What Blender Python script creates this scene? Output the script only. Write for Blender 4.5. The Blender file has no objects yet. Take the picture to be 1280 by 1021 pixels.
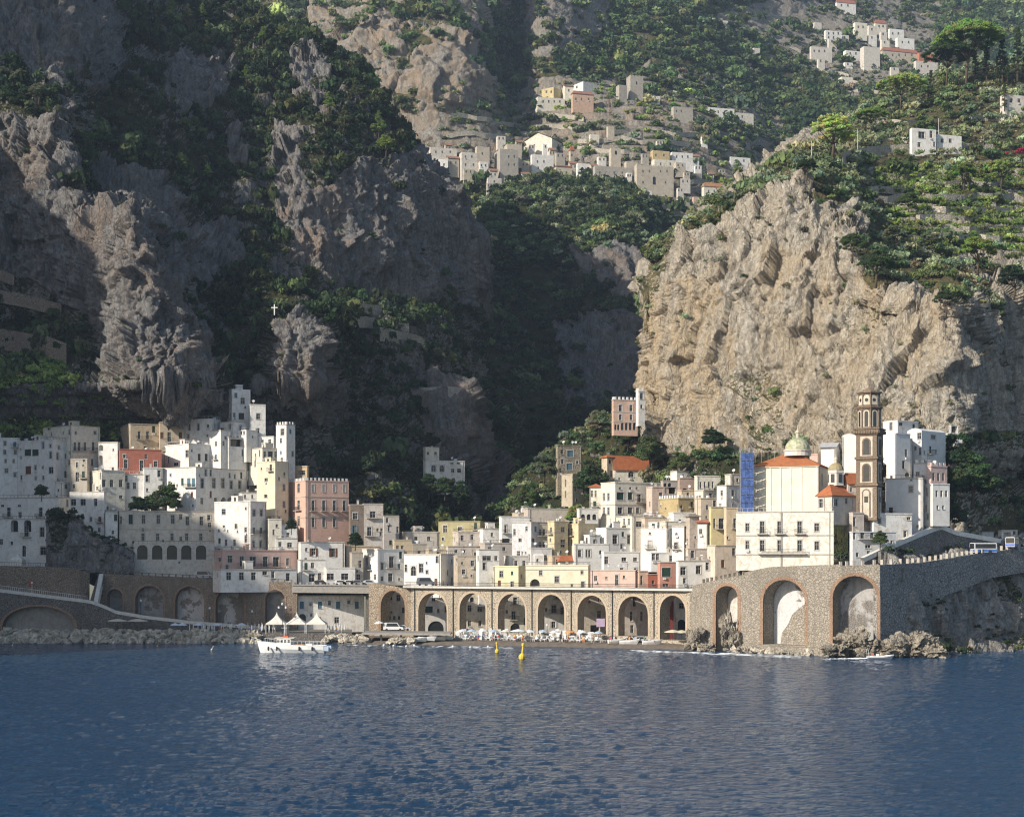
import bpy, bmesh, math, random
import numpy as np
from mathutils import Vector, Matrix
rnd = random.Random(7)
R = math.radians
D = bpy.data
scn = bpy.context.scene
col = scn.collection
# ---- camera model: a level camera 21 m above the sea; (px,py) of the 1280 wide photo + a distance give a point
F, HZ, CX, CH = 2000.0, 700.0, 640.0, 21.0
def at(px, py, Y): return Vector(((px-CX)*Y/F, Y, CH+(HZ-py)*Y/F))
def zat(py, Y): return CH+(HZ-py)*Y/F
def kx(px): return (px-CX)/F
def m_px(Y): return Y/F
cam_d = D.cameras.new('camera'); cam = D.objects.new('camera', cam_d); col.objects.link(cam)
cam.location = (0, 0, CH); cam.rotation_euler = (R(90), 0, 0)
cam_d.sensor_width = 36; cam_d.lens = F/1280*36; cam_d.shift_y = (HZ-510.5)/1280
cam_d.clip_end = 12000; cam_d.clip_start = 1
scn.camera = cam
SUN_AZ, SUN_EL = 52, 27      # degrees left of the direction behind the camera
a_, e_ = R(SUN_AZ), R(SUN_EL)
S = Vector((-math.sin(a_)*math.cos(e_), -math.cos(a_)*math.cos(e_), math.sin(e_)))
sl = D.lights.new('sun', 'SUN'); sl.energy = 4.8; sl.angle = R(.53); sl.color = (1, .91, .78)
so = D.objects.new('sun', sl); col.objects.link(so); so.rotation_euler = S.to_track_quat('Z', 'Y').to_euler(); so.location = S*500
w = D.worlds.new('World'); scn.world = w; w.use_nodes = True
nt = w.node_tree; sk = nt.nodes.new('ShaderNodeTexSky'); sk.sky_type = 'NISHITA'; sk.sun_disc = False
sk.sun_elevation = e_; sk.sun_rotation = math.atan2(S.x, S.y)
bgn = nt.nodes['Background']; bgn.inputs[1].default_value = .108; nt.links.new(sk.outputs[0], bgn.inputs[0])
scn.view_settings.view_transform = 'Standard'; scn.view_settings.look = 'None'; scn.view_settings.exposure = .3
scn.cycles.use_denoising = True; scn.cycles.filter_width = 1.15; scn.cycles.sample_clamp_indirect = 4
scn.cycles.max_bounces = 5; scn.cycles.diffuse_bounces = 2; scn.cycles.glossy_bounces = 2; scn.cycles.transmission_bounces = 2; scn.cycles.volume_bounces = 1
scn.cycles.volume_step_rate = 10

# ---- materials
MATS = {}
class NG:
    def __init__(s, name):
        s.m = D.materials.new(name); s.m.use_nodes = True; s.t = s.m.node_tree; s.b = s.t.nodes['Principled BSDF']
        s.b.inputs['Specular IOR Level'].default_value = .25; s.b.inputs['Roughness'].default_value = .85
    def n(s, typ, ins=None, **kw):
        q = s.t.nodes.new('ShaderNode'+typ)
        for k, v in kw.items(): setattr(q, k, v)
        for k, v in (ins or {}).items():
            if hasattr(v, 'is_linked') or isinstance(v, bpy.types.NodeSocket): s.t.links.new(v, q.inputs[k])
            else: q.inputs[k].default_value = v
        return q
    def pos(s, sc=(1, 1, 1), obj=False):
        g = s.n('TexCoord').outputs['Object'] if obj else s.n('NewGeometry').outputs['Position']
        return s.n('Mapping', {'Vector': g, 'Scale': sc}).outputs[0]
    def noise(s, vec, scale, det=4, rough=.55, dist=0):
        return s.n('TexNoise', {'Vector': vec, 'Scale': scale, 'Detail': det, 'Roughness': rough, 'Distortion': dist}).outputs[0]
    def ramp(s, f, a, b, ca=(0, 0, 0, 1), cb=(1, 1, 1, 1)):
        r = s.n('ValToRGB', {'Fac': f}); r.color_ramp.elements[0].position = a; r.color_ramp.elements[1].position = b
        r.color_ramp.elements[0].color = ca; r.color_ramp.elements[1].color = cb
        return r.outputs[0]
    def mix(s, f, a, b, bt='MIX'):
        q = s.n('Mix', data_type='RGBA', blend_type=bt)
        for k, v in ((0, f), (6, a), (7, b)):
            if isinstance(v, bpy.types.NodeSocket): s.t.links.new(v, q.inputs[k])
            else: q.inputs[k].default_value = v if k == 0 else (tuple(v)+(1,))[:4]
        return q.outputs[2]
    def math(s, op, a, b=0.0):
        return s.n('Math', {0: a, 1: b}, operation=op).outputs[0]
    def color(s, c):
        if isinstance(c, bpy.types.NodeSocket): s.t.links.new(c, s.b.inputs['Base Color'])
        else: s.b.inputs['Base Color'].default_value = (*c[:3], 1)
    def bump(s, h, st, dist=.1):
        q = s.n('Bump', {'Height': h, 'Strength': st, 'Distance': dist}); s.t.links.new(q.outputs[0], s.b.inputs['Normal'])
def rough(g, r): g.b.inputs['Roughness'].default_value = r; return g.m

def plaster(c, dirt=.5):
    dirt = min(1, dirt*1.3+.08)
    key = ('pl', c, dirt)
    if key in MATS: return MATS[key]
    g = NG('plaster')
    p = g.pos(); v = g.pos((1, 1, .3))
    n1 = g.noise(p, .35, 6, .65); n2 = g.noise(v, 1.6, 5, .6); n3 = g.noise(p, 2.2, 4, .7); n4 = g.noise(p, .8, 6, .7, .5)
    c0 = g.mix(g.ramp(n1, .35, .7), c, tuple(x*.84 for x in c))
    stain = tuple(x*y for x, y in zip(c, (.56, .53, .49)))
    c1 = g.mix(g.math('MULTIPLY', g.ramp(n2, .5, .75), dirt*.6), c0, stain)
    c1 = g.mix(g.math('MULTIPLY', g.ramp(n4, .52, .6), dirt*.8), c1, tuple(x*y for x, y in zip(c, (.70, .64, .56))))
    c2 = g.mix(g.math('MULTIPLY', g.ramp(n3, .6, .68), dirt*.6), c1, tuple(x*y for x, y in zip(c, (.5, .46, .42))))
    g.color(c2); g.bump(n3, .25, .05); MATS[key] = g.m
    return g.m
def peeled(c, c2, k=.3):
    key = ('peel', c, c2)
    if key in MATS: return MATS[key]
    g = NG('peeling_render'); p = g.pos((1, 1, .8)); n1 = g.noise(p, k, 6, .62, .4); n2 = g.noise(p, 2.5, 5, .7); v = g.n('TexVoronoi', {'Vector': g.pos(), 'Scale': 2.2}, feature='DISTANCE_TO_EDGE').outputs['Distance']
    st = g.mix(g.ramp(v, .02, .12), tuple(x*.45 for x in c2), c2); pl = g.mix(g.ramp(n2, .4, .7), c, tuple(x*.72 for x in c)); pl = g.mix(g.math('MULTIPLY', g.ramp(g.noise(g.pos((1, 1, .2)), .9, 5, .6), .5, .7), .6), pl, tuple(x*.5 for x in c))
    g.color(g.mix(g.ramp(n1, .52, .55), pl, st)); g.bump(n1, .5, .2); MATS[key] = g.m
    return g.m
def flat(name, c, r=.7, metal=0, var=.25):
    key = (name, c)
    if key in MATS: return MATS[key]
    g = NG(name); n1 = g.noise(g.pos(), 1.3, 4)
    g.color(g.mix(g.ramp(n1, .35, .7), c, tuple(x*(1-var) for x in c)))
    g.b.inputs['Roughness'].default_value = r; g.b.inputs['Metallic'].default_value = metal; MATS[key] = g.m
    return g.m
def masonry(name, c, c2, scale=.55, mortar=.35, st=.6):
    key = (name, c)
    if key in MATS: return MATS[key]
    g = NG(name); p = g.pos((1, 1, 1.25))
    vo = g.n('TexVoronoi', {'Vector': p, 'Scale': 1/scale}, feature='F1'); ve = g.n('TexVoronoi', {'Vector': p, 'Scale': 1/scale}, feature='DISTANCE_TO_EDGE')
    big = g.noise(g.pos((1, 1, .5)), .12, 6, .65); str_ = g.noise(g.pos((1, 1, .1)), .8, 5, .6)
    sep = g.n('SeparateColor', {0: vo.outputs['Color']}).outputs[0]
    c0 = g.mix(sep, c, c2)
    c1 = g.mix(g.ramp(ve.outputs['Distance'], .02, .12, (1, 1, 1, 1), (0, 0, 0, 1)), c0, tuple(x*mortar for x in c))
    c2_ = g.mix(g.math('MULTIPLY', g.ramp(big, .48, .68), .55), c1, tuple(x*.5 for x in c))
    c3 = g.mix(g.math('MULTIPLY', g.ramp(str_, .52, .7), .5), c2_, tuple(x*.45 for x in c2))
    g.color(c3); g.bump(ve.outputs['Distance'], st, .25); MATS[key] = g.m
    return g.m
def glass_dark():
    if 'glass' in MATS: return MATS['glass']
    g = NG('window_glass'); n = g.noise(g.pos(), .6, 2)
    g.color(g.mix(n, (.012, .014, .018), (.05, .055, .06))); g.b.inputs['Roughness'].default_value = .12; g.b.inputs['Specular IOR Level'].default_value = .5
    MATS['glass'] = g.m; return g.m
def tiles(c=(.5, .17, .07)):
    key = ('tiles', c)
    if key in MATS: return MATS[key]
    g = NG('roof_tiles'); n1 = g.noise(g.pos(), .9, 6, .7); n2 = g.noise(g.pos(), 5, 3, .7)
    wv = g.n('TexWave', {'Vector': g.pos(), 'Scale': 2.2, 'Distortion': .6}, wave_type='BANDS', bands_direction='DIAGONAL').outputs['Fac']
    c0 = g.mix(g.ramp(n1, .35, .7), c, (c[0]*.62, c[1]*.66, c[2]*.8)); c0 = g.mix(g.math('MULTIPLY', g.ramp(n2, .5, .75), .5), c0, (c[0]*.5, c[1]*.7, c[2]))
    g.color(c0); g.bump(wv, .6, .1); MATS[key] = g.m; return g.m

# ---- meshes
class MB:
    """collects vertices and faces, then links them as one mesh object"""
    def __init__(s): s.v = []; s.f = []; s.mi = []; s.cur = 0
    def add(s, vs, fs):
        o = len(s.v); s.v.extend([tuple(p) for p in vs]); s.f.extend([[i+o for i in f] for f in fs]); s.mi.extend([s.cur]*len(fs)); return s
    def quad(s, a, b, c, d): return s.add((a, b, c, d), ((0, 1, 2, 3),))
    def box(s, o, ux, uy, uz):
        o, ux, uy, uz = map(Vector, (o, ux, uy, uz))
        return s.add((o, o+ux, o+ux+uy, o+uy, o+uz, o+ux+uz, o+ux+uy+uz, o+uy+uz),
                     ((0, 3, 2, 1), (4, 5, 6, 7), (0, 1, 5, 4), (1, 2, 6, 5), (2, 3, 7, 6), (3, 0, 4, 7)))
    def cbox(s, c, sx, sy, sz, rz=0):
        ca, sa = math.cos(rz), math.sin(rz); ux = Vector((ca*sx, sa*sx, 0)); uy = Vector((-sa*sy, ca*sy, 0)); uz = Vector((0, 0, sz))
        return s.box(Vector(c)-ux/2-uy/2, ux, uy, uz)
    def ring(s, rings, cap0=True, cap1=True):
        n = len(rings[0]); vs = [p for r in rings for p in r]; fs = []
        for i in range(len(rings)-1):
            for j in range(n): fs.append((i*n+j, i*n+(j+1) % n, (i+1)*n+(j+1) % n, (i+1)*n+j))
        if cap0: fs.append(tuple(range(n))[::-1])
        if cap1: fs.append(tuple((len(rings)-1)*n+j for j in range(n)))
        return s.add(vs, fs)
    def lathe(s, c, prof, n=12, a0=0, cap0=True, cap1=True):
        c = Vector(c)
        return s.ring([[c+Vector((math.cos(a0+2*math.pi*j/n)*r, math.sin(a0+2*math.pi*j/n)*r, z)) for j in range(n)] for r, z in prof], cap0, cap1)
    def tube(s, pts, rr, n=6):
        pts = [Vector(p) for p in pts]; rings = []
        if not hasattr(rr, '__len__'): rr = [rr]*len(pts)
        for i, p in enumerate(pts):
            d = (pts[min(i+1, len(pts)-1)]-pts[max(i-1, 0)]).normalized()
            u = d.cross(Vector((0, 0, 1)) if abs(d.z) < .9 else Vector((1, 0, 0))).normalized(); v = d.cross(u)
            rings.append([p+u*math.cos(2*math.pi*j/n)*rr[i]+v*math.sin(2*math.pi*j/n)*rr[i] for j in range(n)])
        return s.ring(rings)
    def build(s, name, mat, parent=None, smooth=False, origin=None):
        me = D.meshes.new(name); vs = s.v; 
        if origin is None and parent is not None: origin = parent.get('_o', None); 
        if origin is not None:
            ox, oy, oz = origin; vs = [(x-ox, y-oy, z-oz) for x, y, z in vs]
        me.from_pydata(vs, [], s.f); 
        for m in (mat if isinstance(mat, (list, tuple)) else [mat]): me.materials.append(m)
        if any(s.mi): me.polygons.foreach_set('material_index', s.mi)
        if smooth: me.polygons.foreach_set('use_smooth', [True]*len(s.f))
        me.update()
        o = D.objects.new(name, me); col.objects.link(o)
        if parent is not None: o.parent = parent
        if origin is not None and parent is None: o.location = origin
        return o
def tag(o, label=None, cat=None, group=None, kind=None):
    if label: o['label'] = label
    if cat: o['category'] = cat
    if group: o['group'] = group
    if kind: o['kind'] = kind
    return o
def empty(name, loc, label, cat, group=None):
    o = D.objects.new(name, None); col.objects.link(o); o.location = loc; o.empty_display_size = .5
    o['_o'] = tuple(loc); tag(o, label, cat, group); return o
def copy_tree(o, parent=None):
    c = o.copy(); col.objects.link(c)
    if parent is not None: c.parent = parent
    for ch in o.children: copy_tree(ch, c)
    return c

# ---- numpy noise
def _h(x, y, z, s):
    h = (x*374761393 + y*668265263 + z*2147483647 + s*974634777) & 0xffffffff
    h = ((h ^ (h >> 13))*1274126177) & 0xffffffff
    return (h ^ (h >> 16)) & 0xffffffff
def pn(p, seed=0):
    """gradient noise on an (n,3) array, about -1..1"""
    i = np.floor(p).astype(np.int64); f = p-i; u = f*f*f*(f*(f*6-15)+10); out = 0
    for dx in (0, 1):
        wx = u[:, 0] if dx else 1-u[:, 0]
        for dy in (0, 1):
            wy = u[:, 1] if dy else 1-u[:, 1]
            for dz in (0, 1):
                wz = u[:, 2] if dz else 1-u[:, 2]
                h = _h(i[:, 0]+dx, i[:, 1]+dy, i[:, 2]+dz, seed)
                gx = (h & 1023)/511.5-1; gy = ((h >> 10) & 1023)/511.5-1; gz = ((h >> 20) & 1023)/511.5-1
                out = out + wx*wy*wz*(gx*(f[:, 0]-dx)+gy*(f[:, 1]-dy)+gz*(f[:, 2]-dz))
    return out*1.35
def fbm(p, seed=0, o=4, g=.5):
    a, s, t = 1., 0, 0
    for k in range(o): s = s+a*pn(p*2.0**k, seed+k); t += a; a *= g
    return s/t
def ridged(p, seed=0, o=4, g=.5):
    a, s, t = 1., 0, 0
    for k in range(o): s = s+a*(1-2.2*np.abs(pn(p*2.03**k, seed+k))); t += a; a *= g
    return s/t
def worley(p, seed=0):
    """returns F2-F1, a random value per cell, and a tilted facet height per cell"""
    i = np.floor(p).astype(np.int64); f1 = np.full(len(p), 9.); f2 = np.full(len(p), 9.); cr = np.zeros(len(p)); tl = np.zeros(len(p))
    for dx in (-1, 0, 1):
        for dy in (-1, 0, 1):
            for dz in (-1, 0, 1):
                c = i+np.array([dx, dy, dz]); h = _h(c[:, 0], c[:, 1], c[:, 2], seed)
                o = c+np.stack([(h & 1023), (h >> 10) & 1023, (h >> 20) & 1023], 1)/1023.-p
                d = (o**2).sum(1); nr = d < f1
                f2 = np.where(nr, f1, np.minimum(f2, d)); cr = np.where(nr, ((h >> 5) & 255)/255., cr)
                g = ((h >> 3) & 255)/127.5-1, ((h >> 13) & 255)/127.5-1, ((h >> 22) & 255)/127.5-1
                tl = np.where(nr, o[:, 0]*g[0]+o[:, 1]*g[1]+o[:, 2]*g[2], tl); f1 = np.where(nr, d, f1)
    return np.sqrt(f2)-np.sqrt(f1), cr, tl
def in_poly(x, y, poly):
    r = np.zeros(x.shape, bool); n = len(poly)
    for i in range(n):
        x1, y1 = poly[i]; x2, y2 = poly[(i+1) % n]
        if y1 == y2: continue
        c = ((y1 > y) != (y2 > y)) & (x < (x2-x1)*(y-y1)/(y2-y1)+x1); r ^= c
    return r
def np_mesh(name, verts, quads, mat, attrs=None, smooth=False, tris=False):
    me = D.meshes.new(name); k = 3 if tris else 4; n = len(quads)
    me.vertices.add(len(verts)); me.vertices.foreach_set('co', verts.astype(np.float32).ravel())
    me.loops.add(n*k); me.loops.foreach_set('vertex_index', quads.astype(np.int32).ravel())
    me.polygons.add(n); me.polygons.foreach_set('loop_start', np.arange(0, n*k, k, dtype=np.int32))
    if smooth: me.polygons.foreach_set('use_smooth', np.ones(n, bool))
    for an, (dom, typ, arr) in (attrs or {}).items():
        at_ = me.attributes.new(an, typ, dom); at_.data.foreach_set('color' if 'COLOR' in typ else 'value', arr.astype(np.float32).ravel())
    me.materials.append(mat); me.update(); me.validate()
    o = D.objects.new(name, me); col.objects.link(o); return o
# ---- terrain sheets: columns of (py, distance) control points, from the foot to the rim and over it
def cr(t, P):
    """monotone-ish Catmull-Rom along axis 0; t in 0..len-1"""
    n = len(P); i = np.clip(np.floor(t).astype(int), 0, n-2); f = (t-i)[:, None]
    p0 = P[np.maximum(i-1, 0)]; p1 = P[i]; p2 = P[i+1]; p3 = P[np.minimum(i+2, n-1)]
    m1 = (p2-p0)*.38; m2 = (p3-p1)*.38
    return (2*f**3-3*f**2+1)*p1+(f**3-2*f**2+f)*m1+(-2*f**3+3*f**2)*p2+(f**3-f**2)*m2
def rock_mat(name, grey=(.30, .27, .24), warm=(.42, .29, .17), dark=(.11, .10, .10), soil=(.07, .07, .04)):
    g = NG(name)
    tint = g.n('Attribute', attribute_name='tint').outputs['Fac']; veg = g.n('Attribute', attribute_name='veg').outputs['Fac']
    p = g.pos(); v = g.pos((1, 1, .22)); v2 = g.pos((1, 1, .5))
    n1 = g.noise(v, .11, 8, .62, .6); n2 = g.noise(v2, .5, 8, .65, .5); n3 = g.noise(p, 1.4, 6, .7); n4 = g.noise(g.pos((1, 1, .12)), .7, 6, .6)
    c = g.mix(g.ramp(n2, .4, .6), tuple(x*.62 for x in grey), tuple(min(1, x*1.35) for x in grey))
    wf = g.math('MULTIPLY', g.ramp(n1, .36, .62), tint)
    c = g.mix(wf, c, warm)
    c = g.mix(g.math('MULTIPLY', g.ramp(n4, .53, .66), .6), c, dark)
    c = g.mix(g.math('MULTIPLY', g.ramp(n3, .54, .7), .5), c, tuple(x*.6 for x in dark))
    c = g.mix(g.math('MULTIPLY', g.ramp(n3, .3, .42, (1, 1, 1, 1), (0, 0, 0, 1)), .45), c, tuple(min(1, x*1.7) for x in grey))
    crk = g.n('TexVoronoi', {'Vector': g.n('VectorMath', {0: g.pos((1, 1, .38)), 1: g.n('VectorMath', {0: g.n('TexNoise', {'Vector': p, 'Scale': .5, 'Detail': 4}).outputs[1], 'Scale': 1.8}, operation='SCALE').outputs[0]}, operation='ADD').outputs[0], 'Scale': .42}, feature='DISTANCE_TO_EDGE').outputs['Distance']
    crk2 = g.n('TexVoronoi', {'Vector': g.n('VectorMath', {0: g.pos((1, 1, .6)), 1: g.n('VectorMath', {0: g.n('TexNoise', {'Vector': p, 'Scale': 1.5, 'Detail': 3}).outputs[1], 'Scale': .7}, operation='SCALE').outputs[0]}, operation='ADD').outputs[0], 'Scale': 1.1}, feature='DISTANCE_TO_EDGE').outputs['Distance']
    ck = g.math('MAXIMUM', g.ramp(crk, .01, .09, (1, 1, 1, 1), (0, 0, 0, 1)), g.math('MULTIPLY', g.ramp(crk2, .01, .1, (1, 1, 1, 1), (0, 0, 0, 1)), .6))
    c = g.mix(g.math('MULTIPLY', g.math('MULTIPLY', ck, g.ramp(n2, .42, .6)), .42), c, dark)
    vf = g.ramp(g.math('ADD', veg, g.math('MULTIPLY', g.math('SUBTRACT', n3, .5), 1.2)), .42, .62)
    n5 = g.noise(p, .25, 5, .6)
    c = g.mix(vf, c, g.mix(g.ramp(n5, .4, .6), soil, (soil[0]*1.9, soil[1]*1.5, soil[2]*1.3)))
    g.color(c); g.bump(g.math('SUBTRACT', g.math('ADD', n3, n2), g.math('MULTIPLY', ck, .5)), .85, .7); g.b.inputs['Roughness'].default_value = .95; g.b.inputs['Specular IOR Level'].default_value = .1
    return g.m
FIELDS = {}
def sheet(name, cols, step, amp=1., veg=(), tint=(), base_veg=0.2, mat=None, seed=0, crest=1., vstep=None, terr=(), label=None, freq=1., slope_veg=True, kind='structure', big=1., push=None, calm=(), hs=3.2):
    xs = np.array([c[0] for c in cols], float); P = np.array([c[1] for c in cols], float)          # (C,K,2)
    C, K, _ = P.shape; Pm = P.copy()
    # sampling along columns
    mid = P; seg = np.sqrt((np.diff(mid[:, :, 0], axis=1))**2+(np.diff(mid[:, :, 1], axis=1)*.22)**2).max(0)
    tk = np.concatenate([[i+np.arange(max(2, int(s/(vstep or step))))/max(2, int(s/(vstep or step))) for i, s in enumerate(seg)][i] for i in range(K-1)]+[[K-1.]])
    cxs = np.concatenate([i+np.arange(max(1, int(abs(d)/step)))/max(1, int(abs(d)/step)) for i, d in enumerate(np.diff(xs))]+[[C-1.]])
    A = cr(cxs, P.reshape(C, -1)).reshape(len(cxs), K, 2); px = np.interp(cxs, np.arange(C), xs)
    B = cr(tk, A.transpose(1, 0, 2).reshape(K, -1)).reshape(len(tk), len(cxs), 2).transpose(1, 0, 2)
    nx, nt_ = len(cxs), len(tk); py, Y = B[:, :, 0], B[:, :, 1]; PX = np.repeat(px[:, None], nt_, 1)
    if push is not None: Y = Y+push(PX, py)
    pos = np.stack([(PX-CX)*Y/F, Y, CH+(HZ-py)*Y/F], 2)
    def normals(p):
        du = np.gradient(p, axis=0); dv = np.gradient(p, axis=1); n = np.cross(du, dv); l = np.linalg.norm(n, axis=2, keepdims=True)
        n = n/np.maximum(l, 1e-6); n *= np.where((n[:, :, 1:2] > 0) & (n[:, :, 2:3] < .5), -1, 1); return n
    N = normals(pos); q = pos.reshape(-1, 3)/big
    # masks (their outlines warped so nothing follows a ruler)
    wx = fbm(q/14, 91, 3)*14*600/np.maximum(Y.ravel(), 300); wy = fbm(q/14+50, 95, 3)*14*600/np.maximum(Y.ravel(), 300)
    fx, fy = PX.ravel()+wx, py.ravel()+wy
    V = np.full(fx.shape, float(base_veg)); T = np.full(fx.shape, .35); TR = np.zeros(fx.shape)
    for val, poly in veg: V[in_poly(fx, fy, poly)] = val
    for val, poly in tint: T[in_poly(fx, fy, poly)] = val
    for val, poly in terr: TR[in_poly(fx, fy, poly)] = val
    V = np.where((V > .3) & (V < .97), V+.45*fbm(q/28+7, seed+51, 3), V)
    CALM = np.ones(fx.shape)
    for pl in calm: CALM[in_poly(fx, fy, pl)] = .32
    an = q*np.array([1, 1, .42])
    sm = np.clip(V, 0, 1); A_ = amp*big*(1-.65*sm)*CALM
    d = fbm(q/42, seed+3, 3)*9*crest*big*amp
    wr = np.stack([fbm(q/9, seed+21, 2), fbm(q/9+9, seed+22, 2), fbm(q/9+19, seed+23, 2)], 1)*2.2
    fl = q*np.array([1, 1, .2])
    d += A_*(ridged((fl+wr*.6)/9*freq, seed+5, 3, .5)*1.7+ridged((an+wr)/26*freq, seed+6, 2, .5)*2.0+ridged((fl*np.array([1, 1, .6])+wr)/21, seed+8, 2, .5)*1.6)
    w1, c1, t1 = worley((q*np.array([1, 1, .5])+wr*1.3)/8.5*freq, seed+31); d += A_*((c1-.5)*2.2+t1*5.2)
    w2, c2, t2 = worley((q*np.array([1, 1, .55])+wr*.8)/3.1*freq, seed+37); d += A_*((c2-.5)*.8+t2*2.1-.25*np.exp(-w2*8))
    w3, c3, t3 = worley((q+wr*.4)/1.25*freq, seed+41); d += A_*(t3*.8+(c3-.5)*.3)
    d = d.reshape(nx, nt_)
    edge = np.ones((nx, nt_))
    P2 = pos+N*(d*edge)[:, :, None]
    if terr:   # stepped fields: the height snaps to walls and level strips
        hs_ = hs*big; z = P2[:, :, 2]; zz = z/hs_; fr = zz-np.floor(zz); st = (np.floor(zz)+np.clip((fr-.62)/.38, 0, 1))*hs_
        TRr = TR.reshape(nx, nt_); P2[:, :, 2] = z*(1-TRr)+st*TRr
    N2 = normals(P2)
    Vv = V.reshape(nx, nt_)
    if slope_veg: Vv = np.clip(Vv+(N2[:, :, 2]-.45)*.9*(Vv > .02)-.15, 0, 1.2)
    idx = np.arange(nx*nt_).reshape(nx, nt_)
    quads = np.stack([idx[:-1, :-1], idx[1:, :-1], idx[1:, 1:], idx[:-1, 1:]], 2).reshape(-1, 4)
    o = np_mesh(name, P2.reshape(-1, 3), quads, mat, {'tint': ('POINT', 'FLOAT', T), 'veg': ('POINT', 'FLOAT', np.clip(Vv.ravel(), 0, 1))}, smooth=False)
    tag(o, kind=kind)
    FIELDS[name] = dict(pos=P2, N=N2, V=Vv, px=PX, py=py, fx=fx.reshape(nx, nt_), fy=fy.reshape(nx, nt_))
    return o
def on_sheet(name, px, py):
    """nearest surface point of a sheet at a photo position (uses the undisplaced parameters, then the true vertex)"""
    f = FIELDS[name]; P_ = f['pos']; ux = P_[:, :, 0]/P_[:, :, 1]*F+CX; uy = HZ-(P_[:, :, 2]-CH)/P_[:, :, 1]*F
    d = (ux-px)**2+(uy-py)**2+(P_[:, :, 1]*.004)**2; i = np.unravel_index(np.argmin(d), d.shape)
    return Vector(P_[i]), Vector(f['N'][i])

# ---------- vegetation clumps
def bush_protos(n, lobes, per, leaf, flatz=.85, seed=1, cone=False, upright=0., rough=.55):
    r = np.random.RandomState(seed); out = []
    for k in range(n):
        vs = []
        L = r.randint(lobes[0], lobes[1]+1)
        for j in range(L):
            if cone:
                h = j/(L-1+1e-6); c = np.array([r.normal()*.12*(1-h), r.normal()*.12*(1-h), .15+h*1.55]); rad = .62*(1-h)**.8+.14
            else:
                a = r.rand()*6.28; rr = .62*np.sqrt(r.rand()); c = np.array([np.cos(a)*rr, np.sin(a)*rr, .25+.75*(1-rr*rr)*r.uniform(.6, 1.1)]); rad = r.uniform(.3, .55)
            m = int(per*r.uniform(.8, 1.2)); d = r.normal(size=(m, 3)); d[:, 2] = np.abs(d[:, 2])*.9-.25; d /= np.linalg.norm(d, axis=1)[:, None]
            p = c+d*rad*np.array([1, 1, flatz])*r.uniform(.72, 1.12, (m, 1))
            nn = d+r.normal(size=(m, 3))*rough; nn /= np.linalg.norm(nn, axis=1)[:, None]
            t = np.cross(nn, r.normal(size=(m, 3))); t /= np.linalg.norm(t, axis=1)[:, None]; b = np.cross(nn, t)
            s1 = leaf*r.uniform(.6, 1.3, (m, 1)); s2 = leaf*r.uniform(.5, 1.1, (m, 1))
            vs.append(np.stack([p-t*s1-b*s2*.3, p+b*s2*-.9, p+t*s1+b*s2*.2, p+b*s2], 1))
        out.append(np.concatenate(vs))
    return out
def fol_mat():
    g = NG('foliage'); c = g.n('Attribute', attribute_name='tone').outputs['Color']; n = g.noise(g.pos(), 1.1, 3)
    g.color(g.mix(g.ramp(n, .35, .65), c, g.mix(.5, c, c), 'MIX')); g.b.inputs['Roughness'].default_value = .75; g.b.inputs['Specular IOR Level'].default_value = .12
    tr = g.n('BsdfTranslucent', {'Color': c}); mx = g.n('MixShader', {0: .34}); out = g.t.nodes['Material Output']
    g.t.links.new(g.b.outputs[0], mx.inputs[1]); g.t.links.new(tr.outputs[0], mx.inputs[2]); g.t.links.new(mx.outputs[0], out.inputs[0])
    return g.m
FOL = fol_mat()
def clump_mesh(name, protos, pts, sizes, tones, seed=0, squash=None):
    """one mesh of many clumps (a thicket or wood that reads as one mass)"""
    r = np.random.RandomState(seed); V, T = [], []
    for i in range(len(pts)):
        q = protos[r.randint(len(protos))]; a = r.rand()*6.28; ca, sa = np.cos(a), np.sin(a); s = sizes[i]
        z = s if squash is None else s*squash[i]
        w_ = np.empty(q.shape); w_[:, :, 0] = (q[:, :, 0]*ca-q[:, :, 1]*sa)*s; w_[:, :, 1] = (q[:, :, 0]*sa+q[:, :, 1]*ca)*s; w_[:, :, 2] = q[:, :, 2]*z
        V.append(w_+np.asarray(pts[i])); t = np.clip(np.asarray(tones[i])[None]*r.uniform(.75, 1.25, (len(q), 1)), 0, 1); T.append(t)
    V = np.concatenate(V); T = np.concatenate(T); n = len(V)
    cols = np.concatenate([T, np.ones((n, 1))], 1)
    return np_mesh(name, V.reshape(-1, 3), np.arange(n*4).reshape(n, 4), FOL, {'tone': ('FACE', 'FLOAT_COLOR', cols)})
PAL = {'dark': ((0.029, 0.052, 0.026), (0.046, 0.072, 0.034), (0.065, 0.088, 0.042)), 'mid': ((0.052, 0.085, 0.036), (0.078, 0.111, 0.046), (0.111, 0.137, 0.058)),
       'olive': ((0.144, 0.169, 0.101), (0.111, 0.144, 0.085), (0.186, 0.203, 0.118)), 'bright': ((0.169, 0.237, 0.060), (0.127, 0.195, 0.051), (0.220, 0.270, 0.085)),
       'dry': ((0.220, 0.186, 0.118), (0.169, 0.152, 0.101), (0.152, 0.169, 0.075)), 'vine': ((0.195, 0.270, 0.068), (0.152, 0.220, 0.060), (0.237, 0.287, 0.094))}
BUSH = bush_protos(8, (4, 7), 20, .165, seed=3); BUSHF = bush_protos(8, (4, 6), 16, .205, seed=5); PINE = bush_protos(6, (6, 8), 13, .20, .6, seed=8, cone=True)
FINE = bush_protos(6, (6, 9), 26, .135, seed=11)
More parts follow.
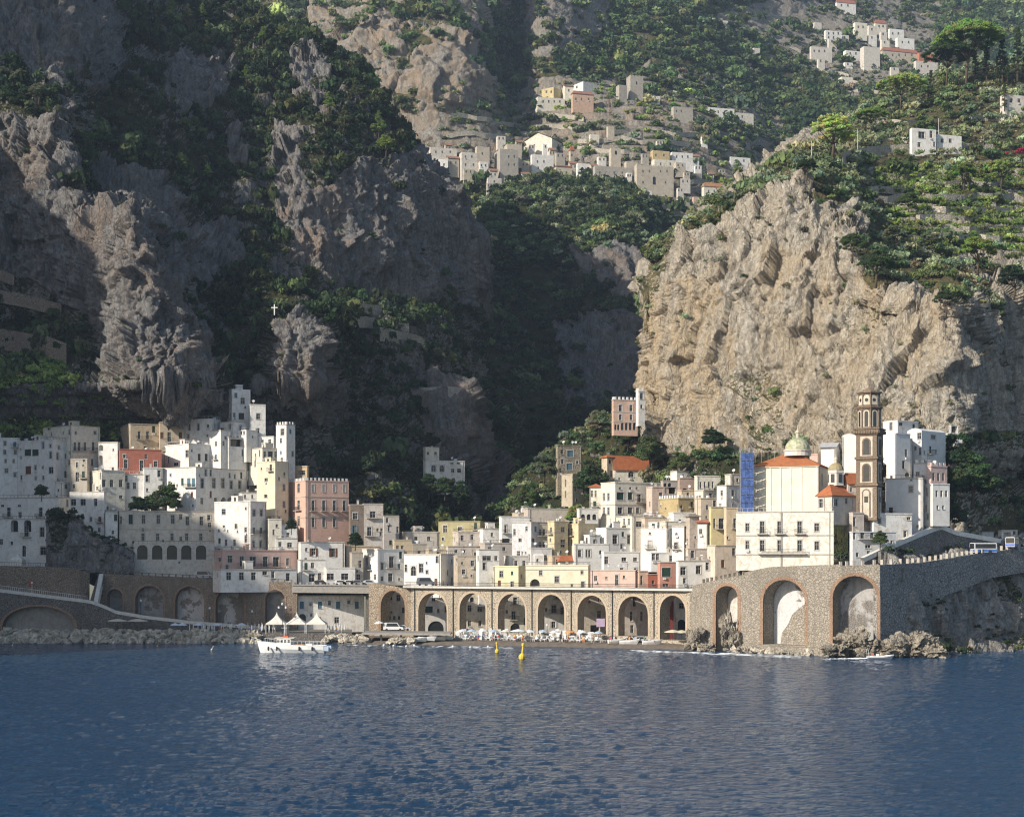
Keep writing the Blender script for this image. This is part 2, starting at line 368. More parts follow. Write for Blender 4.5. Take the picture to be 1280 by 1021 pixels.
def scatter(sname, name, n, size, pal, protos=BUSH, seed=1, poly=None, thr=.45, label=None, zoff=-.25, mixp=None, px=(-60, 1340), noise=.5, squash=(.8, 1.25), rows=0, gain=1.):  # the multiplier brightens leaf colour on sunlit slopes, sunlight put into the tone
    f = FIELDS[sname]; r = np.random.RandomState(seed); P_ = f['pos'][:-1, :-1]; a = np.linalg.norm(np.cross(f['pos'][1:, :-1]-P_, f['pos'][:-1, 1:]-P_), axis=2)
    V = f['V'][:-1, :-1].copy(); pxx = f['px'][:-1, :-1]; V += noise*fbm(P_.reshape(-1, 3)/14, seed+70, 3).reshape(V.shape)
    W = np.where((V > thr) & (pxx > px[0]) & (pxx < px[1]), np.clip(V, 0, 1.), 0)*a
    if poly is not None:
        ok = np.zeros(V.shape, bool)
        for pl in poly: ok |= in_poly(f['fx'][:-1, :-1], f['fy'][:-1, :-1], pl)
        W = W*ok
    if rows: W = W*(np.modf(P_[:, :, 2]/rows)[0] < .45)
    W = W.ravel(); 
    if W.sum() <= 0: return None
    idx = r.choice(len(W), n, p=W/W.sum()); p = P_.reshape(-1, 3)[idx]; p = p+r.normal(size=p.shape)*.4
    s = size*np.exp(r.normal(size=n)*.32); pl = PAL[pal]; k = r.randint(3, size=n)
    zone = pn(p/30, seed+5)
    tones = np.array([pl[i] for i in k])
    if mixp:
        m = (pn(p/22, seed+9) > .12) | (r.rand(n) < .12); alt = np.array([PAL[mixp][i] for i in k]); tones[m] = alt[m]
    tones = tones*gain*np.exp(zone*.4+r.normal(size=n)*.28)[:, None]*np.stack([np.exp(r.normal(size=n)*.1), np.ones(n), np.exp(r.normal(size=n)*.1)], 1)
    p[:, 2] += s*zoff
    o = clump_mesh(name, protos, p, s, tones, seed, r.uniform(squash[0], squash[1], n))
    return tag(o, label, kind='stuff', cat=None)
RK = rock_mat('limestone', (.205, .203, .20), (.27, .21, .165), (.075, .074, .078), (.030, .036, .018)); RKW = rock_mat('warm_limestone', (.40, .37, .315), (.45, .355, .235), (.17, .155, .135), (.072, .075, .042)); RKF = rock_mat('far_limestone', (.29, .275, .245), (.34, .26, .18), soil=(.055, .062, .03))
RKS = rock_mat('sea_rock', (.33, .32, .30), (.36, .30, .23), (.13, .125, .12))
def C(px, *a): return (px, a)
A_COLS = [
 C(-260, (745, 418), (560, 436), (460, 458), (310, 475), (160, 500), (50, 560), (-120, 640), (-100, 760)),
 C(-100, (745, 428), (560, 448), (460, 476), (300, 494), (145, 512), (65, 560), (-130, 650), (-110, 760)),
 C(0, (745, 434), (560, 455), (390, 500), (250, 512), (138, 522), (95, 560), (-110, 640), (-90, 760)),
 C(70, (745, 436), (550, 460), (400, 498), (260, 505), (150, 520), (110, 562), (-90, 650), (-70, 770)),
 C(112, (745, 438), (530, 464), (430, 486), (292, 496), (262, 520), (130, 590), (-60, 680), (-40, 790)),
 C(165, (745, 440), (520, 462), (450, 470), (275, 484), (258, 530), (90, 640), (-40, 720), (-20, 820)),
 C(215, (745, 442), (520, 463), (450, 473), (370, 490), (290, 560), (110, 650), (-20, 740), (0, 840)),
 C(262, (745, 444), (520, 466), (485, 476), (450, 502), (290, 590), (120, 670), (0, 750), (20, 850)),
 C(300, (745, 446), (540, 476), (470, 514), (400, 548), (260, 610), (130, 680), (10, 755), (30, 860)),
 C(345, (745, 448), (540, 480), (480, 500), (398, 512), (345, 590), (190, 650), (45, 745), (52, 880)),  # last points here stay high unseen behind the rim, shaped to shade the gorge
 C(400, (745, 450), (560, 488), (500, 502), (415, 518), (370, 600), (200, 640), (68, 735), (76, 870)),
 C(440, (745, 450), (580, 500), (480, 550), (400, 588), (370, 620), (210, 650), (98, 730), (106, 865)),
 C(500, (745, 455), (600, 520), (480, 580), (410, 600), (380, 640), (260, 660), (182, 705), (186, 870)),
 C(550, (745, 458), (620, 540), (500, 600), (430, 620), (395, 660), (310, 680), (238, 705), (246, 860)),
 C(588, (745, 462), (640, 560), (520, 640), (450, 660), (400, 685), (340, 692), (300, 705), (318, 790)),
 C(602, (745, 470), (650, 600), (560, 690), (480, 705), (420, 715), (390, 712), (378, 725), (393, 800)),
 C(596, (745, 490), (660, 640), (570, 740), (500, 760), (430, 770), (400, 770), (390, 785), (400, 860)),
 C(560, (745, 520), (660, 680), (570, 800), (500, 840), (430, 850), (400, 860), (390, 880), (400, 920))]
A_VEG = [(.82, [(70, 0), (330, -20), (560, 180), (480, 200), (420, 260), (345, 250), (350, 330), (420, 370), (500, 390), (560, 385), (700, 420), (700, 745), (330, 745), (330, 600), (270, 520), (262, 440), (230, 400), (190, 270), (90, 245), (75, 190), (80, 130)]),
 (.95, [(-100, 85), (30, 95), (75, 130), (60, 150), (-100, 140)]), (.9, [(-100, 340), (30, 350), (110, 390), (150, 520), (230, 480), (200, 640), (-100, 640)]),
 (.9, [(120, 460), (215, 500), (240, 540), (100, 540)]), (.0, [(0, 0), (135, 10), (150, 80), (130, 120), (60, 100), (0, 80)]), (0., [(195, 75), (235, 65), (285, 95), (280, 130), (205, 110)]),
 (0., [(362, 70), (400, 72), (408, 110), (395, 135), (365, 120)]), (0., [(285, 160), (310, 165), (305, 210), (285, 215)]), (.1, [(340, 150), (375, 175), (390, 250), (360, 290), (345, 240)]),
 (.1, [(200, 120), (260, 110), (262, 130), (205, 150)]), (.12, [(110, 205), (200, 225), (230, 300), (240, 350), (215, 370), (130, 260)]), (.05, [(225, 290), (300, 290), (310, 330), (250, 370), (235, 360)]),
 (.06, [(345, 405), (380, 400), (408, 420), (405, 480), (425, 540), (400, 540), (380, 500), (345, 500)]), (.2, [(350, 270), (450, 205), (520, 205), (600, 320), (605, 400), (560, 385), (440, 380), (405, 360), (350, 330)]),
 (.02, [(105, 275), (160, 270), (215, 390), (240, 440), (280, 500), (270, 530), (205, 520), (175, 440), (110, 380)])]
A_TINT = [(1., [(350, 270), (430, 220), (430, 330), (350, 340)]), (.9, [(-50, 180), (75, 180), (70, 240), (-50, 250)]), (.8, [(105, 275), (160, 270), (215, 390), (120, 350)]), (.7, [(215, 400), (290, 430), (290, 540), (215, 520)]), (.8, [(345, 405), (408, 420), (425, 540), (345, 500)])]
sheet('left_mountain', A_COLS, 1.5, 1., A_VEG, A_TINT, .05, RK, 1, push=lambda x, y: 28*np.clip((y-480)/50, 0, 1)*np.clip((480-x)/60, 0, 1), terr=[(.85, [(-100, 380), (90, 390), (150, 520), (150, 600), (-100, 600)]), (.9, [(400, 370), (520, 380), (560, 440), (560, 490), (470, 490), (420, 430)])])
B_COLS = [
 C(360, (745, 480), (640, 560), (560, 620), (480, 660), (420, 700), (380, 740), (360, 800), (370, 900)),
 C(430, (745, 476), (640, 550), (560, 600), (500, 630), (470, 680), (400, 760), (380, 820), (390, 920)),
 C(495, (745, 474), (640, 540), (590, 568), (505, 585), (484, 618), (400, 760), (360, 850), (370, 950)),
 C(570, (745, 474), (640, 545), (590, 568), (505, 583), (484, 620), (390, 790), (330, 880), (340, 980)),
 C(612, (745, 476), (650, 570), (580, 612), (520, 650), (470, 705), (360, 830), (270, 950), (262, 1040)),
 C(660, (745, 478), (650, 590), (580, 650), (500, 720), (420, 800), (320, 900), (240, 1000), (232, 1100)),
 C(720, (745, 480), (650, 600), (570, 680), (480, 770), (400, 840), (310, 890), (238, 1000), (232, 1100)),
 C(765, (745, 480), (650, 600), (570, 700), (480, 775), (390, 830), (320, 860), (245, 980), (238, 1080)),
 C(800, (745, 480), (650, 605), (570, 700), (480, 775), (400, 830), (330, 870), (262, 960), (250, 1080)),
 C(825, (745, 480), (650, 610), (570, 730), (480, 830), (400, 900), (330, 970), (280, 1030), (268, 1120)),
 C(870, (745, 480), (650, 620), (570, 760), (480, 860), (400, 950), (340, 1040), (300, 1080), (285, 1200))]
B_VEG = [(.06, [(495, 490), (575, 490), (600, 540), (620, 590), (640, 650), (590, 650), (560, 590), (510, 590), (498, 540)]), (.1, [(710, 320), (760, 305), (800, 320), (805, 375), (780, 380), (740, 345)]),
 (.3, [(690, 400), (800, 400), (800, 520), (700, 520)]), (.12, [(715, 440), (800, 410), (800, 480), (735, 500)])]
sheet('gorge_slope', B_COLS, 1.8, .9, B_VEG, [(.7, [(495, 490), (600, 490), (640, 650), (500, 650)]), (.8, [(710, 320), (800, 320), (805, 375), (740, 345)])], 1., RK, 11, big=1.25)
D_COLS = [
 C(270, (320, 1150), (200, 1160), (120, 1200), (60, 1280), (25, 1340), (12, 1400), (24, 1600)),
 C(330, (320, 1100), (190, 1120), (120, 1150), (60, 1220), (20, 1280), (-10, 1350), (10, 1600)),
 C(380, (320, 1080), (190, 1100), (120, 1120), (60, 1160), (10, 1230), (-60, 1320), (-40, 1600)),
 C(460, (320, 1060), (190, 1080), (160, 1090), (80, 1120), (10, 1190), (-60, 1320), (-40, 1600)),
 C(540, (320, 1040), (195, 1070), (165, 1082), (90, 1105), (20, 1170), (-60, 1300), (-40, 1600)),
 C(600, (320, 1040), (200, 1070), (150, 1105), (90, 1140), (20, 1200), (-60, 1320), (-40, 1600)),
 C(640, (320, 1030), (210, 1080), (150, 1180), (90, 1280), (20, 1360), (-60, 1450), (-40, 1700)),
 C(685, (320, 1020), (225, 1080), (140, 1160), (80, 1220), (10, 1290), (-60, 1400), (-40, 1700)),
 C(760, (320, 1010), (235, 1060), (130, 1150), (90, 1260), (20, 1400), (-60, 1500), (-40, 1800)),
 C(850, (320, 1000), (260, 1040), (150, 1150), (100, 1300), (20, 1450), (-60, 1600), (-40, 1900)),
 C(930, (330, 1000), (260, 1080), (170, 1200), (120, 1350), (20, 1550), (-60, 1700), (-40, 2000)),
 C(970, (330, 1050), (265, 1120), (200, 1260), (130, 1410), (20, 1600), (-60, 1750), (-40, 2000)),
 C(1040, (330, 1080), (250, 1160), (180, 1290), (100, 1480), (20, 1680), (-60, 1850), (-40, 2100)),
 C(1150, (330, 1120), (240, 1230), (160, 1380), (90, 1560), (20, 1820), (-60, 2000), (-40, 2200)),
 C(1300, (330, 1150), (240, 1280), (160, 1430), (90, 1620), (20, 1880), (-60, 2050), (-40, 2300)),
 C(1500, (330, 1150), (240, 1280), (160, 1430), (90, 1620), (20, 1880), (-60, 2050), (-40, 2300))]
D_VEG = [(.95, [(620, 0), (1500, -80), (1500, 320), (500, 320), (520, 250), (560, 170), (620, 130), (595, 60)]), (.3, [(540, 120), (900, 90), (980, 150), (960, 230), (800, 240), (560, 200)]),
 (.25, [(670, -20), (760, 0), (760, 40), (680, 80), (660, 60)]), (.3, [(880, 20), (960, 0), (1180, 0), (1160, 90), (1060, 130), (980, 60)]), (.12, [(640, 120), (860, 140), (880, 190), (700, 200), (560, 180)]),
 (.95, [(500, 40), (525, 40), (540, 60), (510, 75)]), (.95, [(490, 115), (525, 118), (525, 145), (495, 140)]), (.2, [(528, 180), (600, 176), (700, 165), (800, 180), (880, 186), (915, 200), (912, 235), (905, 262), (860, 262), (780, 257), (700, 240), (600, 238), (528, 224)]), (.1, [(665, 100), (760, 98), (810, 88), (830, 128), (690, 138), (665, 134)]), (.1, [(838, 128), (944, 130), (944, 154), (838, 150)]), (.12, [(1010, 24), (1150, 24), (1180, 66), (1175, 104), (1090, 104), (1040, 100), (1008, 76)]), (.9, [(310, -10), (395, -20), (385, 50), (330, 40)]), (.5, [(440, 0), (640, 0), (600, 50), (500, 30)])]
sheet('far_mountain', D_COLS, 1.8, .62, D_VEG, [(.9, [(330, 0), (640, 0), (620, 170), (440, 160)]), (.8, [(520, 130), (980, 130), (980, 270), (520, 270)])], .12, RKF, 21, crest=1., big=2.2, calm=[[(500, 140), (980, 120), (980, 270), (500, 250)], [(640, 95), (960, 90), (960, 160), (640, 160)], [(880, -10), (1200, -10), (1200, 120), (880, 120)]],
      terr=[(.6, [(540, 110), (900, 90), (980, 150), (960, 250), (560, 210)]), (.55, [(900, 20), (1180, -20), (1180, 130), (1000, 200)])])
F_COLS = [
 C(835, (745, 560), (620, 600), (500, 600), (430, 600), (390, 610), (380, 640), (385, 660), (390, 700), (400, 760)),
 C(803, (745, 430), (600, 480), (500, 490), (430, 492), (385, 498), (372, 515), (380, 560), (390, 620), (400, 720)),
 C(813, (745, 425), (600, 470), (500, 482), (400, 486), (345, 492), (330, 515), (338, 570), (345, 640), (355, 740)),
 C(850, (745, 420), (590, 462), (500, 474), (400, 478), (312, 486), (296, 515), (300, 580), (310, 660), (320, 760)),
 C(900, (745, 415), (590, 452), (500, 464), (400, 470), (285, 482), (262, 515), (258, 580), (265, 680), (280, 800)),
 C(950, (745, 412), (590, 444), (500, 456), (400, 463), (262, 478), (236, 512), (225, 580), (228, 700), (240, 820)),
 C(1000, (745, 408), (590, 436), (500, 448), (400, 456), (240, 474), (208, 510), (190, 600), (180, 720), (195, 840)),
 C(1050, (745, 405), (590, 430), (500, 441), (400, 450), (270, 470), (215, 530), (185, 610), (160, 740), (170, 860)),
 C(1100, (745, 402), (590, 424), (500, 434), (400, 443), (350, 450), (265, 530), (190, 620), (135, 740), (140, 860)),
 C(1150, (745, 400), (590, 420), (500, 428), (400, 437), (368, 444), (270, 530), (192, 620), (112, 740), (118, 860)),
 C(1192, (745, 398), (590, 418), (500, 425), (400, 434), (372, 440), (280, 525), (195, 620), (102, 740), (110, 860)),
 C(1222, (745, 402), (590, 434), (500, 444), (400, 452), (368, 458), (290, 525), (195, 625), (97, 740), (105, 860)),
 C(1280, (745, 412), (590, 452), (500, 464), (400, 472), (352, 480), (300, 528), (198, 630), (92, 740), (100, 860)),
 C(1350, (745, 430), (590, 472), (500, 487), (400, 497), (350, 504), (300, 540), (200, 640), (85, 745), (95, 860)),
 C(1480, (745, 460), (590, 500), (500, 515), (400, 525), (350, 532), (300, 560), (200, 650), (80, 750), (90, 860))]
F_VEG = [(1., [(1040, 200), (1060, 270), (1075, 330), (1090, 370), (1200, 380), (1290, 340), (1500, 340), (1500, 60), (1000, 60)]), (1., [(800, 370), (826, 305), (870, 275), (905, 250), (940, 236), (985, 200), (1040, 180), (1060, 262), (1035, 262), (1012, 235), (985, 228), (940, 258), (905, 285), (860, 312), (830, 345), (812, 420), (798, 400)]),
 (.95, [(1195, 540), (1500, 560), (1500, 745), (1190, 745)]), (.9, [(790, 560), (900, 560), (950, 590), (930, 745), (790, 745)]), (.5, [(940, 460), (985, 480), (985, 545), (950, 560)]), (.9, [(905, 475), (960, 465), (975, 500), (945, 540), (985, 560), (970, 575), (930, 540), (940, 500)]),
 (.8, [(1220, 340), (1250, 400), (1245, 470), (1220, 430)]), (.7, [(1060, 380), (1100, 395), (1080, 440), (1055, 430)]), (.95, [(985, 200), (1040, 190), (1045, 260), (1020, 270)]), (.42, [(1085, 208), (1500, 205), (1500, 345), (1230, 350), (1180, 310), (1110, 290)]), (.2, [(1100, 380), (1150, 370), (1200, 380), (1200, 400), (1110, 410)])]
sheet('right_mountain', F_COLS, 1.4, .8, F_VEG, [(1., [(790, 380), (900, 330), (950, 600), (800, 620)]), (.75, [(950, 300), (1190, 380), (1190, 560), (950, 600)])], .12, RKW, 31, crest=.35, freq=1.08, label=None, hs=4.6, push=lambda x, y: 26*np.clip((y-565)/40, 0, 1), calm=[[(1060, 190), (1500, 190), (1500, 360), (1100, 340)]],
      terr=[(.85, [(1090, 250), (1500, 240), (1500, 350), (1150, 330)])])
G_COLS = [
 C(1097, (840, 351), (800, 352.5), (760, 354), (722, 355), (712, 356), (709, 360)),
 C(1125, (835, 353), (800, 357), (760, 360), (718, 362), (708, 364), (705, 369)),
 C(1170, (832, 358), (800, 367), (760, 371), (712, 374), (702, 376), (699, 382)),
 C(1220, (830, 364), (800, 378), (755, 383), (704, 386), (694, 388), (690, 394)),
 C(1280, (828, 370), (800, 390), (750, 396), (698, 398), (686, 400), (682, 406)),
 C(1400, (828, 382), (800, 410), (750, 416), (700, 420), (690, 424), (686, 430)),
 C(1480, (828, 390), (800, 420), (750, 426), (700, 430), (690, 434), (686, 440))]
sheet('headland', G_COLS, 1.3, .5, [(.9, [(1230, 695), (1260, 695), (1270, 760), (1235, 740)]), (.6, [(1160, 700), (1180, 700), (1175, 715)])], [], .04, RKS, 41, crest=.2, kind='structure')
H_COLS = [
 C(620, (745, 470), (690, 500), (660, 520), (645, 540), (660, 600)), C(655, (745, 450), (680, 490), (635, 512), (600, 530), (620, 590)),
 C(690, (745, 440), (670, 480), (605, 508), (572, 525), (585, 580)), C(730, (745, 440), (660, 480), (580, 505), (545, 520), (555, 580)),
 C(780, (745, 440), (650, 470), (580, 490), (528, 505), (522, 550)), C(830, (745, 430), (650, 455), (590, 468), (560, 480), (550, 530)),
 C(900, (745, 420), (640, 436), (595, 444), (575, 452), (565, 500)), C(1000, (745, 410), (640, 424), (595, 432), (570, 442), (560, 500)), C(1060, (745, 405), (640, 418), (595, 424), (580, 440), (570, 500))]
sheet('hillock', H_COLS, 1.6, .35, [], [], .9, RK, 51, crest=.3)
# unseen ridge added beyond the left edge, crest heights shaped to shade the western town
def western_ridge():
    ky = [215, 232, 242, 255, 269, 288, 315, 337, 355, 364, 373, 417, 473, 498, 540, 590, 660, 760, 900]
    kz = [2, 50, 118, 134, 141, 150, 150, 136, 126, 156, 204, 212, 240, 284, 300, 316, 330, 340, 300]
    ys = np.arange(205, 900, 4.); xs = np.concatenate([np.arange(-600, -300, 12.), np.arange(-300, -236, 4.)])
    X, Y = np.meshgrid(xs, ys, indexing='ij'); cz = np.interp(Y, ky, kz)
    f = np.where(X < -262, 1-np.clip((-262-X)/420, 0, 1)*.7, 1-np.clip((X+262)/27, 0, 1)*.6); Z = cz*f-2
    q = np.stack([X.ravel(), Y.ravel(), Z.ravel()], 1); Z = Z+(fbm(q/18, 77, 3)*7*np.clip(np.abs(X+262)/20, .25, 1).ravel()).reshape(X.shape)
    Z[-1] = -5; Z[:, 0] = -5
    P_ = np.stack([X, Y, Z], 2); nx, ny = X.shape; idx = np.arange(nx*ny).reshape(nx, ny)
    qd = np.stack([idx[:-1, :-1], idx[1:, :-1], idx[1:, 1:], idx[:-1, 1:]], 2).reshape(-1, 4)
    o = np_mesh('western_ridge', P_.reshape(-1, 3), qd, RK, {'tint': ('POINT', 'FLOAT', np.full(nx*ny, .3)), 'veg': ('POINT', 'FLOAT', np.full(nx*ny, .7))}); tag(o, kind='structure')
western_ridge()
def town_hill():
    pass
# ---- woods, scrub and gardens
import os
VD = float(os.environ.get('VD', '1'))
def sc(*a, **k):
    a = list(a); a[2] = int(a[2]*VD); return scatter(*a, **k)
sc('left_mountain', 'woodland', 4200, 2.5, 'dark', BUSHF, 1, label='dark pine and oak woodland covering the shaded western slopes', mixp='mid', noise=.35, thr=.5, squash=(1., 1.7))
sc('left_mountain', 'scrub', 1500, 1.1, 'mid', BUSHF, 2, thr=.08, noise=.55, label='low scrub clinging to ledges of the shaded western cliffs', mixp='dark')
sc('left_mountain', 'garden_bushes', 700, 1.7, 'bright', BUSH, 3, poly=[[(-60, 440), (60, 450), (150, 510), (150, 560), (-60, 560)]], thr=.3, gain=1.5, label='bright green citrus bushes on the garden terraces above the white houses', mixp='vine')
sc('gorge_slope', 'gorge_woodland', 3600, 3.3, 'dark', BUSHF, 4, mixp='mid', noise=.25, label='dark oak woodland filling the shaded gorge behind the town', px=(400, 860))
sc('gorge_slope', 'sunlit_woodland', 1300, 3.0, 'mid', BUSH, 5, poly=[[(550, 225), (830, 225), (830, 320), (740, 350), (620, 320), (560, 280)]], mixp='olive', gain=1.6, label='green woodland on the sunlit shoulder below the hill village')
sc('gorge_slope', 'gorge_scrub', 500, 1.8, 'mid', BUSHF, 6, thr=.12, noise=.4, label='scrub on the rock outcrops of the gorge', px=(400, 860))
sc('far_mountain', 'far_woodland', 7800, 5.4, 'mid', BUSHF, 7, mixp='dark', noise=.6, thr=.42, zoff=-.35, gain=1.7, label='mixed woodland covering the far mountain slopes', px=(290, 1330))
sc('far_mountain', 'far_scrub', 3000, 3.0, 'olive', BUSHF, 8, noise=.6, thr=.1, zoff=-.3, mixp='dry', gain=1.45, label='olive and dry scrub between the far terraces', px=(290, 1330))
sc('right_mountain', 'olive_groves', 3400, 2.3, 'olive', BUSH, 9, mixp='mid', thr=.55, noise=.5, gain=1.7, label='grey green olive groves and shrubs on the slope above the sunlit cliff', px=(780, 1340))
sc('right_mountain', 'vine_rows', 2500, 1.35, 'vine', BUSH, 10, rows=4.6, poly=[[(1090, 215), (1330, 205), (1330, 320), (1120, 300)]], thr=.1, mixp='bright', gain=1.15, label='yellow green vines on the terraces above the sunlit cliff')
sc('right_mountain', 'cliff_scrub', 2300, 1.15, 'mid', BUSHF, 12, thr=.17, noise=.6, mixp='dry', gain=1.35, label='dry scrub in the cracks of the sunlit cliff')
sc('headland', 'headland_scrub', 160, .9, 'dark', BUSHF, 13, thr=.3, noise=.4, mixp='mid', label='scrub hanging on the shaded headland rocks')
sc('hillock', 'hillock_trees', 1500, 1.9, 'mid', BUSH, 14, mixp='olive', thr=.4, noise=.3, gain=1.5, label='green trees on the hillock behind the centre of town', px=(600, 1060))

sc('far_mountain', 'village_gardens', 1700, 2.5, 'olive', BUSHF, 41, poly=[[(520, 120), (960, 90), (980, 260), (520, 245)]], thr=.05, noise=.5, zoff=-.3, mixp='bright', rows=7.04, gain=1.3, label='small gardens and vines on the terraces of the hill village')
sc('far_mountain', 'mountain_gardens', 700, 3.0, 'olive', BUSHF, 42, poly=[[(1000, 10), (1180, 10), (1180, 115), (1000, 115)]], thr=.05, noise=.5, zoff=-.3, mixp='mid', rows=7.04, gain=1.3, label='gardens between the houses of the mountain top village')

sc('right_mountain', 'face_scrub', 420, 1.25, 'mid', BUSH, 45, poly=[[(800, 310), (960, 270), (1060, 280), (1200, 390), (1200, 560), (800, 570)]], thr=.24, noise=.75, mixp='olive', gain=1.3, label='bushes rooted in clefts of the big sunlit cliff face')
# ---- sea: a real wave surface, finer near the camera
def sea():
    ys = [60.0]
    while ys[-1] < 520: ys.append(ys[-1]*1.0042+.01)
    ys = np.array(ys); us = np.linspace(-.62, .62, 900)
    Yg = np.repeat(ys[None, :], len(us), 0); Xg = us[:, None]*ys[None, :]
    rr = np.random.RandomState(4); Z = np.zeros_like(Xg)
    for i in range(24):
        L = .8*1.075**i; a = R(200)+rr.normal()*.75; k = 2*np.pi/L; A = .0050*L**.6
        ph = rr.rand()*6.28; wob = 1.3*np.sin(Xg/(L*7)+Yg/(L*5)+ph*2)
        fade = np.clip(1.6*L/(Yg*.005*2.2)-.6, 0, 1)
        Z += A*fade*np.sin(k*(Xg*np.sin(a)+Yg*np.cos(a))+ph+wob)
    Z += .30*fbm(np.stack([Xg.ravel()*.34, Yg.ravel()*.60, Xg.ravel()*0], 1), 88, 4, .62).reshape(Z.shape)*(.55+.45*np.clip(2.2*pn(np.stack([Xg.ravel()/60, Yg.ravel()/38, Xg.ravel()*0], 1), 12).reshape(Z.shape)+.5, 0, 1.6))
    V = np.stack([Xg, Yg, Z], 2); nx, ny = Xg.shape; idx = np.arange(nx*ny).reshape(nx, ny)
    q = np.stack([idx[:-1, :-1], idx[1:, :-1], idx[1:, 1:], idx[:-1, 1:]], 2).reshape(-1, 4)
    g = NG('sea_water'); n = g.noise(g.pos((1, 1, 1)), .02, 4); n1 = g.noise(g.pos((.45, 1, 1)), .6, 8, .74, .3); n2 = g.noise(g.pos((.5, 1, 1)), 2.6, 4, .68, .4)
    g.color(g.mix(g.ramp(n, .35, .65), (.012, .050, .112), (.017, .060, .130)))
    g.b.inputs['Roughness'].default_value = .06; g.b.inputs['IOR'].default_value = 1.33; g.b.inputs['Specular IOR Level'].default_value = .5
    h = g.math('ADD', g.math('MULTIPLY', n1, 1.5), g.math('MULTIPLY', n2, .15)); g.bump(h, .8, .6)
    o = np_mesh('sea', V.reshape(-1, 3), q, g.m, smooth=True); tag(o, kind='structure')
    mb = MB(); mb.quad((-4000, -3000, -.6), (4000, -3000, -.6), (4000, 500, -.6), (-4000, 500, -.6)); mb.build('sea_beyond', g.m)['kind'] = 'structure'
sea()
# ---- house builder
WH = (.80, .785, .75); CR = (.76, .68, .52); CM = (.76, .72, .62); PK = (.68, .45, .36); PL = (.66, .46, .40); TN = (.58, .49, .37); GS = (.46, .42, .36); YE = (.68, .58, .38); OC = (.48, .385, .21); RD = (.44, .17, .12); BS = (.25, .20, .16); SAL = (.58, .30, .23)
M_FRAME = flat('painted_wood', (.55, .53, .50)); M_DKF = flat('dark_wood', (.08, .06, .045)); M_GRN = flat('green_paint', (.03, .07, .05)); M_BRN = flat('brown_paint', (.16, .07, .04)); M_BLU = flat('blue_paint', (.10, .20, .26))
M_IRON = flat('iron', (.05, .05, .055), .5); M_STONE = flat('stone_trim', (.50, .46, .40)); M_TILE = tiles(); M_CONC = flat('concrete', (.34, .32, .29), .9); M_WHT = flat('white_paint', (.8, .8, .79), .6); M_CLOTH = flat('canvas', (.78, .74, .66), .9); M_DISH = flat('dish_grey', (.65, .65, .64), .5)
M_ROOFT = flat('terrace_floor', (.36, .31, .27), .95, 0, .5)
SHC = {'g': M_GRN, 'n': M_BRN, 'b': M_BLU, 'w': M_FRAME, 'd': M_DKF}
def Y0(px): return float(np.interp(px, [-100, 113, 440, 505, 820, 870, 1000, 1100, 1280], [440, 438, 438, 435, 404, 396, 368, 362, 400]))
def Yh(px, yb):
    s = float(np.interp(px, [0, 440, 520, 880, 950, 1100, 1200], [.20, .22, .62, .42, .3, .3, .3])); return Y0(px)+max(0, 728-yb)*s
def face_holes(mb, P, Q, n, zb, zt, holes, dep=.25):
    """wall from P to Q (2D) with real openings, reveals turned inwards; n = outward normal"""
    P, Q, n = Vector((*P, 0)), Vector((*Q, 0)), Vector((*n, 0)); L = (Q-P).length; u = (Q-P)/L
    us = sorted({0., L}|{min(max(h[i], .02), L-.02) for h in holes for i in (0, 1)}); zs = sorted({zb, zt}|{min(max(h[i], zb+.02), zt-.02) for h in holes for i in (2, 3)})
    def pt(s, z, d=0): q = P+u*s-n*d; return (q.x, q.y, z)
    for i in range(len(us)-1):
        for j in range(len(zs)-1):
            cu, cz = (us[i]+us[i+1])/2, (zs[j]+zs[j+1])/2
            if any(h[0] < cu < h[1] and h[2] < cz < h[3] for h in holes): continue
            mb.quad(pt(us[i], zs[j]), pt(us[i+1], zs[j]), pt(us[i+1], zs[j+1]), pt(us[i], zs[j+1]))
    for h in holes:
        a, b, c, d_ = h[:4]; dp = h[4] if len(h) > 4 else dep
        mb.quad(pt(a, c), pt(a, c, dp), pt(a, d_, dp), pt(a, d_)); mb.quad(pt(b, c), pt(b, d_), pt(b, d_, dp), pt(b, c, dp))
        mb.quad(pt(a, d_), pt(a, d_, dp), pt(b, d_, dp), pt(b, d_)); mb.quad(pt(a, c), pt(b, c), pt(b, c, dp), pt(a, c, dp))
        mb.quad(pt(a, c, dp), pt(b, c, dp), pt(b, d_, dp), pt(a, d_, dp))
        if len(h) > 5 and h[5]:   # arched head: fill the two spandrels flush with the wall, stopped 4 mm short
            r = (b-a)/2; m = (a+b)/2; zc = d_-r*.95; N = 7
            for k in range(2*N):
                t0, t1 = math.pi*k/(2*N), math.pi*(k+1)/(2*N)
                x0, z0, x1, z1 = m-r*math.cos(t0), zc+r*.95*math.sin(t0), m-r*math.cos(t1), zc+r*.95*math.sin(t1)
                mb.quad(pt(x0, z0, .004), pt(x1, z1, .004), pt(x1, d_, .004), pt(x0, d_, .004)); mb.quad(pt(x0, z0, .004), pt(x0, z0, dp), pt(x1, z1, dp), pt(x1, z1, .004))
NHOUSE = [0]
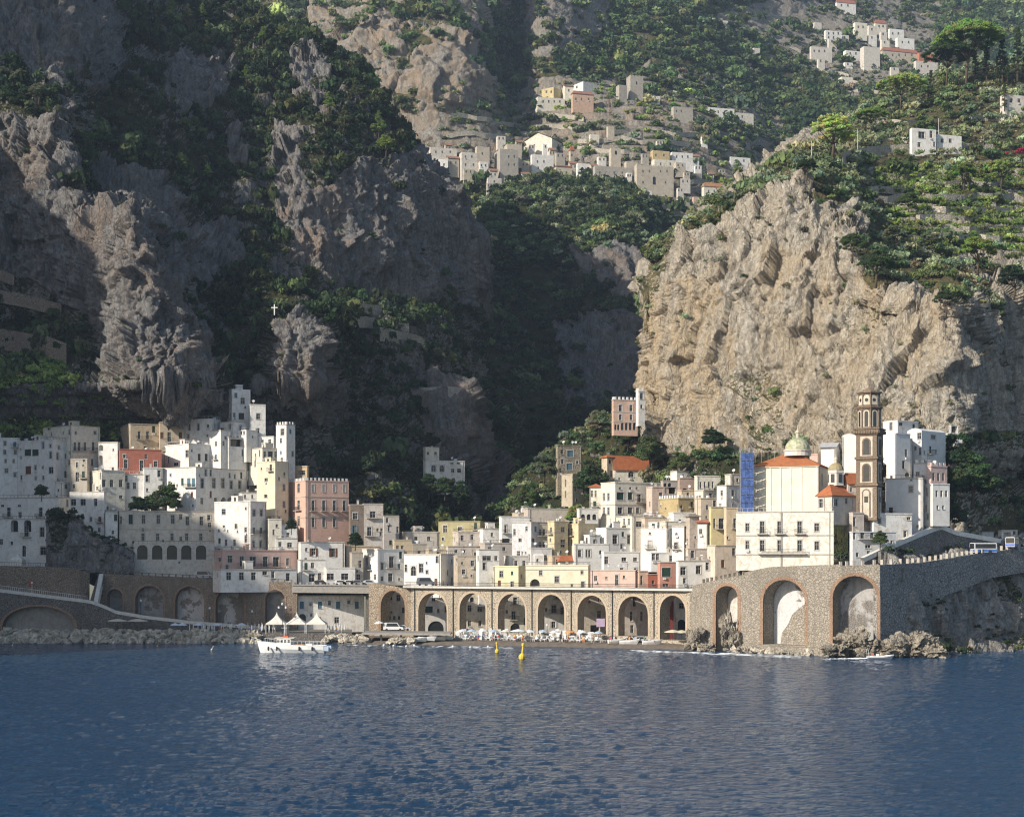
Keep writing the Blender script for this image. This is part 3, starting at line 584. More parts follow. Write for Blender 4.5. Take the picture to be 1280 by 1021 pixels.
def add_window(root, P, u, n, s0, s1, z0, z1, kind, fc, dep=.25):
    """frame + pane (+ shutters / balcony) in an opening"""
    def pt(s, z, d): return Vector((P.x+u.x*s-n.x*d, P.y+u.y*s-n.y*d, z))
    w_, h_ = s1-s0, z1-z0; f = MB(); t = min(.07, w_*.09); U = Vector((u.x, u.y, 0)); Nn = Vector((-n.x, -n.y, 0)); Zv = Vector((0, 0, 1)); dd = dep-.1
    if 'o' not in kind:
        for (a, b, c, e) in ((s0+.01, s0+t, z0+.01, z1-.01), (s1-t, s1-.01, z0+.01, z1-.01), (s0+t, s1-t, z1-t, z1-.01), (s0+t, s1-t, z0+.01, z0+t), ((s0+s1)/2-.025, (s0+s1)/2+.025, z0+t, z1-t)):
            f.box(pt(a, c, dd), U*(b-a), Nn*.07, Zv*(e-c))
        if h_ > 1.2: f.box(pt(s0+t, z0+h_*.62, dd+.01), U*(w_-2*t), Nn*.05, Zv*.07)
    if 't' in kind:   # stone surround standing proud of the wall
        g = .18
        for (a, b, c, e) in ((s0-g, s0-.004, z0-g*.2, z1+g), (s1+.004, s1+g, z0-g*.2, z1+g), (s0-.004, s1+.004, z1+.004, z1+g), (s0-g*1.4, s1+g*1.4, z1+g+.004, z1+g*1.7)):
            f.box(pt(a, c, -.06), U*(b-a), Nn*.055, Zv*(e-c))
    if 'd' not in kind and 'o' not in kind: f.box(pt(s0-.12, z0-.12, -.12), U*(w_+.24), Nn*.11, Zv*.11)
    nm = 'door' if 'd' in kind else ('archway' if 'o' in kind else 'window')
    if not f.v: f.box(pt(s0-.05, z0-.1, -.06), U*(w_+.1), Nn*.05, Zv*.09)
    fo = f.build(nm, SHC.get(fc, M_FRAME) if 'f' in kind else M_FRAME, root)
    fo['_o'] = root['_o']
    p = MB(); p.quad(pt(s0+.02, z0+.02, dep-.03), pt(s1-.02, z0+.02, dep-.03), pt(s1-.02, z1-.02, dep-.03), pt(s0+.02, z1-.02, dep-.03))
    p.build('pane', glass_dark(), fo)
    if int(s0*97+z0*31) % 6 == 0 and 'd' not in kind and 'o' not in kind and w_ > .6: q = MB(); q.box(pt(s0+w_*.1, z0-.75, -.36), U*.75, Nn*.33, Zv*.5); q.build('air_conditioner', M_DISH, fo)
    if 's' in kind or 'c' in kind:
        for sg in (0, 1):
            q = MB(); ww = w_*.5
            if 'c' in kind: a = s0+.02 if sg == 0 else (s0+s1)/2+.01; q.box(pt(a, z0+.03, .1), U*(ww-.03), Nn*.04, Zv*(h_-.06))
            else: a = s0-ww-.03 if sg == 0 else s1+.03; q.box(pt(a, z0-.02, -.05), U*ww, Nn*.045, Zv*(h_+.04))
            q.build('shutter', SHC.get(fc, M_GRN), fo)
    if 'b' in kind:
        bw = max(w_*.7, .6); s = MB(); s.box(pt(s0-bw, z0-.22, -.9), U*(w_+2*bw), Nn*.895, Zv*.18); bo = s.build('balcony', M_STONE, root); bo['_o'] = root['_o']
        r_ = MB(); nb = max(5, int((w_+2*bw)/.28)); 
        for i in range(nb+1): r_.box(pt(s0-bw+.03+(w_+2*bw-.1)*i/nb, z0-.04, -.86), U*.045, Nn*.045, Zv*.95)
        r_.box(pt(s0-bw, z0+.9, -.88), U*(w_+2*bw), Nn*.07, Zv*.06)
        for e in (s0-bw, s0+w_+bw-.05): r_.box(pt(e, z0+.9, -.8), U*.05, Nn*.78, Zv*.05)
        r_.build('railing', M_IRON, bo)
    return fo
def pergola(root, a, ux, uy, z, h=2.4, mat=None):
    mb = MB()
    for i in range(3):
        for j in range(2): mb.box(a+ux*(i*.48)+uy*(j*.94)+Vector((0, 0, z)), ux.normalized()*.14, uy.normalized()*.14, Vector((0, 0, h)))
    for i in range(9): mb.box(a+ux*(i*.121)+Vector((0, 0, z+h+.004)), ux.normalized()*.1, uy*1.0, Vector((0, 0, .12)))
    return mb.build('pergola', mat or M_WHT, root)
def rooftop(root, pts, z, r, k):
    """antennas, dishes, tanks, chimneys: parts of the roof"""
    c = sum(pts, Vector((0, 0)))/4
    for _ in range(k):
        q = c+(pts[r.randrange(4)]-c)*r.uniform(.15, .8); t = r.random()
        if t < .34:
            mb = MB(); h = r.uniform(1.6, 3.2); mb.tube([(q.x, q.y, z), (q.x, q.y, z+h)], .035, 4)
            for j in range(3): mb.box((q.x-.5+.1*j, q.y, z+h-.2-.25*j), (1-.2*j, 0, 0), (0, .03, 0), (0, 0, .03))
            mb.build('antenna', M_IRON, root)
        elif t < .62:
            mb = MB(); a = R(r.uniform(-130, -60)); d = Vector((math.cos(a)*.8, math.sin(a)*.8, .55)).normalized(); u = d.cross(Vector((0, 0, 1))).normalized(); v = u.cross(d); o = Vector((q.x, q.y, z+1.5))
            rings = [[o+d*(rr*rr*.5)+(u*math.cos(i*math.pi/5)+v*math.sin(i*math.pi/5))*rr for i in range(10)] for rr in (.03, .25, .45)]
            mb.ring(rings, True, False); mb.tube([(q.x, q.y, z), (q.x, q.y, z+1.5)], .04, 4); mb.tube([o, o+d*.5], .02, 4); mb.build('satellite_dish', M_DISH, root)
        elif t < .85:
            mb = MB(); h = r.uniform(.8, 1.6); mb.cbox((q.x, q.y, z), .6, .6, h); mb.cbox((q.x, q.y, z+h+.004), .8, .8, .12); mb.build('chimney', M_STONE, root)
        else:
            mb = MB(); mb.lathe((q.x, q.y, z), [(.55, 0), (.6, .1), (.6, 1.1), (.5, 1.25), (.15, 1.3)], 10); mb.build('water_tank', M_DISH, root)
def H(label, xl, xc, xr, yt, yb, c=WH, wins=(), roof='flat', Y=None, dY=0, th=None, dirt=.5, name='house', cat='house', group=None, stuff=None, par=.55, ext=6, perg=False, cornice=True, dep=None, mat=None, band=(), merlon=False, stack=True, colr=None, wmat=None, gh=None, auto=True):
    Yc = (Y if Y is not None else Yh(xc, yb))+dY; Xc = (xc-CX)*Yc/F; wl, wr = xc-xl, xr-xc; NHOUSE[0] += 1; r = random.Random(NHOUSE[0]*13+5)
    if th is None:
        if wl < 2: t = math.atan(kx(xc))+R(90)-.001
        elif wr < 2: t = math.atan(kx(xc))+.02
        else: t = min(max(math.atan2(wr, wl), R(14)), R(74))
    else: t = R(th)
    ct, st = math.cos(t), math.sin(t); kl, kr = kx(xl), kx(xr)
    Dd = dep or 8.
    L = (Xc-kl*Yc)/(ct+kl*st) if wl >= 2 else Dd
    Rr = (kr*Yc-Xc)/(st-kr*ct) if wr >= 2 else Dd
    if not 0 < L < 60: L = 12
    if not 0 < Rr < 45: Rr = 12
    if wr >= 2 and wl >= 2: L = max(L, 1.5); Rr = max(Rr, 1.5)
    P0 = Vector((Xc, Yc)); u1 = Vector((-ct, st)); u2 = Vector((st, ct)); PLt = P0+u1*L; PRt = P0+u2*Rr; PB = PLt+u2*Rr
    nL = Vector((-st, -ct)); nR = Vector((ct, -st)); zt, zb = zat(yt, Yc), zat(yb, Yc)-ext
    root = empty(name, (Xc, Yc, zb), label, cat, group)
    wm = mat or plaster(c, dirt); hl, hr, todo = [], [], []
    for wn in wins:
        kind, wy, hh, ww, xs = wn[:5]; fc = wn[5] if len(wn) > 5 else r.choice('gnbdg')
        for x in xs:
            left = x <= xc and wl >= 2
            base, uu = (P0, u1) if left else (P0, u2)
            def hit(xx):
                k = kx(xx); den = uu.x-k*uu.y; return (k*Yc-Xc)/den if abs(den) > 1e-5 else 0
            sa, sb = sorted((hit(x-ww/2), hit(x+ww/2))); mid = (sa+sb)/2; Ym = Yc+uu.y*mid; Lf = L if left else Rr
            hw = max((sb-sa)/2, .28); hw = min(hw, ww*Ym/F*.5*1.9); sa, sb = mid-hw, mid+hw
            if sa < .1: sb += .1-sa; sa = .1
            if sb > Lf-.1: sa -= sb-Lf+.1; sb = Lf-.1
            if sa < .05: continue
            z0, z1 = zat(wy+hh/2, Ym), zat(wy-hh/2, Ym)
            if z1 > zt-.15: z1 = zt-.2
            dpt = 1.6 if 'L' in kind else .25
            if any(not (sb < h[0]-.02 or sa > h[1]+.02 or z1 < h[2]-.02 or z0 > h[3]+.02) for h in (hl if left else hr)): continue
            if left: hl.append((L-sb, L-sa, z0, z1, dpt, 'a' in kind)); todo.append((PLt, -u1, nL, L-sb, L-sa, z0, z1, kind, fc, dpt))
            else: hr.append((sa, sb, z0, z1, dpt, 'a' in kind)); todo.append((P0, u2, nR, sa, sb, z0, z1, kind, fc, dpt))
    if auto and wins and group is None and name == 'house':     # the many small openings of old facades
        for (base, uu, nn, Lf, hh_, is_l) in ((PLt, -u1, nL, L, hl, 1), (P0, u2, nR, Rr, hr, 0)):
            if (wl if is_l else wr) < 7: continue
            zv = zat(yb+6, Yc); nx_ = int(Lf/2.6)
            for j in range(int((zt-zv)/3.0)):
                for i in range(nx_):
                    if r.random() > .62: continue
                    wd, hg = r.choice(((.7, 1.0), (.8, 1.3), (.9, 1.5), (.55, .7), (.9, 1.9))); a = Lf*(i+.5)/nx_-wd/2+r.uniform(-.3, .3); z0 = zt-2.6-j*3.0+r.uniform(-.25, .25); b, z1 = a+wd, z0+hg
                    if a < .3 or b > Lf-.3 or z0 < zb+.3 or z1 > zt-.5 or any(not (b < h[0]-.75 or a > h[1]+.75 or z1 < h[2]-.45 or z0 > h[3]+.45) for h in hh_): continue
                    k_ = r.choice(('w', 'wt', 'wt', 'wc', 'w', 'wcb' if hg > 1.4 else 'w')); hh_.append((a, b, z0, z1, .25, False)); todo.append((base, uu, nn, a, b, z0, z1, k_, r.choice('gndbg'), .25))
    mb = MB(); face_holes(mb, PLt, P0, nL, zb, zt, hl); face_holes(mb, P0, PRt, nR, zb, zt, hr)
    for a, b in ((PRt, PB), (PB, PLt)): mb.quad((*a, zb), (*b, zb), (*b, zt), (*a, zt))
    flat_ = roof in ('flat', 'none')
    zr = zt-par if flat_ else zt
    def inset(d): return [P0+u1*d+u2*d, PLt-u1*d+u2*d, PB-u1*d-u2*d, PRt+u1*d-u2*d]
    if flat_:
        q = inset(.28); o = [P0, PLt, PB, PRt]
        for i in range(4): j = (i+1) % 4; mb.quad((*o[i], zt), (*o[j], zt), (*q[j], zt), (*q[i], zt)); mb.quad((*q[i], zt), (*q[j], zt), (*q[j], zr), (*q[i], zr))
    mb.build('wall', wm, root)
    for tdo in todo: add_window(root, *tdo)
    q = inset(.285); rf = MB()
    if flat_:
        rf.add([(*p, zr+.01) for p in q], [(0, 1, 2, 3)]); rf.build('roof', M_ROOFT, root)
    elif roof in ('gable', 'gableR', 'hip'):
        h = gh or min(L, Rr)*.28; o = .45; P = [P0-u1*o-u2*o, PLt+u1*o-u2*o, PB+u1*o+u2*o, PRt-u1*o+u2*o]; rt = M_TILE if colr is None else tiles(colr)
        e = [(*p, zt+.02) for p in P]; e2 = [(*p, zt+.22) for p in P]
        if roof == 'hip':
            if L > Rr: a, b = (P[0]+P[3])/2+u1*Rr*.5, (P[1]+P[2])/2-u1*Rr*.5
            else: a, b = (P[0]+P[1])/2+u2*L*.5, (P[2]+P[3])/2-u2*L*.5
            top = [(*a, zt+.22+h), (*b, zt+.22+h)]
            fs = [(0, 1, 5, 4), (2, 3, 4, 5), (3, 0, 4), (1, 2, 5)] if L > Rr else [(1, 2, 5, 4), (3, 0, 4, 5), (0, 1, 4), (2, 3, 5)]
            rf.add(e2+top, fs); rf.add(e+e2, [(0, 1, 5, 4), (1, 2, 6, 5), (2, 3, 7, 6), (3, 0, 4, 7), (0, 3, 2, 1)])
        else:
            if roof == 'gable': a, b, m0, m1 = (P[0]+P[3])/2, (P[1]+P[2])/2, (P0+PRt)/2, (PLt+PB)/2; fs = [(0, 1, 5, 4), (2, 3, 4, 5)]; tri = ((P0, PRt, m0), (PLt, PB, m1))
            else: a, b, m0, m1 = (P[0]+P[1])/2, (P[2]+P[3])/2, (P0+PLt)/2, (PRt+PB)/2; fs = [(1, 2, 5, 4), (3, 0, 4, 5)]; tri = ((P0, PLt, m0), (PRt, PB, m1))
            rf.add(e2+[(*a, zt+.22+h), (*b, zt+.22+h)], fs); rf.add(e+[(*a, zt+h), (*b, zt+h)], fs); g = MB()
            for p, q_, m in tri: g.add([(*p, zt), (*q_, zt), (*m, zt+h-.02)], [(0, 1, 2)])
            g.build('gable', wm, root)
        rf.build('roof', rt, root)
    elif roof == 'vault':
        N = 8; a0, b0, c0, d0 = P0, PLt, PB, PRt; vs = []
        for i in range(N+1):
            t_ = i/N; hh = math.sin(math.pi*t_)*min(L, Rr)*(gh or .22)
            p, q_ = a0+(b0-a0)*t_, d0+(c0-d0)*t_; vs += [(*p, zt+.01+hh), (*q_, zt+.01+hh)]
        rf.add(vs, [(2*i, 2*i+2, 2*i+3, 2*i+1) for i in range(N)]); rf.add(vs[::2], [tuple(range(N+1))]); rf.build('roof', wm, root)
    if cornice and flat_:
        k = MB(); nLv, nRv = Vector((*nL, 0)), Vector((*nR, 0)); cz = Vector((0, 0, .22)); v3 = lambda p, z: Vector((*p, z))
        k.box(v3(PLt, zt-.25)+nLv*.004, v3(P0-PLt, 0)+nRv*.15, nLv*.14, cz); k.box(v3(P0, zt-.25)+nRv*.004+nLv*.002, v3(PRt-P0, 0), nRv*.14, cz); k.build('cornice', M_STONE if r.random() < .5 else wm, root)
    for yb_ in band:
        k = MB(); z = zat(yb_, Yc); k.box(Vector((*PLt, z))+Vector((*nL, 0))*.004, Vector((*(P0-PLt), 0))+Vector((*nR, 0))*.12, Vector((*nL, 0))*.1, Vector((0, 0, .25))); k.box(Vector((*P0, z))+Vector((*nR, 0))*.004+Vector((*nL, 0))*.003, Vector((*(PRt-P0), 0)), Vector((*nR, 0))*.1, Vector((0, 0, .25))); k.build('string_course', M_STONE, root)
    if merlon:
        k = MB()
        for (A, u, Lf, nn) in ((P0, u1, L, nL), (P0, u2, Rr, nR)):
            m = max(2, int(Lf/1.1))
            for i in range(m):
                p = A+u*(Lf*(i+.2)/m); k.box((*(p-nn*.26), zt+.004), (*(u*Lf/m*.5), 0), (*(nn*.24), 0), (0, 0, .75))
        k.build('merlons', wm if merlon is True else M_WHT, root)
    if stuff is None: stuff = 2 if flat_ and L*Rr > 25 else 0
    if flat_ and stuff: rooftop(root, inset(.6), zr+.02, r, stuff)
    if perg: pergola(root, Vector((*(P0+u1*L*.25+u2*Rr*.2), 0)), Vector((*(u1*min(L*.6, 6)), 0)), Vector((*(u2*min(Rr*.5, 4)), 0)), zr+.02)
    if flat_ and group is None and min(L, Rr) > 5 and r.random() < .45:      # stair cabin on the terrace
        k = MB(); o = P0+u1*L*r.uniform(.3, .6)+u2*Rr*.35; k.box((*o, zr+.012), (*(u1*2.4), 0), (*(u2*2.2), 0), (0, 0, 2.1)); k.box((*(o-u1*.12-u2*.12), zr+2.116), (*(u1*2.64), 0), (*(u2*2.44), 0), (0, 0, .12)); k.build('stair_cabin', wm, root)
        k = MB(); k.box((*(o+u1*.7+nL*.03), zr+.02), (*(u1*.8), 0), (*(nL*-.02), 0), (0, 0, 1.8)); k.build('cabin_door', SHC[r.choice('gnd')], root)
    if flat_ and group is None and L > 5 and r.random() < .5:                # thin rail round the terrace
        k = MB(); 
        for (A, u, Lf) in ((P0, u1, L), (P0, u2, Rr)):
            for i in range(int(Lf/1.2)+1): k.box((*(A+u*i*1.2+(u1+u2)*.1), zt+.004), (.05, 0, 0), (0, .05, 0), (0, 0, .7))
            k.tube([(*(A+(u1+u2)*.1), zt+.7), (*(A+u*Lf+(u1+u2)*.1), zt+.7)], .035, 4)
        k.build('terrace_rail', M_IRON if r.random() < .6 else M_WHT, root)
    if group is None and wl >= 8 and r.random() < .7:
        k = MB(); x = L*r.choice((.04, .96, .5)); p_ = PLt-u1*x+nL*.09
        if not any(h[0]-.2 < x < h[1]+.2 for h in hl): k.tube([(*p_, zb), (*p_, zt-.3)], .07, 5); k.build('drain_pipe', M_CONC, root)
    if group is None and r.random() < .5 and Rr > 4:
        k = MB(); x = Rr*r.choice((.05, .95)); p_ = P0+u2*x+nR*.09
        if not any(h[0]-.2 < x < h[1]+.2 for h in hr): k.tube([(*p_, zb), (*p_, zt-.3)], .07, 5); k.build('drain_pipe', M_CONC, root)
    root['_g'] = (Xc, Yc, zt)
    return root
# ================= western (shaded) half of the town =================
H('low white house at the far western edge with a small upper window', -30, -28, 25, 546, 600, WH, [('w', 565, 6, 4, [6, 19]), ('w', 576, 5, 3, [7, 17]), ('w', 588, 6, 5, [8])], dY=2)
H('broad white house with paired green shutters over two red brown shuttered windows', 22, 67, 90, 549, 604, WH, [('wc', 565.5, 8, 8, [34.7, 44.2, 57.8], 'g'), ('wc', 587.5, 10, 7, [35.3, 56.5], 'n'), ('w', 587.5, 8, 6, [66], 'b'), ('w', 570, 6, 3, [82.5]), ('ws', 593, 8, 4, [84.6], 'd')], stuff=4)
H('tall cream house with roof posts and curved iron balconies on its upper floor', 54, 90, 125, 531, 590, CM, [('db', 558, 11, 3.2, [93.7, 99, 106.3, 116.5]), ('w', 578, 9, 2.8, [101, 115.6]), ('w', 535, 5, 4, [61], 'n')], th=42)
H('grey streaked block below the cream house with one dark door', 88, 109, 112, 573, 612, GS, [('wt', 581, 7, 3, [96.5]), ('d', 596, 12, 4, [96.5], 'g'), ('w', 576, 3, 3, [100, 105])], dirt=.9)
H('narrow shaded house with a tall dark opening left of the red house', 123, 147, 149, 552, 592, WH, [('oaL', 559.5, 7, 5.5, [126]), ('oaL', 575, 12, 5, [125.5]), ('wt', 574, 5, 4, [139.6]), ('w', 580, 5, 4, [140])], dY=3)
H('tan stone house with a lit left side and two balcony doors', 146, 163, 199, 529, 562, TN, [('db', 544, 10, 3.5, [174, 184.5]), ('w', 544, 8, 3, [153])], dirt=.9, dY=4, perg=False)
H('tan villa with brown shutters beside the broad white terrace houses', 197, 200, 230, 527, 560, (.55, .47, .36), [('wc', 544, 8, 4, [202.5, 225.5], 'n'), ('db', 546, 12, 4.5, [211.5], 'w')], dY=3)
H('brick red house with three tall dark windows and white pipes', 148, 150, 202, 561, 603, RD, [('wt', 580, 11, 4.5, [157.2]), ('wt', 582, 13, 4.5, [177]), ('wt', 580, 7, 4.5, [194.5])], th=None, stuff=3)
H('small white wing under the red house with a shuttered window', 154, 156, 180, 592, 618, WH, [('w', 598, 8, 3, [158]), ('w', 607, 8, 4, [160, 168])])
H('white cube with one window in front of the red house', 178, 180, 204, 584, 618, WH, [('wt', 598, 8, 4, [184]), ('w', 612, 4, 2.5, [184])], dY=-1)
H('weathered cream house with three windows right of the domed white house', 109, 127, 156, 587, 642, CM, [('w', 604, 9, 4.5, [130, 139.4, 151]), ('w', 600, 9, 3, [115]), ('w', 621, 4, 4, [151])], dirt=1.)
H('white house with three dark windows above the rocky slope', 87, 130, 132, 614, 667, WH, [('w', 627.6, 8, 6.5, [91.7, 103.7], 'd'), ('w', 627.6, 9, 4, [119.4]), ('w', 646, 8, 3.5, [103]), ('wcb', 649, 12, 7, [119], 'g')], stuff=0)
H('little rounded white house with a dark pergola roof', 88, 108, 112, 601, 616, WH, [('wa', 610, 7, 5, [97])], roof='vault', dY=3)
H('cluster of small white rooms with a brown tiled awning', 55, 78, 90, 602, 626, WH, [('w', 608, 5, 4, [60]), ('w', 608, 6, 4, [83]), ('oa', 622, 5, 6, [70])], dY=4)
H('long low white house with a row of balcony doors at the western edge', -30, 72, 88, 621, 656, WH, [('db', 640, 12, 4.6, [10.8, 30.9, 50.7], 'g'), ('db', 641, 12, 4.6, [65.2], 'g'), ('db', 641, 13, 5, [77.5], 'g'), ('w', 632, 3, 4, [3, 24])], th=18, stuff=2)
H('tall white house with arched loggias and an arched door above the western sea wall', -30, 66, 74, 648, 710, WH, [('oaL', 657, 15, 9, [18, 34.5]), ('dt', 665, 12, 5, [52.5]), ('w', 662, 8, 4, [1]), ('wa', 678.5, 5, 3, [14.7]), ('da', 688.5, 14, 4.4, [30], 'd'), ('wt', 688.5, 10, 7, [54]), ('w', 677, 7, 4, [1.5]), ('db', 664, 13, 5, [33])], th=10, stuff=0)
H('cream tower slab topmost on the rock', 270, 281, 283, 467, 500, CM, [], dY=4, stuff=1)
H('topmost white house standing against the grey cliff', 279, 290, 313, 486, 530, WH, [('w', 501, 8, 5.5, [303.4], 'g'), ('w', 501, 8, 4.5, [283.5], 'd'), ('w', 520, 8, 3, [293]), ('wc', 520, 8, 7, [301.8], 'd'), ('oL', 520, 8, 4, [282])], stuff=1)
H('lower white wing joined right of the topmost white house', 311, 313, 332, 505, 546, WH, [('wt', 520.5, 7, 5, [322.8], 'g'), ('w', 538, 6, 5, [322], 'b')], stuff=2)
H('small white rooms with twin dark windows under the topmost house', 274, 292, 308, 526, 548, WH, [('w', 538, 7, 4, [277.5, 285.2], 'd')], dY=-1)
H('tiny white annex with two slit windows', 293, 308, 322, 537, 552, WH, [('w', 541, 4, 2.2, [301.6, 305])], dY=-2)
H('white house with a dark glazed veranda opening', 264, 286, 309, 546, 572, WH, [('oL', 553, 10, 18, [297], 'd'), ('w', 554, 6, 3.5, [269.5, 279])], dY=0)
H('tall narrow white house with a stepped top at the edge of the woods', 345, 358, 369, 530, 580, WH, [('wt', 540, 8, 4, [353], 'b'), ('w', 567, 7, 3, [366])], stuff=0, merlon=True)
H('low white terrace house left of the stepped narrow house', 307, 342, 346, 545, 566, WH, [('w', 552, 5, 3, [328])], dY=3)
H('cream terraced house with a row of five openings', 304, 328, 360, 559, 580, CM, [('w', 568, 5, 3.4, [312]), ('w', 568, 8, 3, [331, 344.5]), ('o', 568, 8, 6, [338]), ('w', 569, 8, 6, [352.5], 'd')], stuff=2)
H('white house with four narrow windows under the grey rock', 228, 265, 276, 523, 556, WH, [('wt', 534, 8, 2.6, [236.6, 247.8, 258]), ('w', 540, 6, 2.4, [267.5])], dY=2, stuff=2)
H('plain white side house with two lit windows', 262, 276, 288, 537, 576, WH, [('w', 554.5, 6, 2.5, [270]), ('w', 554, 6, 2.5, [279.5])])
H('white house with a vaulted terrace and three dark windows', 206, 236, 264, 554, 586, WH, [('w', 567, 9, 4, [234], 'd'), ('wc', 571.5, 9, 3.5, [249, 257.8], 'd'), ('w', 580, 4, 6, [219.6])], stuff=4)
H('long white house with a pair of blue shutters and seven tall windows', 199, 245, 319, 583, 640, WH, [('wc', 602, 9, 3, [228]), ('dcb', 603, 11, 4, [236, 241.8], 'b'), ('wt', 604, 12, 4, [252.8, 267.2, 278.6]), ('wt', 606, 10, 3.4, [289, 299.7, 310.3]), ('ws', 625.5, 8, 6, [214.7], 'd'), ('oaL', 624, 14, 8.5, [227.8]), ('w', 626, 8, 3.4, [252.3, 269.4]), ('oaL', 628, 13, 6.5, [279.7, 287.5])], th=30, stuff=3)
H('white block with oval openings below the seven windowed house', 298, 302, 332, 615, 634, WH, [('w', 620.5, 4.5, 2, [306.4, 315.4])])
H('cream square tower house with four small windows and a bright left side', 321, 344, 361, 576, 652, CR, [('w', 599.5, 4.2, 4, [332.6]), ('w', 620, 4.2, 4, [332.2]), ('w', 592, 4, 2.4, [355.6]), ('wt', 609.5, 8, 2.6, [355]), ('wt', 630.5, 8, 2.6, [355])], th=38, stuff=0, par=.9, dirt=.25)
H('tall pink palace with a white balustrade and shallow balconies', 359, 382, 436, 600, 669, PK, [('wt', 610, 11, 4.6, [373.4]), ('wtb', 631.5, 12, 4.6, [373.4]), ('wt', 651, 12, 4.6, [373.4]), ('wtc', 610.5, 9, 3.2, [391.3, 404.7, 418, 430.5], 'w'), ('wtb', 632, 13, 3.6, [391.3, 404.7, 418, 430.5], 'w'), ('wt', 652, 13, 3.4, [391.3, 404.7, 418], 'w')], th=62, cat='palace', name='palace', stuff=0, band=(597+24, 597+50), merlon='w', dirt=.3)
H('tan rooftop pavilion behind the balustrade of the pink palace', 366, 384, 386, 582, 604, (.60, .45, .28), [('w', 591, 6, 9, [377])], dY=8)
H('white corner house with a bright left wall and awnings on its right side', 268, 313, 333, 626, 692, WH, [('w', 639.5, 7, 5, [279.5], 'd'), ('w', 657.5, 6, 3.6, [295]), ('w', 658, 3, 3, [280]), ('wt', 641, 8, 3.4, [317.4, 326.6]), ('wb', 663, 8, 3.4, [317.5, 326.4]), ('wt', 680, 8, 3, [317, 325.8]), ('w', 678, 8, 3, [282.5, 293])], th=30, stuff=0)
H('low cream house between the white corner house and the pink palace', 332, 336, 352, 648, 682, CM, [('w', 665, 7, 2.6, [335, 342]), ('w', 657, 4, 3, [346])], stuff=1)
H('low white garden house with hedges under the pink palace', 350, 352, 372, 655, 684, WH, [('w', 668, 5, 4, [360])], dY=2)
H('dark brown stone house with a pale window right of the pink palace', 436, 438, 455, 630, 674, BS, [('wt', 645, 8, 6, [444], 'b'), ('ws', 662, 11, 4.4, [443], 'b')], dirt=.8, stuff=1)
H('grey white house with a shuttered balcony door right of the brown stone house', 453, 455, 479, 629, 682, (.62, .57, .52), [('db', 643, 8, 7, [466], 'w'), ('dtb', 664, 11, 5.4, [461.7], 'g'), ('w', 662, 4, 3, [472, 477]), ('w', 667, 5, 3, [476])], dirt=.8)
H('pale grey end house at the dark woods edge', 477, 480, 499, 644, 678, (.60, .56, .52), [('w', 650, 6, 3, [484]), ('w', 660, 8, 2, [486]), ('w', 662, 8, 3, [497])], dY=4)
H('long tan and white house with seven tall windows above the arcaded terrace', 146, 149, 268, 638, 679, (.66, .60, .51), [('wct', 649, 12, 5, [163.4], 'g'), ('wt', 649, 11, 4.5, [179.4, 197.9, 215.9]), ('wt', 651, 11, 4.4, [234.2, 251.8]), ('w', 656, 6, 4, [262]), ('wt', 671, 9, 4, [178.7, 197, 215, 233.4, 251]), ('w', 650, 10, 3, [150.5])], th=None, dirt=.8, stuff=4, merlon=False, band=(662,))
H('small white house left of the long tan house', 130, 132, 147, 640, 684, WH, [('wc', 647, 8, 4, [146], 'g'), ('w', 665, 5, 3, [141]), ('w', 666, 5, 4, [147])], dY=-1)
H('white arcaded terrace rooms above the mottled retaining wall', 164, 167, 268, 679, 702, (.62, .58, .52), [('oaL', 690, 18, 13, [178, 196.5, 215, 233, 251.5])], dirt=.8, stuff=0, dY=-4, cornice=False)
H('long pink house with dark balcony doors above the arched sea wall', 268, 278, 371, 687, 713, PL, [('wt', 699.5, 5, 7, [274.5]), ('wt', 698.5, 9, 6, [287.5], 'g'), ('dtb', 701.5, 13, 5.5, [302.3], 'g'), ('dtb', 702, 13, 8, [316], 'g'), ('dtb', 702, 13, 6, [331.7], 'g'), ('dtb', 702, 12, 7.5, [345], 'g'), ('wt', 702, 9, 3.4, [359.4], 'd')], th=62, stuff=4, dirt=.3, dY=-2)
H('white ground floor row with dark garage doors beneath the long pink house', 266, 276, 371, 711, 731, WH, [('d', 720, 10, 6, [286, 302, 317], 'd'), ('w', 716, 5, 6, [331]), ('d', 721, 10, 5, [360]), ('w', 718, 6, 3, [272])], th=62, dY=-4, stuff=0, par=.1, Y=428, ext=2)
H('white house with brown shutters above two low white shops', 373, 376, 431, 677, 702, WH, [('ws', 690, 10, 5, [392], 'n'), ('ws', 690.5, 11, 5, [416.5], 'n')], stuff=3)
H('low white shop with one upper window and a dark door by the road', 372, 375, 407, 699, 730, WH, [('w', 706.5, 7, 4, [390.7], 'b'), ('d', 722, 10, 7.5, [389.7], 'b')], dY=-2, ext=2)
H('white shop with two wide glazed doors by the road', 405, 408, 444, 709, 730, WH, [('w', 720.5, 8, 9, [413, 431], 'b')], dY=-3, ext=2, stuff=0)
H('white upper terrace house with posts above the pink row', 342, 345, 372, 672, 690, WH, [('w', 680, 6, 4, [350]), ('w', 681, 6, 6, [362])], dY=2)
H('rough tan stone house half hidden behind the white cube house', 437, 440, 454, 690, 730, GS, [('w', 705, 9, 4, [450]), ('d', 722, 9, 5, [448])], dirt=.9)
H('old tan terrace house with a small white lantern gable', 430, 433, 474, 682, 696, TN, [], stuff=2, dY=3)
H('white cube house with a bright left side and a balcony door', 453, 472, 505, 686, 732, WH, [('wt', 701.5, 9, 3, [458.6]), ('wt', 701, 10, 3.2, [468.8]), ('dtb', 702.5, 14, 6, [489.4], 'd'), ('wt', 721.5, 10, 5.4, [488]), ('d', 721, 7, 3.4, [468.6], 'n')], th=58, stuff=1, dirt=.2, ext=3)
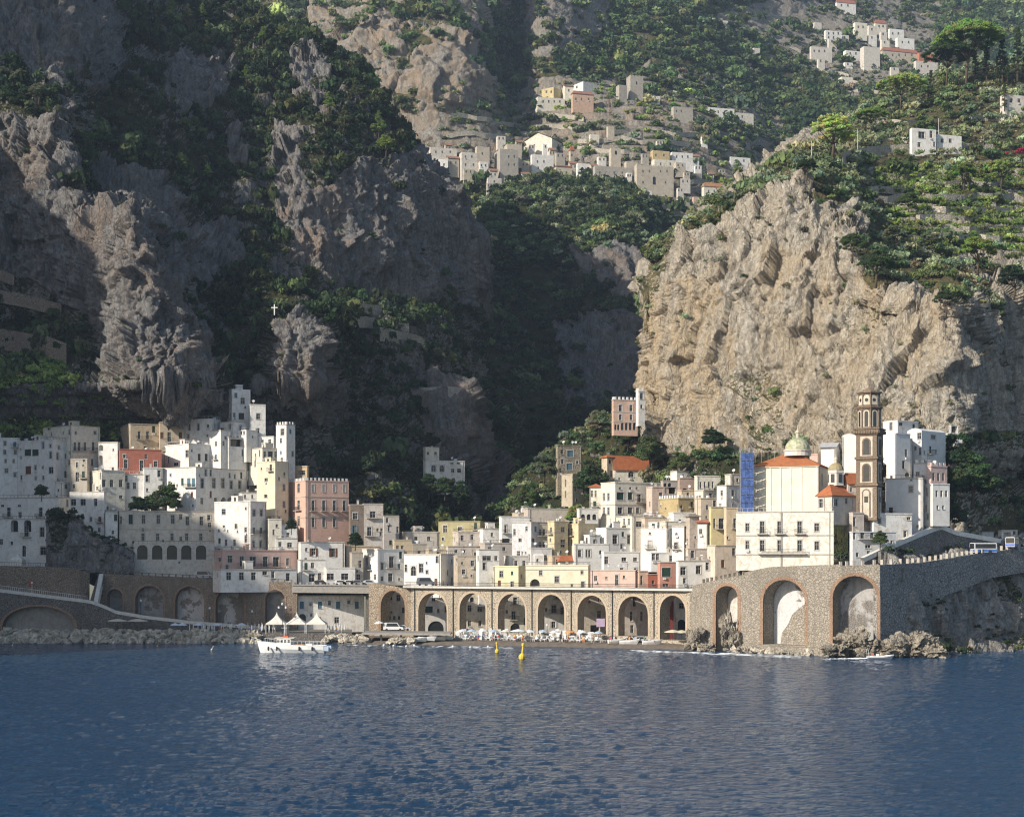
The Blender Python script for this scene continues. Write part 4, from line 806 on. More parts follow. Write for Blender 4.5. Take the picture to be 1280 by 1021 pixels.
H('white house with an arched ochre door, outside stairs and a tan right wall', 505, 551, 568, 692, 733, WH, [('w', 710, 9, 3.4, [507.5]), ('dat', 713.5, 12, 6, [516.8], 'n'), ('wt', 710, 11, 5, [526.3]), ('db', 705, 11, 6, [541.5], 'w'), ('oa', 721, 6, 7, [541])], th=24, stuff=5, dirt=.3, ext=3)
H('tan and white mixed house behind the van terrace', 567, 572, 597, 694, 730, (.56, .48, .38), [('w', 700, 5, 5, [571.5]), ('wt', 704, 7, 4.6, [590.5]), ('wt', 714.5, 6, 4.4, [579.5])], stuff=4, dirt=.9)
H('white house with a pale blue glazed veranda', 595, 599, 624, 686, 730, WH, [('w', 697.5, 6, 11, [608.5], 'b'), ('w', 697.5, 6, 4, [597.5, 620])], stuff=4)
H('pale yellow house with two windows and an ochre right wall', 617, 648, 657, 707, 731, (.76, .70, .46), [('wt', 717.5, 8, 4.4, [626.6]), ('wt', 717.5, 8, 4.8, [639]), ('w', 720, 5, 2, [652])], th=26, stuff=1, dirt=.2, ext=3)
H('tan house with three roof windows behind the white cube house', 491, 493, 515, 674, 696, (.58, .48, .34), [('w', 684, 5, 3.4, [497, 503])], stuff=2)
H('low grey house among the antennas', 513, 516, 534, 679, 698, GS, [('w', 690, 4, 4, [524])], stuff=4)
H('flat olive yellow house at the foot of the dark gorge', 548, 600, 613, 651, 674, (.42, .38, .22), [('wt', 661, 9, 5, [556.5], 'd'), ('wt', 661, 5, 5, [575, 588], 'd'), ('w', 661, 5, 4, [605])], th=20, stuff=3)
H('windowless whitish block in front of the olive yellow house', 561, 573, 618, 664, 686, (.58, .52, .47), [('w', 672, 3, 3, [566])], stuff=2)
H('white house with outside stairs and two slim doors left of the yellow houses', 624, 627, 662, 645, 684, WH, [('dtb', 661, 10, 2.8, [632], 'g'), ('dt', 661, 10, 2.8, [643.6], 'g'), ('o', 676, 6, 10, [627.5]), ('w', 676, 5, 5, [643.5])], stuff=3)
H('small white hut on the roof of the stairway house', 651, 653, 668, 632, 652, WH, [], stuff=3, dY=4)
H('big pale block crowded with dishes above the yellow houses', 654, 660, 711, 635, 665, (.58, .52, .45), [], stuff=7)
H('bluish white stepped house below the pale dish block', 640, 664, 685, 652, 704, (.62, .62, .64), [('w', 675, 5, 4, [650, 665]), ('w', 665, 8, 3, [643]), ('w', 692, 7, 4, [648, 657])], stuff=2, dirt=.6)
H('bluish white stair house with twin doors near the road', 660, 664, 690, 684, 712, (.66, .65, .64), [('w', 697, 9, 4, [652, 659, 672]), ('w', 697, 7, 4, [682])], stuff=3)
H('narrow grey balcony house touching the taller yellow house', 670, 673, 685, 654, 698, (.56, .50, .40), [('wb', 665, 8, 3, [674, 680]), ('wb', 681, 8, 3, [674, 680])], stuff=0)
H('taller yellow house with an ochre shaded side', 684, 693, 710, 651, 700, YE, [('wb', 663, 8, 2.6, [688.6], 'd'), ('wb', 670, 8, 2.6, [688.6], 'd'), ('w', 662, 7, 5, [703.5]), ('w', 679, 10, 5.6, [703.5])], th=52, stuff=3, band=(652+14, 652+28))
H('yellow house with slim balcony doors and a tan stone side', 706, 723, 748, 654, 690, YE, [('db', 664.5, 9, 2.4, [710, 714.5, 720], 'g'), ('d', 678, 8, 2.2, [710, 714.5, 720], 'g'), ('w', 675, 4, 6, [734.5])], th=50, stuff=4, mat=None)
H('white house with arched shadows on its terrace above the tan stone side', 721, 724, 748, 635, 658, WH, [('oa', 646, 7, 5, [729, 736, 743])], stuff=1)  # its arched shadows are made as dark recessed openings
H('white house with arched twin windows in the middle of the slope', 716, 718, 761, 679, 708, WH, [('wat', 691.5, 9, 4.4, [724.6], 'b'), ('wat', 691.5, 9, 2.6, [733.4, 736.8], 'b'), ('wa', 690, 5, 3, [750.5])], stuff=2, dirt=.25)
H('square white house with two wide green windows and a planted terrace', 745, 758, 798, 659, 684, WH, [('w', 672, 8, 2.4, [749.7, 755.6], 'g'), ('wt', 674, 11, 6, [768.7], 'g'), ('wt', 674, 11, 6, [787], 'g')], th=62, stuff=4, dirt=.2)
H('low white terrace house under the square white house', 752, 755, 801, 689, 714, WH, [('w', 700, 9, 5, [758], 'w'), ('w', 699, 5, 6, [780], 'n'), ('w', 699, 5, 5, [794], 'n')], stuff=3, dirt=.2, perg=False)
H('large cream palace with big shuttered windows below the gabled house', 751, 769, 828, 602, 646, CM, [('wt', 621, 9, 2.6, [755, 760.6, 765], 'g'), ('wt', 639, 9, 2.6, [755, 760.6, 765], 'g'), ('wtc', 620, 9, 9, [775.3], 'g'), ('wtc', 620, 9, 5.4, [787.6], 'g'), ('dtb', 622.5, 10, 4.6, [799], 'g'), ('wtc', 621.8, 9, 5.4, [811.3], 'g'), ('wt', 638, 8, 5.6, [775, 787.6], 'g'), ('wt', 638, 7, 4, [797, 811]), ('wa', 610, 3, 3, [775, 788, 796])], th=60, cat='palace', name='palace', stuff=0, dirt=.3, band=(631,), merlon=False)
H('small lit wing with shutters left of the large cream palace', 737, 751, 754, 609, 632, CM, [('w', 617, 8, 2, [740, 744.5], 'w')], roof='hip', stuff=0, dY=2)
H('gabled house with an orange roof and an arched window above the cream palace', 766, 768, 810, 588, 606, CM, [('wat', 591.5, 10, 7, [789])], roof='gableR', stuff=0, gh=4.2, dY=4)
H('small tan bell tower with paired openings beside the orange roof', 752, 759, 769, 572, 604, TN, [('oa', 577, 5, 3, [762.5]), ('oa', 592, 8, 2.6, [757, 764])], roof='hip', stuff=0, name='bell_tower', cat='tower', dY=1)
H('long cream house with balconies low on the palace terrace', 770, 790, 838, 644, 670, CM, [('w', 652, 8, 3, [780, 786]), ('w', 655, 7, 8, [799])], stuff=4)
H('ochre house with white battlements and a four lobed window', 823, 848, 891, 622, 654, OC, [('wa', 633.5, 5, 3.2, [851.8, 884.6], 'd'), ('wat', 643, 8, 9, [868.6], 'd'), ('w', 636, 3, 2, [832, 838])], th=60, stuff=0, merlon='w', dirt=.4)
H('brownish pink house with a dark doorway behind the battlements', 847, 850, 869, 597, 626, (.42, .32, .27), [('oa', 613, 6, 7, [856])], stuff=2)
H('white house with a flat green roof edge', 868, 871, 901, 594, 622, CM, [('w', 606, 8, 2.4, [876, 881, 886, 891])], stuff=0, colr=None)
H('low dark recessed terrace left of the brownish pink house', 826, 829, 848, 600, 624, (.46, .42, .38), [('oa', 606, 5, 4, [831, 837]), ('oL', 613, 8, 14, [838])], stuff=2)
H('white twin house with two round windows and pale shutters', 801, 833, 841, 660, 694, WH, [('wa', 666.5, 3, 3, [812.4, 824.6], 'd'), ('wtcb', 680.5, 9, 5, [812.4, 824.4], 'w'), ('w', 695, 6, 5, [821], 'n')], th=20, stuff=4, dirt=.25)
H('white house with one round window left of the buttressed chapel', 840, 855, 860, 657, 694, WH, [('wa', 667, 3, 3, [845.6], 'd'), ('wtb', 682, 8, 4.4, [845], 'w')], stuff=3, dirt=.3)
H('grey buttressed chapel with a white strip', 857, 862, 874, 646, 694, (.50, .44, .38), [('w', 675, 3, 2, [859])], roof='hip', stuff=0, cornice=False, colr=(.35, .3, .25))
H('plain white gable wall strip beside the chapel', 872, 884, 887, 654, 690, WH, [('w', 664, 6, 4, [876]), ('w', 668, 5, 3, [881])], roof='gable', stuff=0, colr=(.55, .2, .12))
H('low white block with a terrace left of the tall yellow house', 857, 860, 888, 685, 710, (.64, .56, .50), [('o', 700, 5, 5, [877, 882])], stuff=3)
H('tall yellow house wrapped around a corner beside the white monastery', 886, 889, 908, 633, 690, (.74, .62, .36), [('wtb', 654.5, 13, 6, [901.6], 'g'), ('w', 654, 12, 2, [893]), ('w', 690, 8, 2, [888, 892])], stuff=1, dirt=.3, dY=1)
H('cream bay between the tall yellow house and the monastery', 905, 908, 922, 634, 690, (.66, .55, .40), [('wtb', 654, 12, 3.4, [918.4], 'g'), ('w', 672, 4, 2, [909])], stuff=2, dY=-1)
H('cream base house with slim windows under the tall yellow house', 884, 895, 925, 681, 716, (.70, .60, .50), [('w', 700, 9, 2, [887, 891])], stuff=0, dY=-2)
H('low white house with a green window left of the long road wall', 845, 848, 890, 700, 736, WH, [('wt', 713.5, 10, 7, [854], 'g'), ('wt', 712, 10, 6, [873], 'd')], stuff=5, dY=-6, dirt=.2, ext=2)
H('salmon house with a wide green shuttered window', 822, 825, 846, 702, 734, SAL, [('wtc', 715, 11, 11, [833], 'g'), ('w', 731, 4, 7, [832], 'd')], stuff=0, dY=-6, dirt=.25, ext=2)
H('low red house with a terrace canopy left of the salmon house', 806, 810, 823, 717, 734, (.50, .18, .12), [('oL', 712, 5, 11, [816])], stuff=0, dY=-3, dirt=.25, ext=2)
H('long pink house with one brown door between the two cream roadside houses', 738, 794, 797, 712, 734, (.72, .52, .44), [('dt', 725, 13, 4, [771], 'n'), ('w', 721, 4, 2.4, [780])], stuff=4, dirt=.25, dY=-4, ext=2)
H('narrow tan end house of the long pink row', 796, 799, 810, 713, 734, (.60, .44, .34), [('d', 725, 12, 3, [802])], stuff=0, dirt=.3, dY=-4, ext=2)
H('long cream roadside house with a yellow band and green awning', 657, 735, 738, 706, 734, (.76, .70, .54), [('oaL', 728, 9, 12, [668.5]), ('wt', 724, 8, 5.4, [696], 'g'), ('w', 723, 6, 5, [722], 'g')], stuff=3, dirt=.2, dY=-4, ext=2, band=(712.5,))
H('white bell gable house with a small arched front on the cream roof', 665, 668, 680, 694, 710, WH, [('wa', 700, 4, 3, [672])], roof='vault', stuff=0, dY=-1)
H('low house with a red tiled roof behind the long cream house', 697, 700, 731, 702, 712, CM, [], roof='hip', stuff=0, gh=1.5, dY=0)
H('white rooms with a yellow doorway above the salmon house', 810, 814, 846, 690, 706, WH, [('w', 696, 8, 4, [817, 822], 'n')], stuff=4, dirt=.25)
# extra small houses that fill the lanes of the centre
H('small sandy house with a square window between the lanes', 530, 536, 560, 686, 700, TN, [('w', 692, 5, 4, [548])], stuff=4)
H('low white house crowded with antennas behind the stair house', 556, 560, 600, 682, 696, (.62, .56, .50), [('w', 689, 4, 4, [570, 580])], stuff=6)
H('grey lane house between the veranda house and the stair house', 600, 606, 640, 678, 694, (.52, .48, .44), [('w', 686, 5, 4, [612, 630])], stuff=4)
H('white lane house under the bluish stepped house', 630, 636, 666, 694, 714, (.68, .66, .62), [('w', 704, 7, 4, [645, 655])], stuff=3)
H('tan lane house below the yellow houses', 684, 690, 722, 694, 712, (.60, .50, .38), [('w', 702, 6, 4, [697, 712])], stuff=3)
H('cream lane house under the ochre battlements', 824, 832, 862, 651, 672, CM, [('w', 660, 6, 4, [842])], stuff=3)
H('white lane house right of the palace terrace', 836, 842, 870, 640, 664, WH, [('w', 652, 6, 3, [850])], stuff=2)
H('cream lane house with a shaded side above the twin round windows', 796, 806, 846, 646, 668, (.64, .54, .44), [('w', 656, 5, 4, [816, 828])], stuff=3)
H('white lane house below the cream bay', 868, 876, 900, 622, 650, (.60, .52, .42), [('w', 634, 6, 3, [884])], stuff=2)

H('cream house high on the lane above the ochre battlements', 868, 880, 898, 612, 634, CM, [('wt', 620, 7, 4, [888])], stuff=4)
H('small tan house tucked left of the green roofed house', 846, 852, 868, 612, 630, TN, [('w', 618, 5, 3, [860])], stuff=2)
H('white terraced house right of the green roofed house', 896, 908, 926, 606, 634, WH, [('wt', 616, 7, 3.4, [916]), ('w', 616, 7, 3, [902])], stuff=4)
H('low pinkish house behind the large cream palace', 808, 816, 836, 608, 632, (.66, .52, .44), [('w', 618, 5, 4, [826])], stuff=3)
H('white cottage at the upper edge of the centre', 838, 846, 862, 588, 604, WH, [('w', 595, 5, 3, [854])], stuff=2)
H('pale stone cottage under the cliff foot trees', 906, 914, 932, 592, 612, (.64, .58, .50), [('w', 600, 5, 3, [922])], stuff=2)
H('narrow white house between the yellow houses and the square white house', 730, 737, 750, 668, 692, WH, [('wt', 678, 7, 3, [743])], stuff=2)
H('cream house squeezed above the twin arched windows', 722, 732, 752, 662, 684, CM, [('wt', 671, 6, 3, [742])], stuff=3)
H('tan house peeking over the bluish stepped house', 640, 648, 668, 640, 662, TN, [('w', 648, 5, 3, [658])], stuff=3)
H('white house behind the olive yellow house', 596, 604, 628, 660, 682, WH, [('w', 668, 5, 3, [615])], stuff=3)
H('low pale house left of the olive yellow house', 500, 508, 548, 664, 686, (.60, .56, .50), [('w', 673, 5, 4, [520, 536])], stuff=4)
# ================= right hand cluster, monastery, church =================
MAS = masonry('rubble_masonry', (.29, .255, .205), (.39, .35, .295), .6, .5); MASD = masonry('dark_masonry', (.155, .14, .125), (.23, .21, .19)); MASB = masonry('brown_masonry', (.24, .185, .14), (.33, .27, .21), .5)
BRK = masonry('brick_edge', (.36, .225, .15), (.44, .31, .22), .3); BAS = masonry('brown_brick', (.24, .175, .125), (.31, .24, .18), .35, .6); SLAB = flat('pale_slab', (.66, .63, .58), .8); RENDER_ = plaster((.50, .47, .44), 1.); WALLW = plaster((.62, .59, .55), .9); GRP = plaster((.33, .31, .29), 1.)
mon = H('large white monastery block with iron balconies above the rubble sea wall', 920, 1042, 1067, 638.5, 713, (.80, .765, .68), [('wt', 659, 10, 4.6, [934.2], 'g'), ('dtb', 659, 15, 5.6, [952.8, 974.6, 999.6], 'd'), ('wt', 659, 10, 5.8, [1021], 'b'), ('wt', 681, 10, 4.4, [934.2], 'd'), ('dt', 682, 14, 5.6, [952.8, 974.6, 999.6], 'b'), ('wt', 682, 11, 5.6, [1021], 'b'), ('wt', 658.6, 10, 4.4, [1049.5], 'b'), ('wt', 682, 11, 4.4, [1049.5], 'b')], Y=362.5, th=12, ext=0, name='monastery', cat='monastery', stuff=1, dirt=.75, band=(669.5, 693.5), cornice=True)
def rbox(mb, C, th, l0, l1, d0, d1, z0, z1):
    """box in the frame of a rotated corner C: l along the left face, d outwards from it"""
    t = R(th); u1 = Vector((-math.cos(t), math.sin(t), 0)); n = Vector((-math.sin(t), -math.cos(t), 0)); mb.box(Vector((C[0], C[1], z0))+u1*l0+n*d0, u1*(l1-l0), n*(d1-d0), Vector((0, 0, z1-z0)))
C0 = ((1042-CX)*362.5/F, 362.5)
mb = MB(); rbox(mb, C0, 12, 6.2, 17, .005, 1.1, zat(692.5, 361), zat(691.2, 361)); long_b = mb.build('balcony', M_STONE, mon)
mb = MB(); [rbox(mb, C0, 12, 6.2+.27*i, 6.24+.27*i, 1.02, 1.06, zat(691.1, 361), zat(691.1, 361)+.95) for i in range(41)]; rbox(mb, C0, 12, 6.2, 17, 1.0, 1.08, zat(691.1, 361)+.95, zat(691.1, 361)+1.0); long_b['_o'] = mon['_o']; mb.build('railing', M_IRON, long_b)
mb = MB(); rbox(mb, C0, 12, 11.55, 11.85, .01, .18, zat(716, 361), zat(640, 361)); mb.build('drain_pipe', M_CONC, mon)
ch = H('cream church block with pilasters and an orange hipped roof', 942, 1023, 1035, 582, 645, (.80, .74, .60), [('wt', 600, 14, 2.4, [1027.5], 'd'), ('w', 625, 9, 3, [1028], 'd')], roof='hip', Y=371, th=20, name='church', cat='church', dirt=.12, gh=3.4, ext=4, colr=(.56, .20, .075))
C1 = ((1023-CX)*371/F, 371)
mb = MB()
for l in (.15, 3.8, 6.2, 8.6, 11.0, 14.4): rbox(mb, C1, 20, l, l+.42, .005, .14, zat(640, 371), zat(583, 371))
rbox(mb, C1, 20, -.1, 15.3, .01, .3, zat(583.2, 371), zat(581.5, 371)); mb.build('pilasters', plaster((.80, .75, .63), .1), ch)
def dome(root, c, r, z0, zd, drumh, mat, n=20, lant=1.0, hexn=None):
    x, y = c; mb = MB(); mb.lathe((x, y, z0), [(r*1.03, 0), (r*1.03, drumh*.8), (r*1.1, drumh*.82), (r*1.1, drumh), (r*1.0, drumh+.01)], hexn or n, R(22)); mb.build('drum', plaster((.70, .66, .60), .3), root)
    mb = MB(); zz = z0+drumh+.02; mb.lathe((x, y, zz), [(r*math.cos(t*math.pi/20), r*zd*math.sin(t*math.pi/20)) for t in range(0, 10)], n); mb.build('dome', mat, root, smooth=False)
    mb = MB(); zt = zz+r*zd*.985; mb.lathe((x, y, zt), [(lant*.45, 0), (lant*.45, lant*1.1), (lant*.62, lant*1.15), (lant*.5, lant*1.5), (.12, lant*1.9), (.08, lant*2.6), (.03, lant*3.1)], 8); mb.build('lantern', plaster((.62, .55, .42), .3), root)
g = NG('majolica_tiles'); v = g.n('TexVoronoi', {'Vector': g.pos(), 'Scale': 1.7}); sp = g.n('SeparateColor', {0: v.outputs['Color']}).outputs[0]
g.color(g.mix(g.ramp(sp, .35, .6), (.50, .48, .33), (.33, .36, .23))); rough(g, .45); MAJ = g.m
dome(ch, ((997-CX)*378/F, 378), 16*378/F, zat(570, 378), .98, 1.4, MAJ)
cz = H('small shaded chapel with two dark windows and an orange skirt roof', 1022, 1040, 1067, 620, 645, (.60, .56, .50), [('dt', 629, 11, 5, [1026], 'd'), ('wt', 628, 9, 5, [1045], 'd'), ('w', 626, 7, 3, [1058])], roof='hip', Y=365, th=52, name='chapel', cat='chapel', dirt=.5, gh=2.6, ext=2)
dome(cz, ((1045-CX)*370/F, 370), 10*370/F, zat(607, 370), .95, zat(588, 370)-zat(607, 370), flat('ochre_tiles', (.36, .30, .17), .5), 14, .7, 6)
mb = MB()
for i in range(6):
    a = R(22+30+60*i); c_ = Vector(((1045-CX)*370/F+math.cos(a)*1.72, 370+math.sin(a)*1.72, zat(603, 370))); mb.cbox(c_, .2, .85, 1.9, a)
mb.build('drum_windows', glass_dark(), cz)
H('shaded side aisle with an orange roof and two slit windows beside the bell tower', 1056, 1060, 1097, 606, 650, (.62, .52, .44), [('w', 628, 15, 2.6, [1077.5, 1085.6], 'd'), ('w', 612, 5, 2.5, [1064])], roof='gableR', Y=369, th=74, name='church_aisle', cat='church', dirt=.6, gh=2.6, ext=3)
# blue scaffold
def scaffold():
    Y = 374; root = empty('scaffold', at(933, 637, Y), 'tall scaffold wrapped in bright blue netting against the church', 'scaffold')
    x0, x1 = (925-CX)*Y/F, (941.5-CX)*Y/F; z0, z1 = zat(640, Y), zat(566, Y); mb = MB(); xs = np.linspace(x0, x1, 4)
    for x in xs:
        for y in (Y-1.2, Y+.4): mb.tube([(x, y, z0), (x, y, z1+1.2)], .05, 4)
    for k in range(8):
        z = z0+(z1-z0)*k/7; 
        for y in (Y-1.2, Y+.4): mb.tube([(x0-.2, y, z+1), (x1+.2, y, z+1)], .04, 4)
        if k < 7: mb.tube([(x0, Y-1.2, z), (x1, Y-1.2, z+1.9)], .035, 4)
    for x in np.linspace(x0+4, x1+7, 5): mb.tube([(x, Y+3, z1-3), (x, Y+3, z1+.8)], .04, 4)
    mb.build('poles', flat('galvanised', (.45, .45, .45), .5, .5), root)
    mb = MB(); [mb.box((x0-.1, Y-1.1, z0+(z1-z0)*k/7), (x1-x0+.2, 0, 0), (0, 1.4, 0), (0, 0, .08)) for k in range(1, 8)]; mb.build('planks', flat('planks', (.4, .35, .27)), root)
    mb = MB(); rr = random.Random(3)
    for j in range(7):
        za, zb_ = z0+(z1-z0)*j/7+.1, z0+(z1-z0)*(j+1)/7-.06
        for i in range(3):
            b = [rr.uniform(.0, .14) for _ in range(4)]
            a0, a1 = xs[i]+.04, xs[i+1]-.04; ym = Y-1.3
            mb.box((a0, ym-b[0], za), (a1-a0, 0, 0), (0, .03, 0), (0, 0, zb_-za))
        mb.box((x0-.12, Y-1.2, za), (.03, 0, 0), (0, 1.6, 0), (0, 0, zb_-za))
    mb.build('netting', flat('blue_netting', (.10, .17, .42), .85, 0, .6), root)
scaffold()
# bell tower
def bell_tower():
    Yc, th = 367, 27; Cx = (1096-CX)*Yc/F; t = R(th); u1 = Vector((-math.cos(t), math.sin(t), 0)); u2 = Vector((math.sin(t), math.cos(t), 0)); nL = Vector((-math.sin(t), -math.cos(t), 0)); nR = Vector((math.cos(t), -math.sin(t), 0)); Lw = 4.8
    C = Vector((Cx, Yc, 0)); mid = C+u1*Lw/2+u2*Lw/2
    zz = lambda py: zat(py, Yc); root = empty('bell_tower', (mid.x, mid.y, zz(648)), 'tall brown and white bell tower with arched niches and octagonal upper tiers', 'bell tower')
    wh = plaster((.62, .56, .46), .5)
    def sq(mb, e, z0, z1): mb.box(C-u1*e-u2*e+Vector((0, 0, z0)), u1*(Lw+2*e), u2*(Lw+2*e), Vector((0, 0, z1-z0)))
    body = MB()
    for (a, b) in ((650, 607), (604.5, 573.5), (570.5, 543)): sq(body, 0, zz(a), zz(b))
    body.build('shaft', BAS, root)
    for (a, b, e) in ((607, 604.5, .28), (573.5, 570.5, .3), (543, 541.5, .25), (541.5, 536, .55), (536, 534.6, .8)):
        m = MB(); sq(m, e, zz(a)+.003, zz(b)-.003); m.build('cornice', BAS, root)
    m = MB()   # dentils under the big cornice
    for i in range(11):
        for (u, n) in ((u1, nL), (u2, nR)): m.box(C+u*(-.5+i*.6)+n*.56+Vector((0, 0, zz(541))), u*.3, n*.16, Vector((0, 0, .7)))
    m.build('dentils', BAS, root)
    def arch(mb, o, u, n, w, h, d0, d1, N=8):
        r = w/2; pts = [(-r, 0), (r, 0)]+[(r*math.cos(math.pi*k/N), h-r+r*math.sin(math.pi*k/N)) for k in range(N+1)]
        f = [o+u*x+n*d1+Vector((0, 0, z)) for x, z in pts]; b = [o+u*x+n*d0+Vector((0, 0, z)) for x, z in pts]; mb.ring([b, f])
    for (z0, z1, op) in ((zz(647), zz(609), 0), (zz(603), zz(577), 1), (zz(569.5), zz(545), 1)):
        for (u, n) in ((u1, nL), (u2, nR)):
            m = MB(); m.box(C+u*.95+n*.004+Vector((0, 0, z0)), u*(Lw-1.9), n*.09, Vector((0, 0, z1-z0))); p = m.build('white_panel', wh, root); p['_o'] = root['_o']
            o = C+u*(Lw/2)+Vector((0, 0, z0+.25)); m = MB(); arch(m, o, u, n, 2.0, (z1-z0)-.55, .1, .2); m.build('niche_surround', BAS, p)
            m = MB(); arch(m, o+Vector((0, 0, .12)), u, n, 1.35, (z1-z0)-.95, .205, .23); m.build('niche', glass_dark() if op else wh, p)
            if not op: m = MB(); m.box(o+u*-.45+n*.24+Vector((0, 0, 3.3)), u*.9, n*.03, Vector((0, 0, 1.4))); m.build('window', glass_dark(), root)
    def octo(z0, z1, r, name, mat):
        m = MB(); m.lathe((mid.x, mid.y, z0), [(r, 0), (r, z1-z0)], 8, R(-th+22.5)); return m.build(name, mat, root)
    for (a, b, r, k) in ((534.4, 510.5, 2.62, 0), (506.5, 491.5, 2.35, 1)):
        t_ = octo(zz(a), zz(b), r, 'octagonal_tier', BAS); t_['_o'] = root['_o']
        for i in range(8):
            ang = R(-th+45*i); n = Vector((math.cos(ang), math.sin(ang), 0)); u = Vector((-n.y, n.x, 0)); ap = r*math.cos(R(22.5)); o = mid+n*ap; h = zz(b)-zz(a)
            m = MB(); arch(m, Vector((o.x, o.y, zz(a)+.25)), u, n, 1.45, h-.45, .004, .07); q = m.build('white_surround', wh, t_)
            m = MB()
            if k == 0: arch(m, Vector((o.x, o.y, zz(a)+.35)), u, n, .85, h-.85, .075, .1)
            else: m.ring([[Vector((o.x, o.y, zz(a)+h*.5))+n*d+u*.42*math.cos(j*math.pi/6)+Vector((0, 0, .42*math.sin(j*math.pi/6))) for j in range(12)] for d in (.075, .1)])
            m.build('belfry_opening', glass_dark(), t_)
            m = MB(); a2 = R(-th+22.5+45*i); m.tube([(mid.x+math.cos(a2)*r, mid.y+math.sin(a2)*r, zz(a)), (mid.x+math.cos(a2)*r, mid.y+math.sin(a2)*r, zz(b))], .2, 6); m.build('corner_column', BAS, t_)
    for (a, b, r) in ((510.5, 508.8, 2.9), (508.8, 507.6, 3.2), (507.6, 506.5, 2.7), (491.5, 490, 2.6), (490, 488.3, 2.95), (488.3, 487.4, 1.9)): octo(zz(a)+.003, zz(b)-.003, r, 'cornice', BAS)
    m = MB(); m.lathe((mid.x, mid.y, zz(487.4)), [(1.6, 0), (.9, .5), (.25, .9), (.1, 1.8), (.03, 2.1)], 8); m.build('finial', BAS, root)
bell_tower()
H('bright white gable wall directly left of the bell tower', 1053, 1070, 1074, 544, 620, WH, [], roof='vault', Y=380, th=14, gh=.12, stuff=0, dirt=.15)
H('white rooms with a stepped gable behind the chapel dome', 1026, 1044, 1050, 560, 590, WH, [], roof='gable', Y=396, stuff=0, dirt=.15, colr=(.62, .6, .56), gh=1.5)
H('small pink walled house behind the stepped gable', 1012, 1022, 1028, 567, 590, PL, [], Y=399, stuff=1)
H('tall white house with a lit left wall right behind the bell tower', 1108, 1120, 1138, 541, 612, WH, [('w', 566, 9, 3, [1132.6], 'd'), ('wa', 593, 5, 6, [1134])], Y=384, stuff=1, dirt=.2)
H('white vaulted house at the top of the right hand cluster', 1134, 1152, 1182, 538, 600, WH, [('wt', 545, 8, 4.8, [1150.5], 'd'), ('wt', 546.5, 5, 6, [1166.5], 'd'), ('w', 564, 9, 3.2, [1150.2], 'd'), ('w', 560, 5, 3, [1144])], Y=392, roof='vault', gh=.16, stuff=0, dirt=.2, th=48)
H('flat topped white house highest behind the bell tower', 1104, 1122, 1148, 525, 550, WH, [('o', 530, 4, 5, [1126])], Y=402, stuff=2, dirt=.2)
H('tall cream house strip behind the tall white house', 1120, 1140, 1144, 548, 600, (.72, .70, .66), [('w', 560, 4, 2.5, [1144])], Y=388, stuff=1)
H('bright white house with one green shuttered window below the bell tower terrace', 1107, 1153, 1160, 597, 656, WH, [('wt', 611.5, 8, 5, [1138.6], 'g'), ('w', 600, 2, 2, [1139]), ('wt', 614.5, 12, 4, [1158.2], 'd')], Y=376, th=20, stuff=0, dirt=.15)
H('white house with balconies stepping down towards the road', 1152, 1166, 1187, 604, 652, WH, [('w', 635, 8, 2.4, [1157.6], 'd'), ('w', 637, 11, 3, [1162], 'd'), ('w', 634, 5, 2.6, [1172, 1179], 'd'), ('w', 614.5, 10, 3.6, [1158.5], 'd'), ('d', 617, 8, 3, [1171, 1177, 1183], 'd')], Y=377, th=68, stuff=0, dirt=.3, ext=1)
H('pinkish house with three doors above the stepping white house', 1158, 1164, 1184, 582, 606, (.62, .48, .44), [('d', 596, 10, 3, [1167, 1173, 1179], 'd')], Y=378, th=62, stuff=1, perg=False, merlon=True)
H('white crenellated terrace house below the vaulted house', 1142, 1164, 1170, 578, 600, WH, [('w', 592, 5, 5, [1147], 'd')], Y=382, th=20, stuff=2, merlon=True)
H('little white house with an open pergola on the cliff shelf', 1182, 1186, 1204, 541, 556, WH, [('w', 548, 4, 4, [1195])], Y=406, stuff=0, perg=True, ext=2)
H('long shaded retaining house front below the bell tower', 1088, 1092, 1140, 641, 690, WH, [('w', 648, 4, 5, [1136])], Y=368, th=72, stuff=0, dirt=.9, par=.9)
H('bluish white house with a planted balcony under the bell tower', 1063, 1066, 1120, 664, 704, (.62, .64, .66), [('db', 669, 8, 5, [1078], 'b'), ('db', 669, 8, 4, [1090], 'b'), ('d', 668, 12, 3, [1068], 'b'), ('w', 683, 4, 7, [1085], 'd'), ('wc', 690, 12, 20, [1082], 'w')], Y=362, th=74, stuff=2, dirt=.5, perg=False)
H('narrow shaded house between the monastery and the bluish house', 1062, 1066, 1080, 640, 700, (.60, .54, .48), [('w', 652, 12, 3.6, [1066.5], 'g'), ('w', 648, 5, 7, [1073])], Y=366, th=70, stuff=1, dirt=.8)
H('low white kiosk with a dark doorway at the end of the road', 1248, 1252, 1272, 662, 686, WH, [('oL', 672, 14, 9, [1259], 'd'), ('w', 666, 5, 4, [1268])], Y=402, stuff=0, ext=2, dirt=.4)
H('small garage with a dark mouth near the ramp corner', 1225, 1228, 1242, 664, 684, WH, [('oa', 674, 8, 6, [1234])], Y=410, stuff=0, ext=2, dirt=.8)
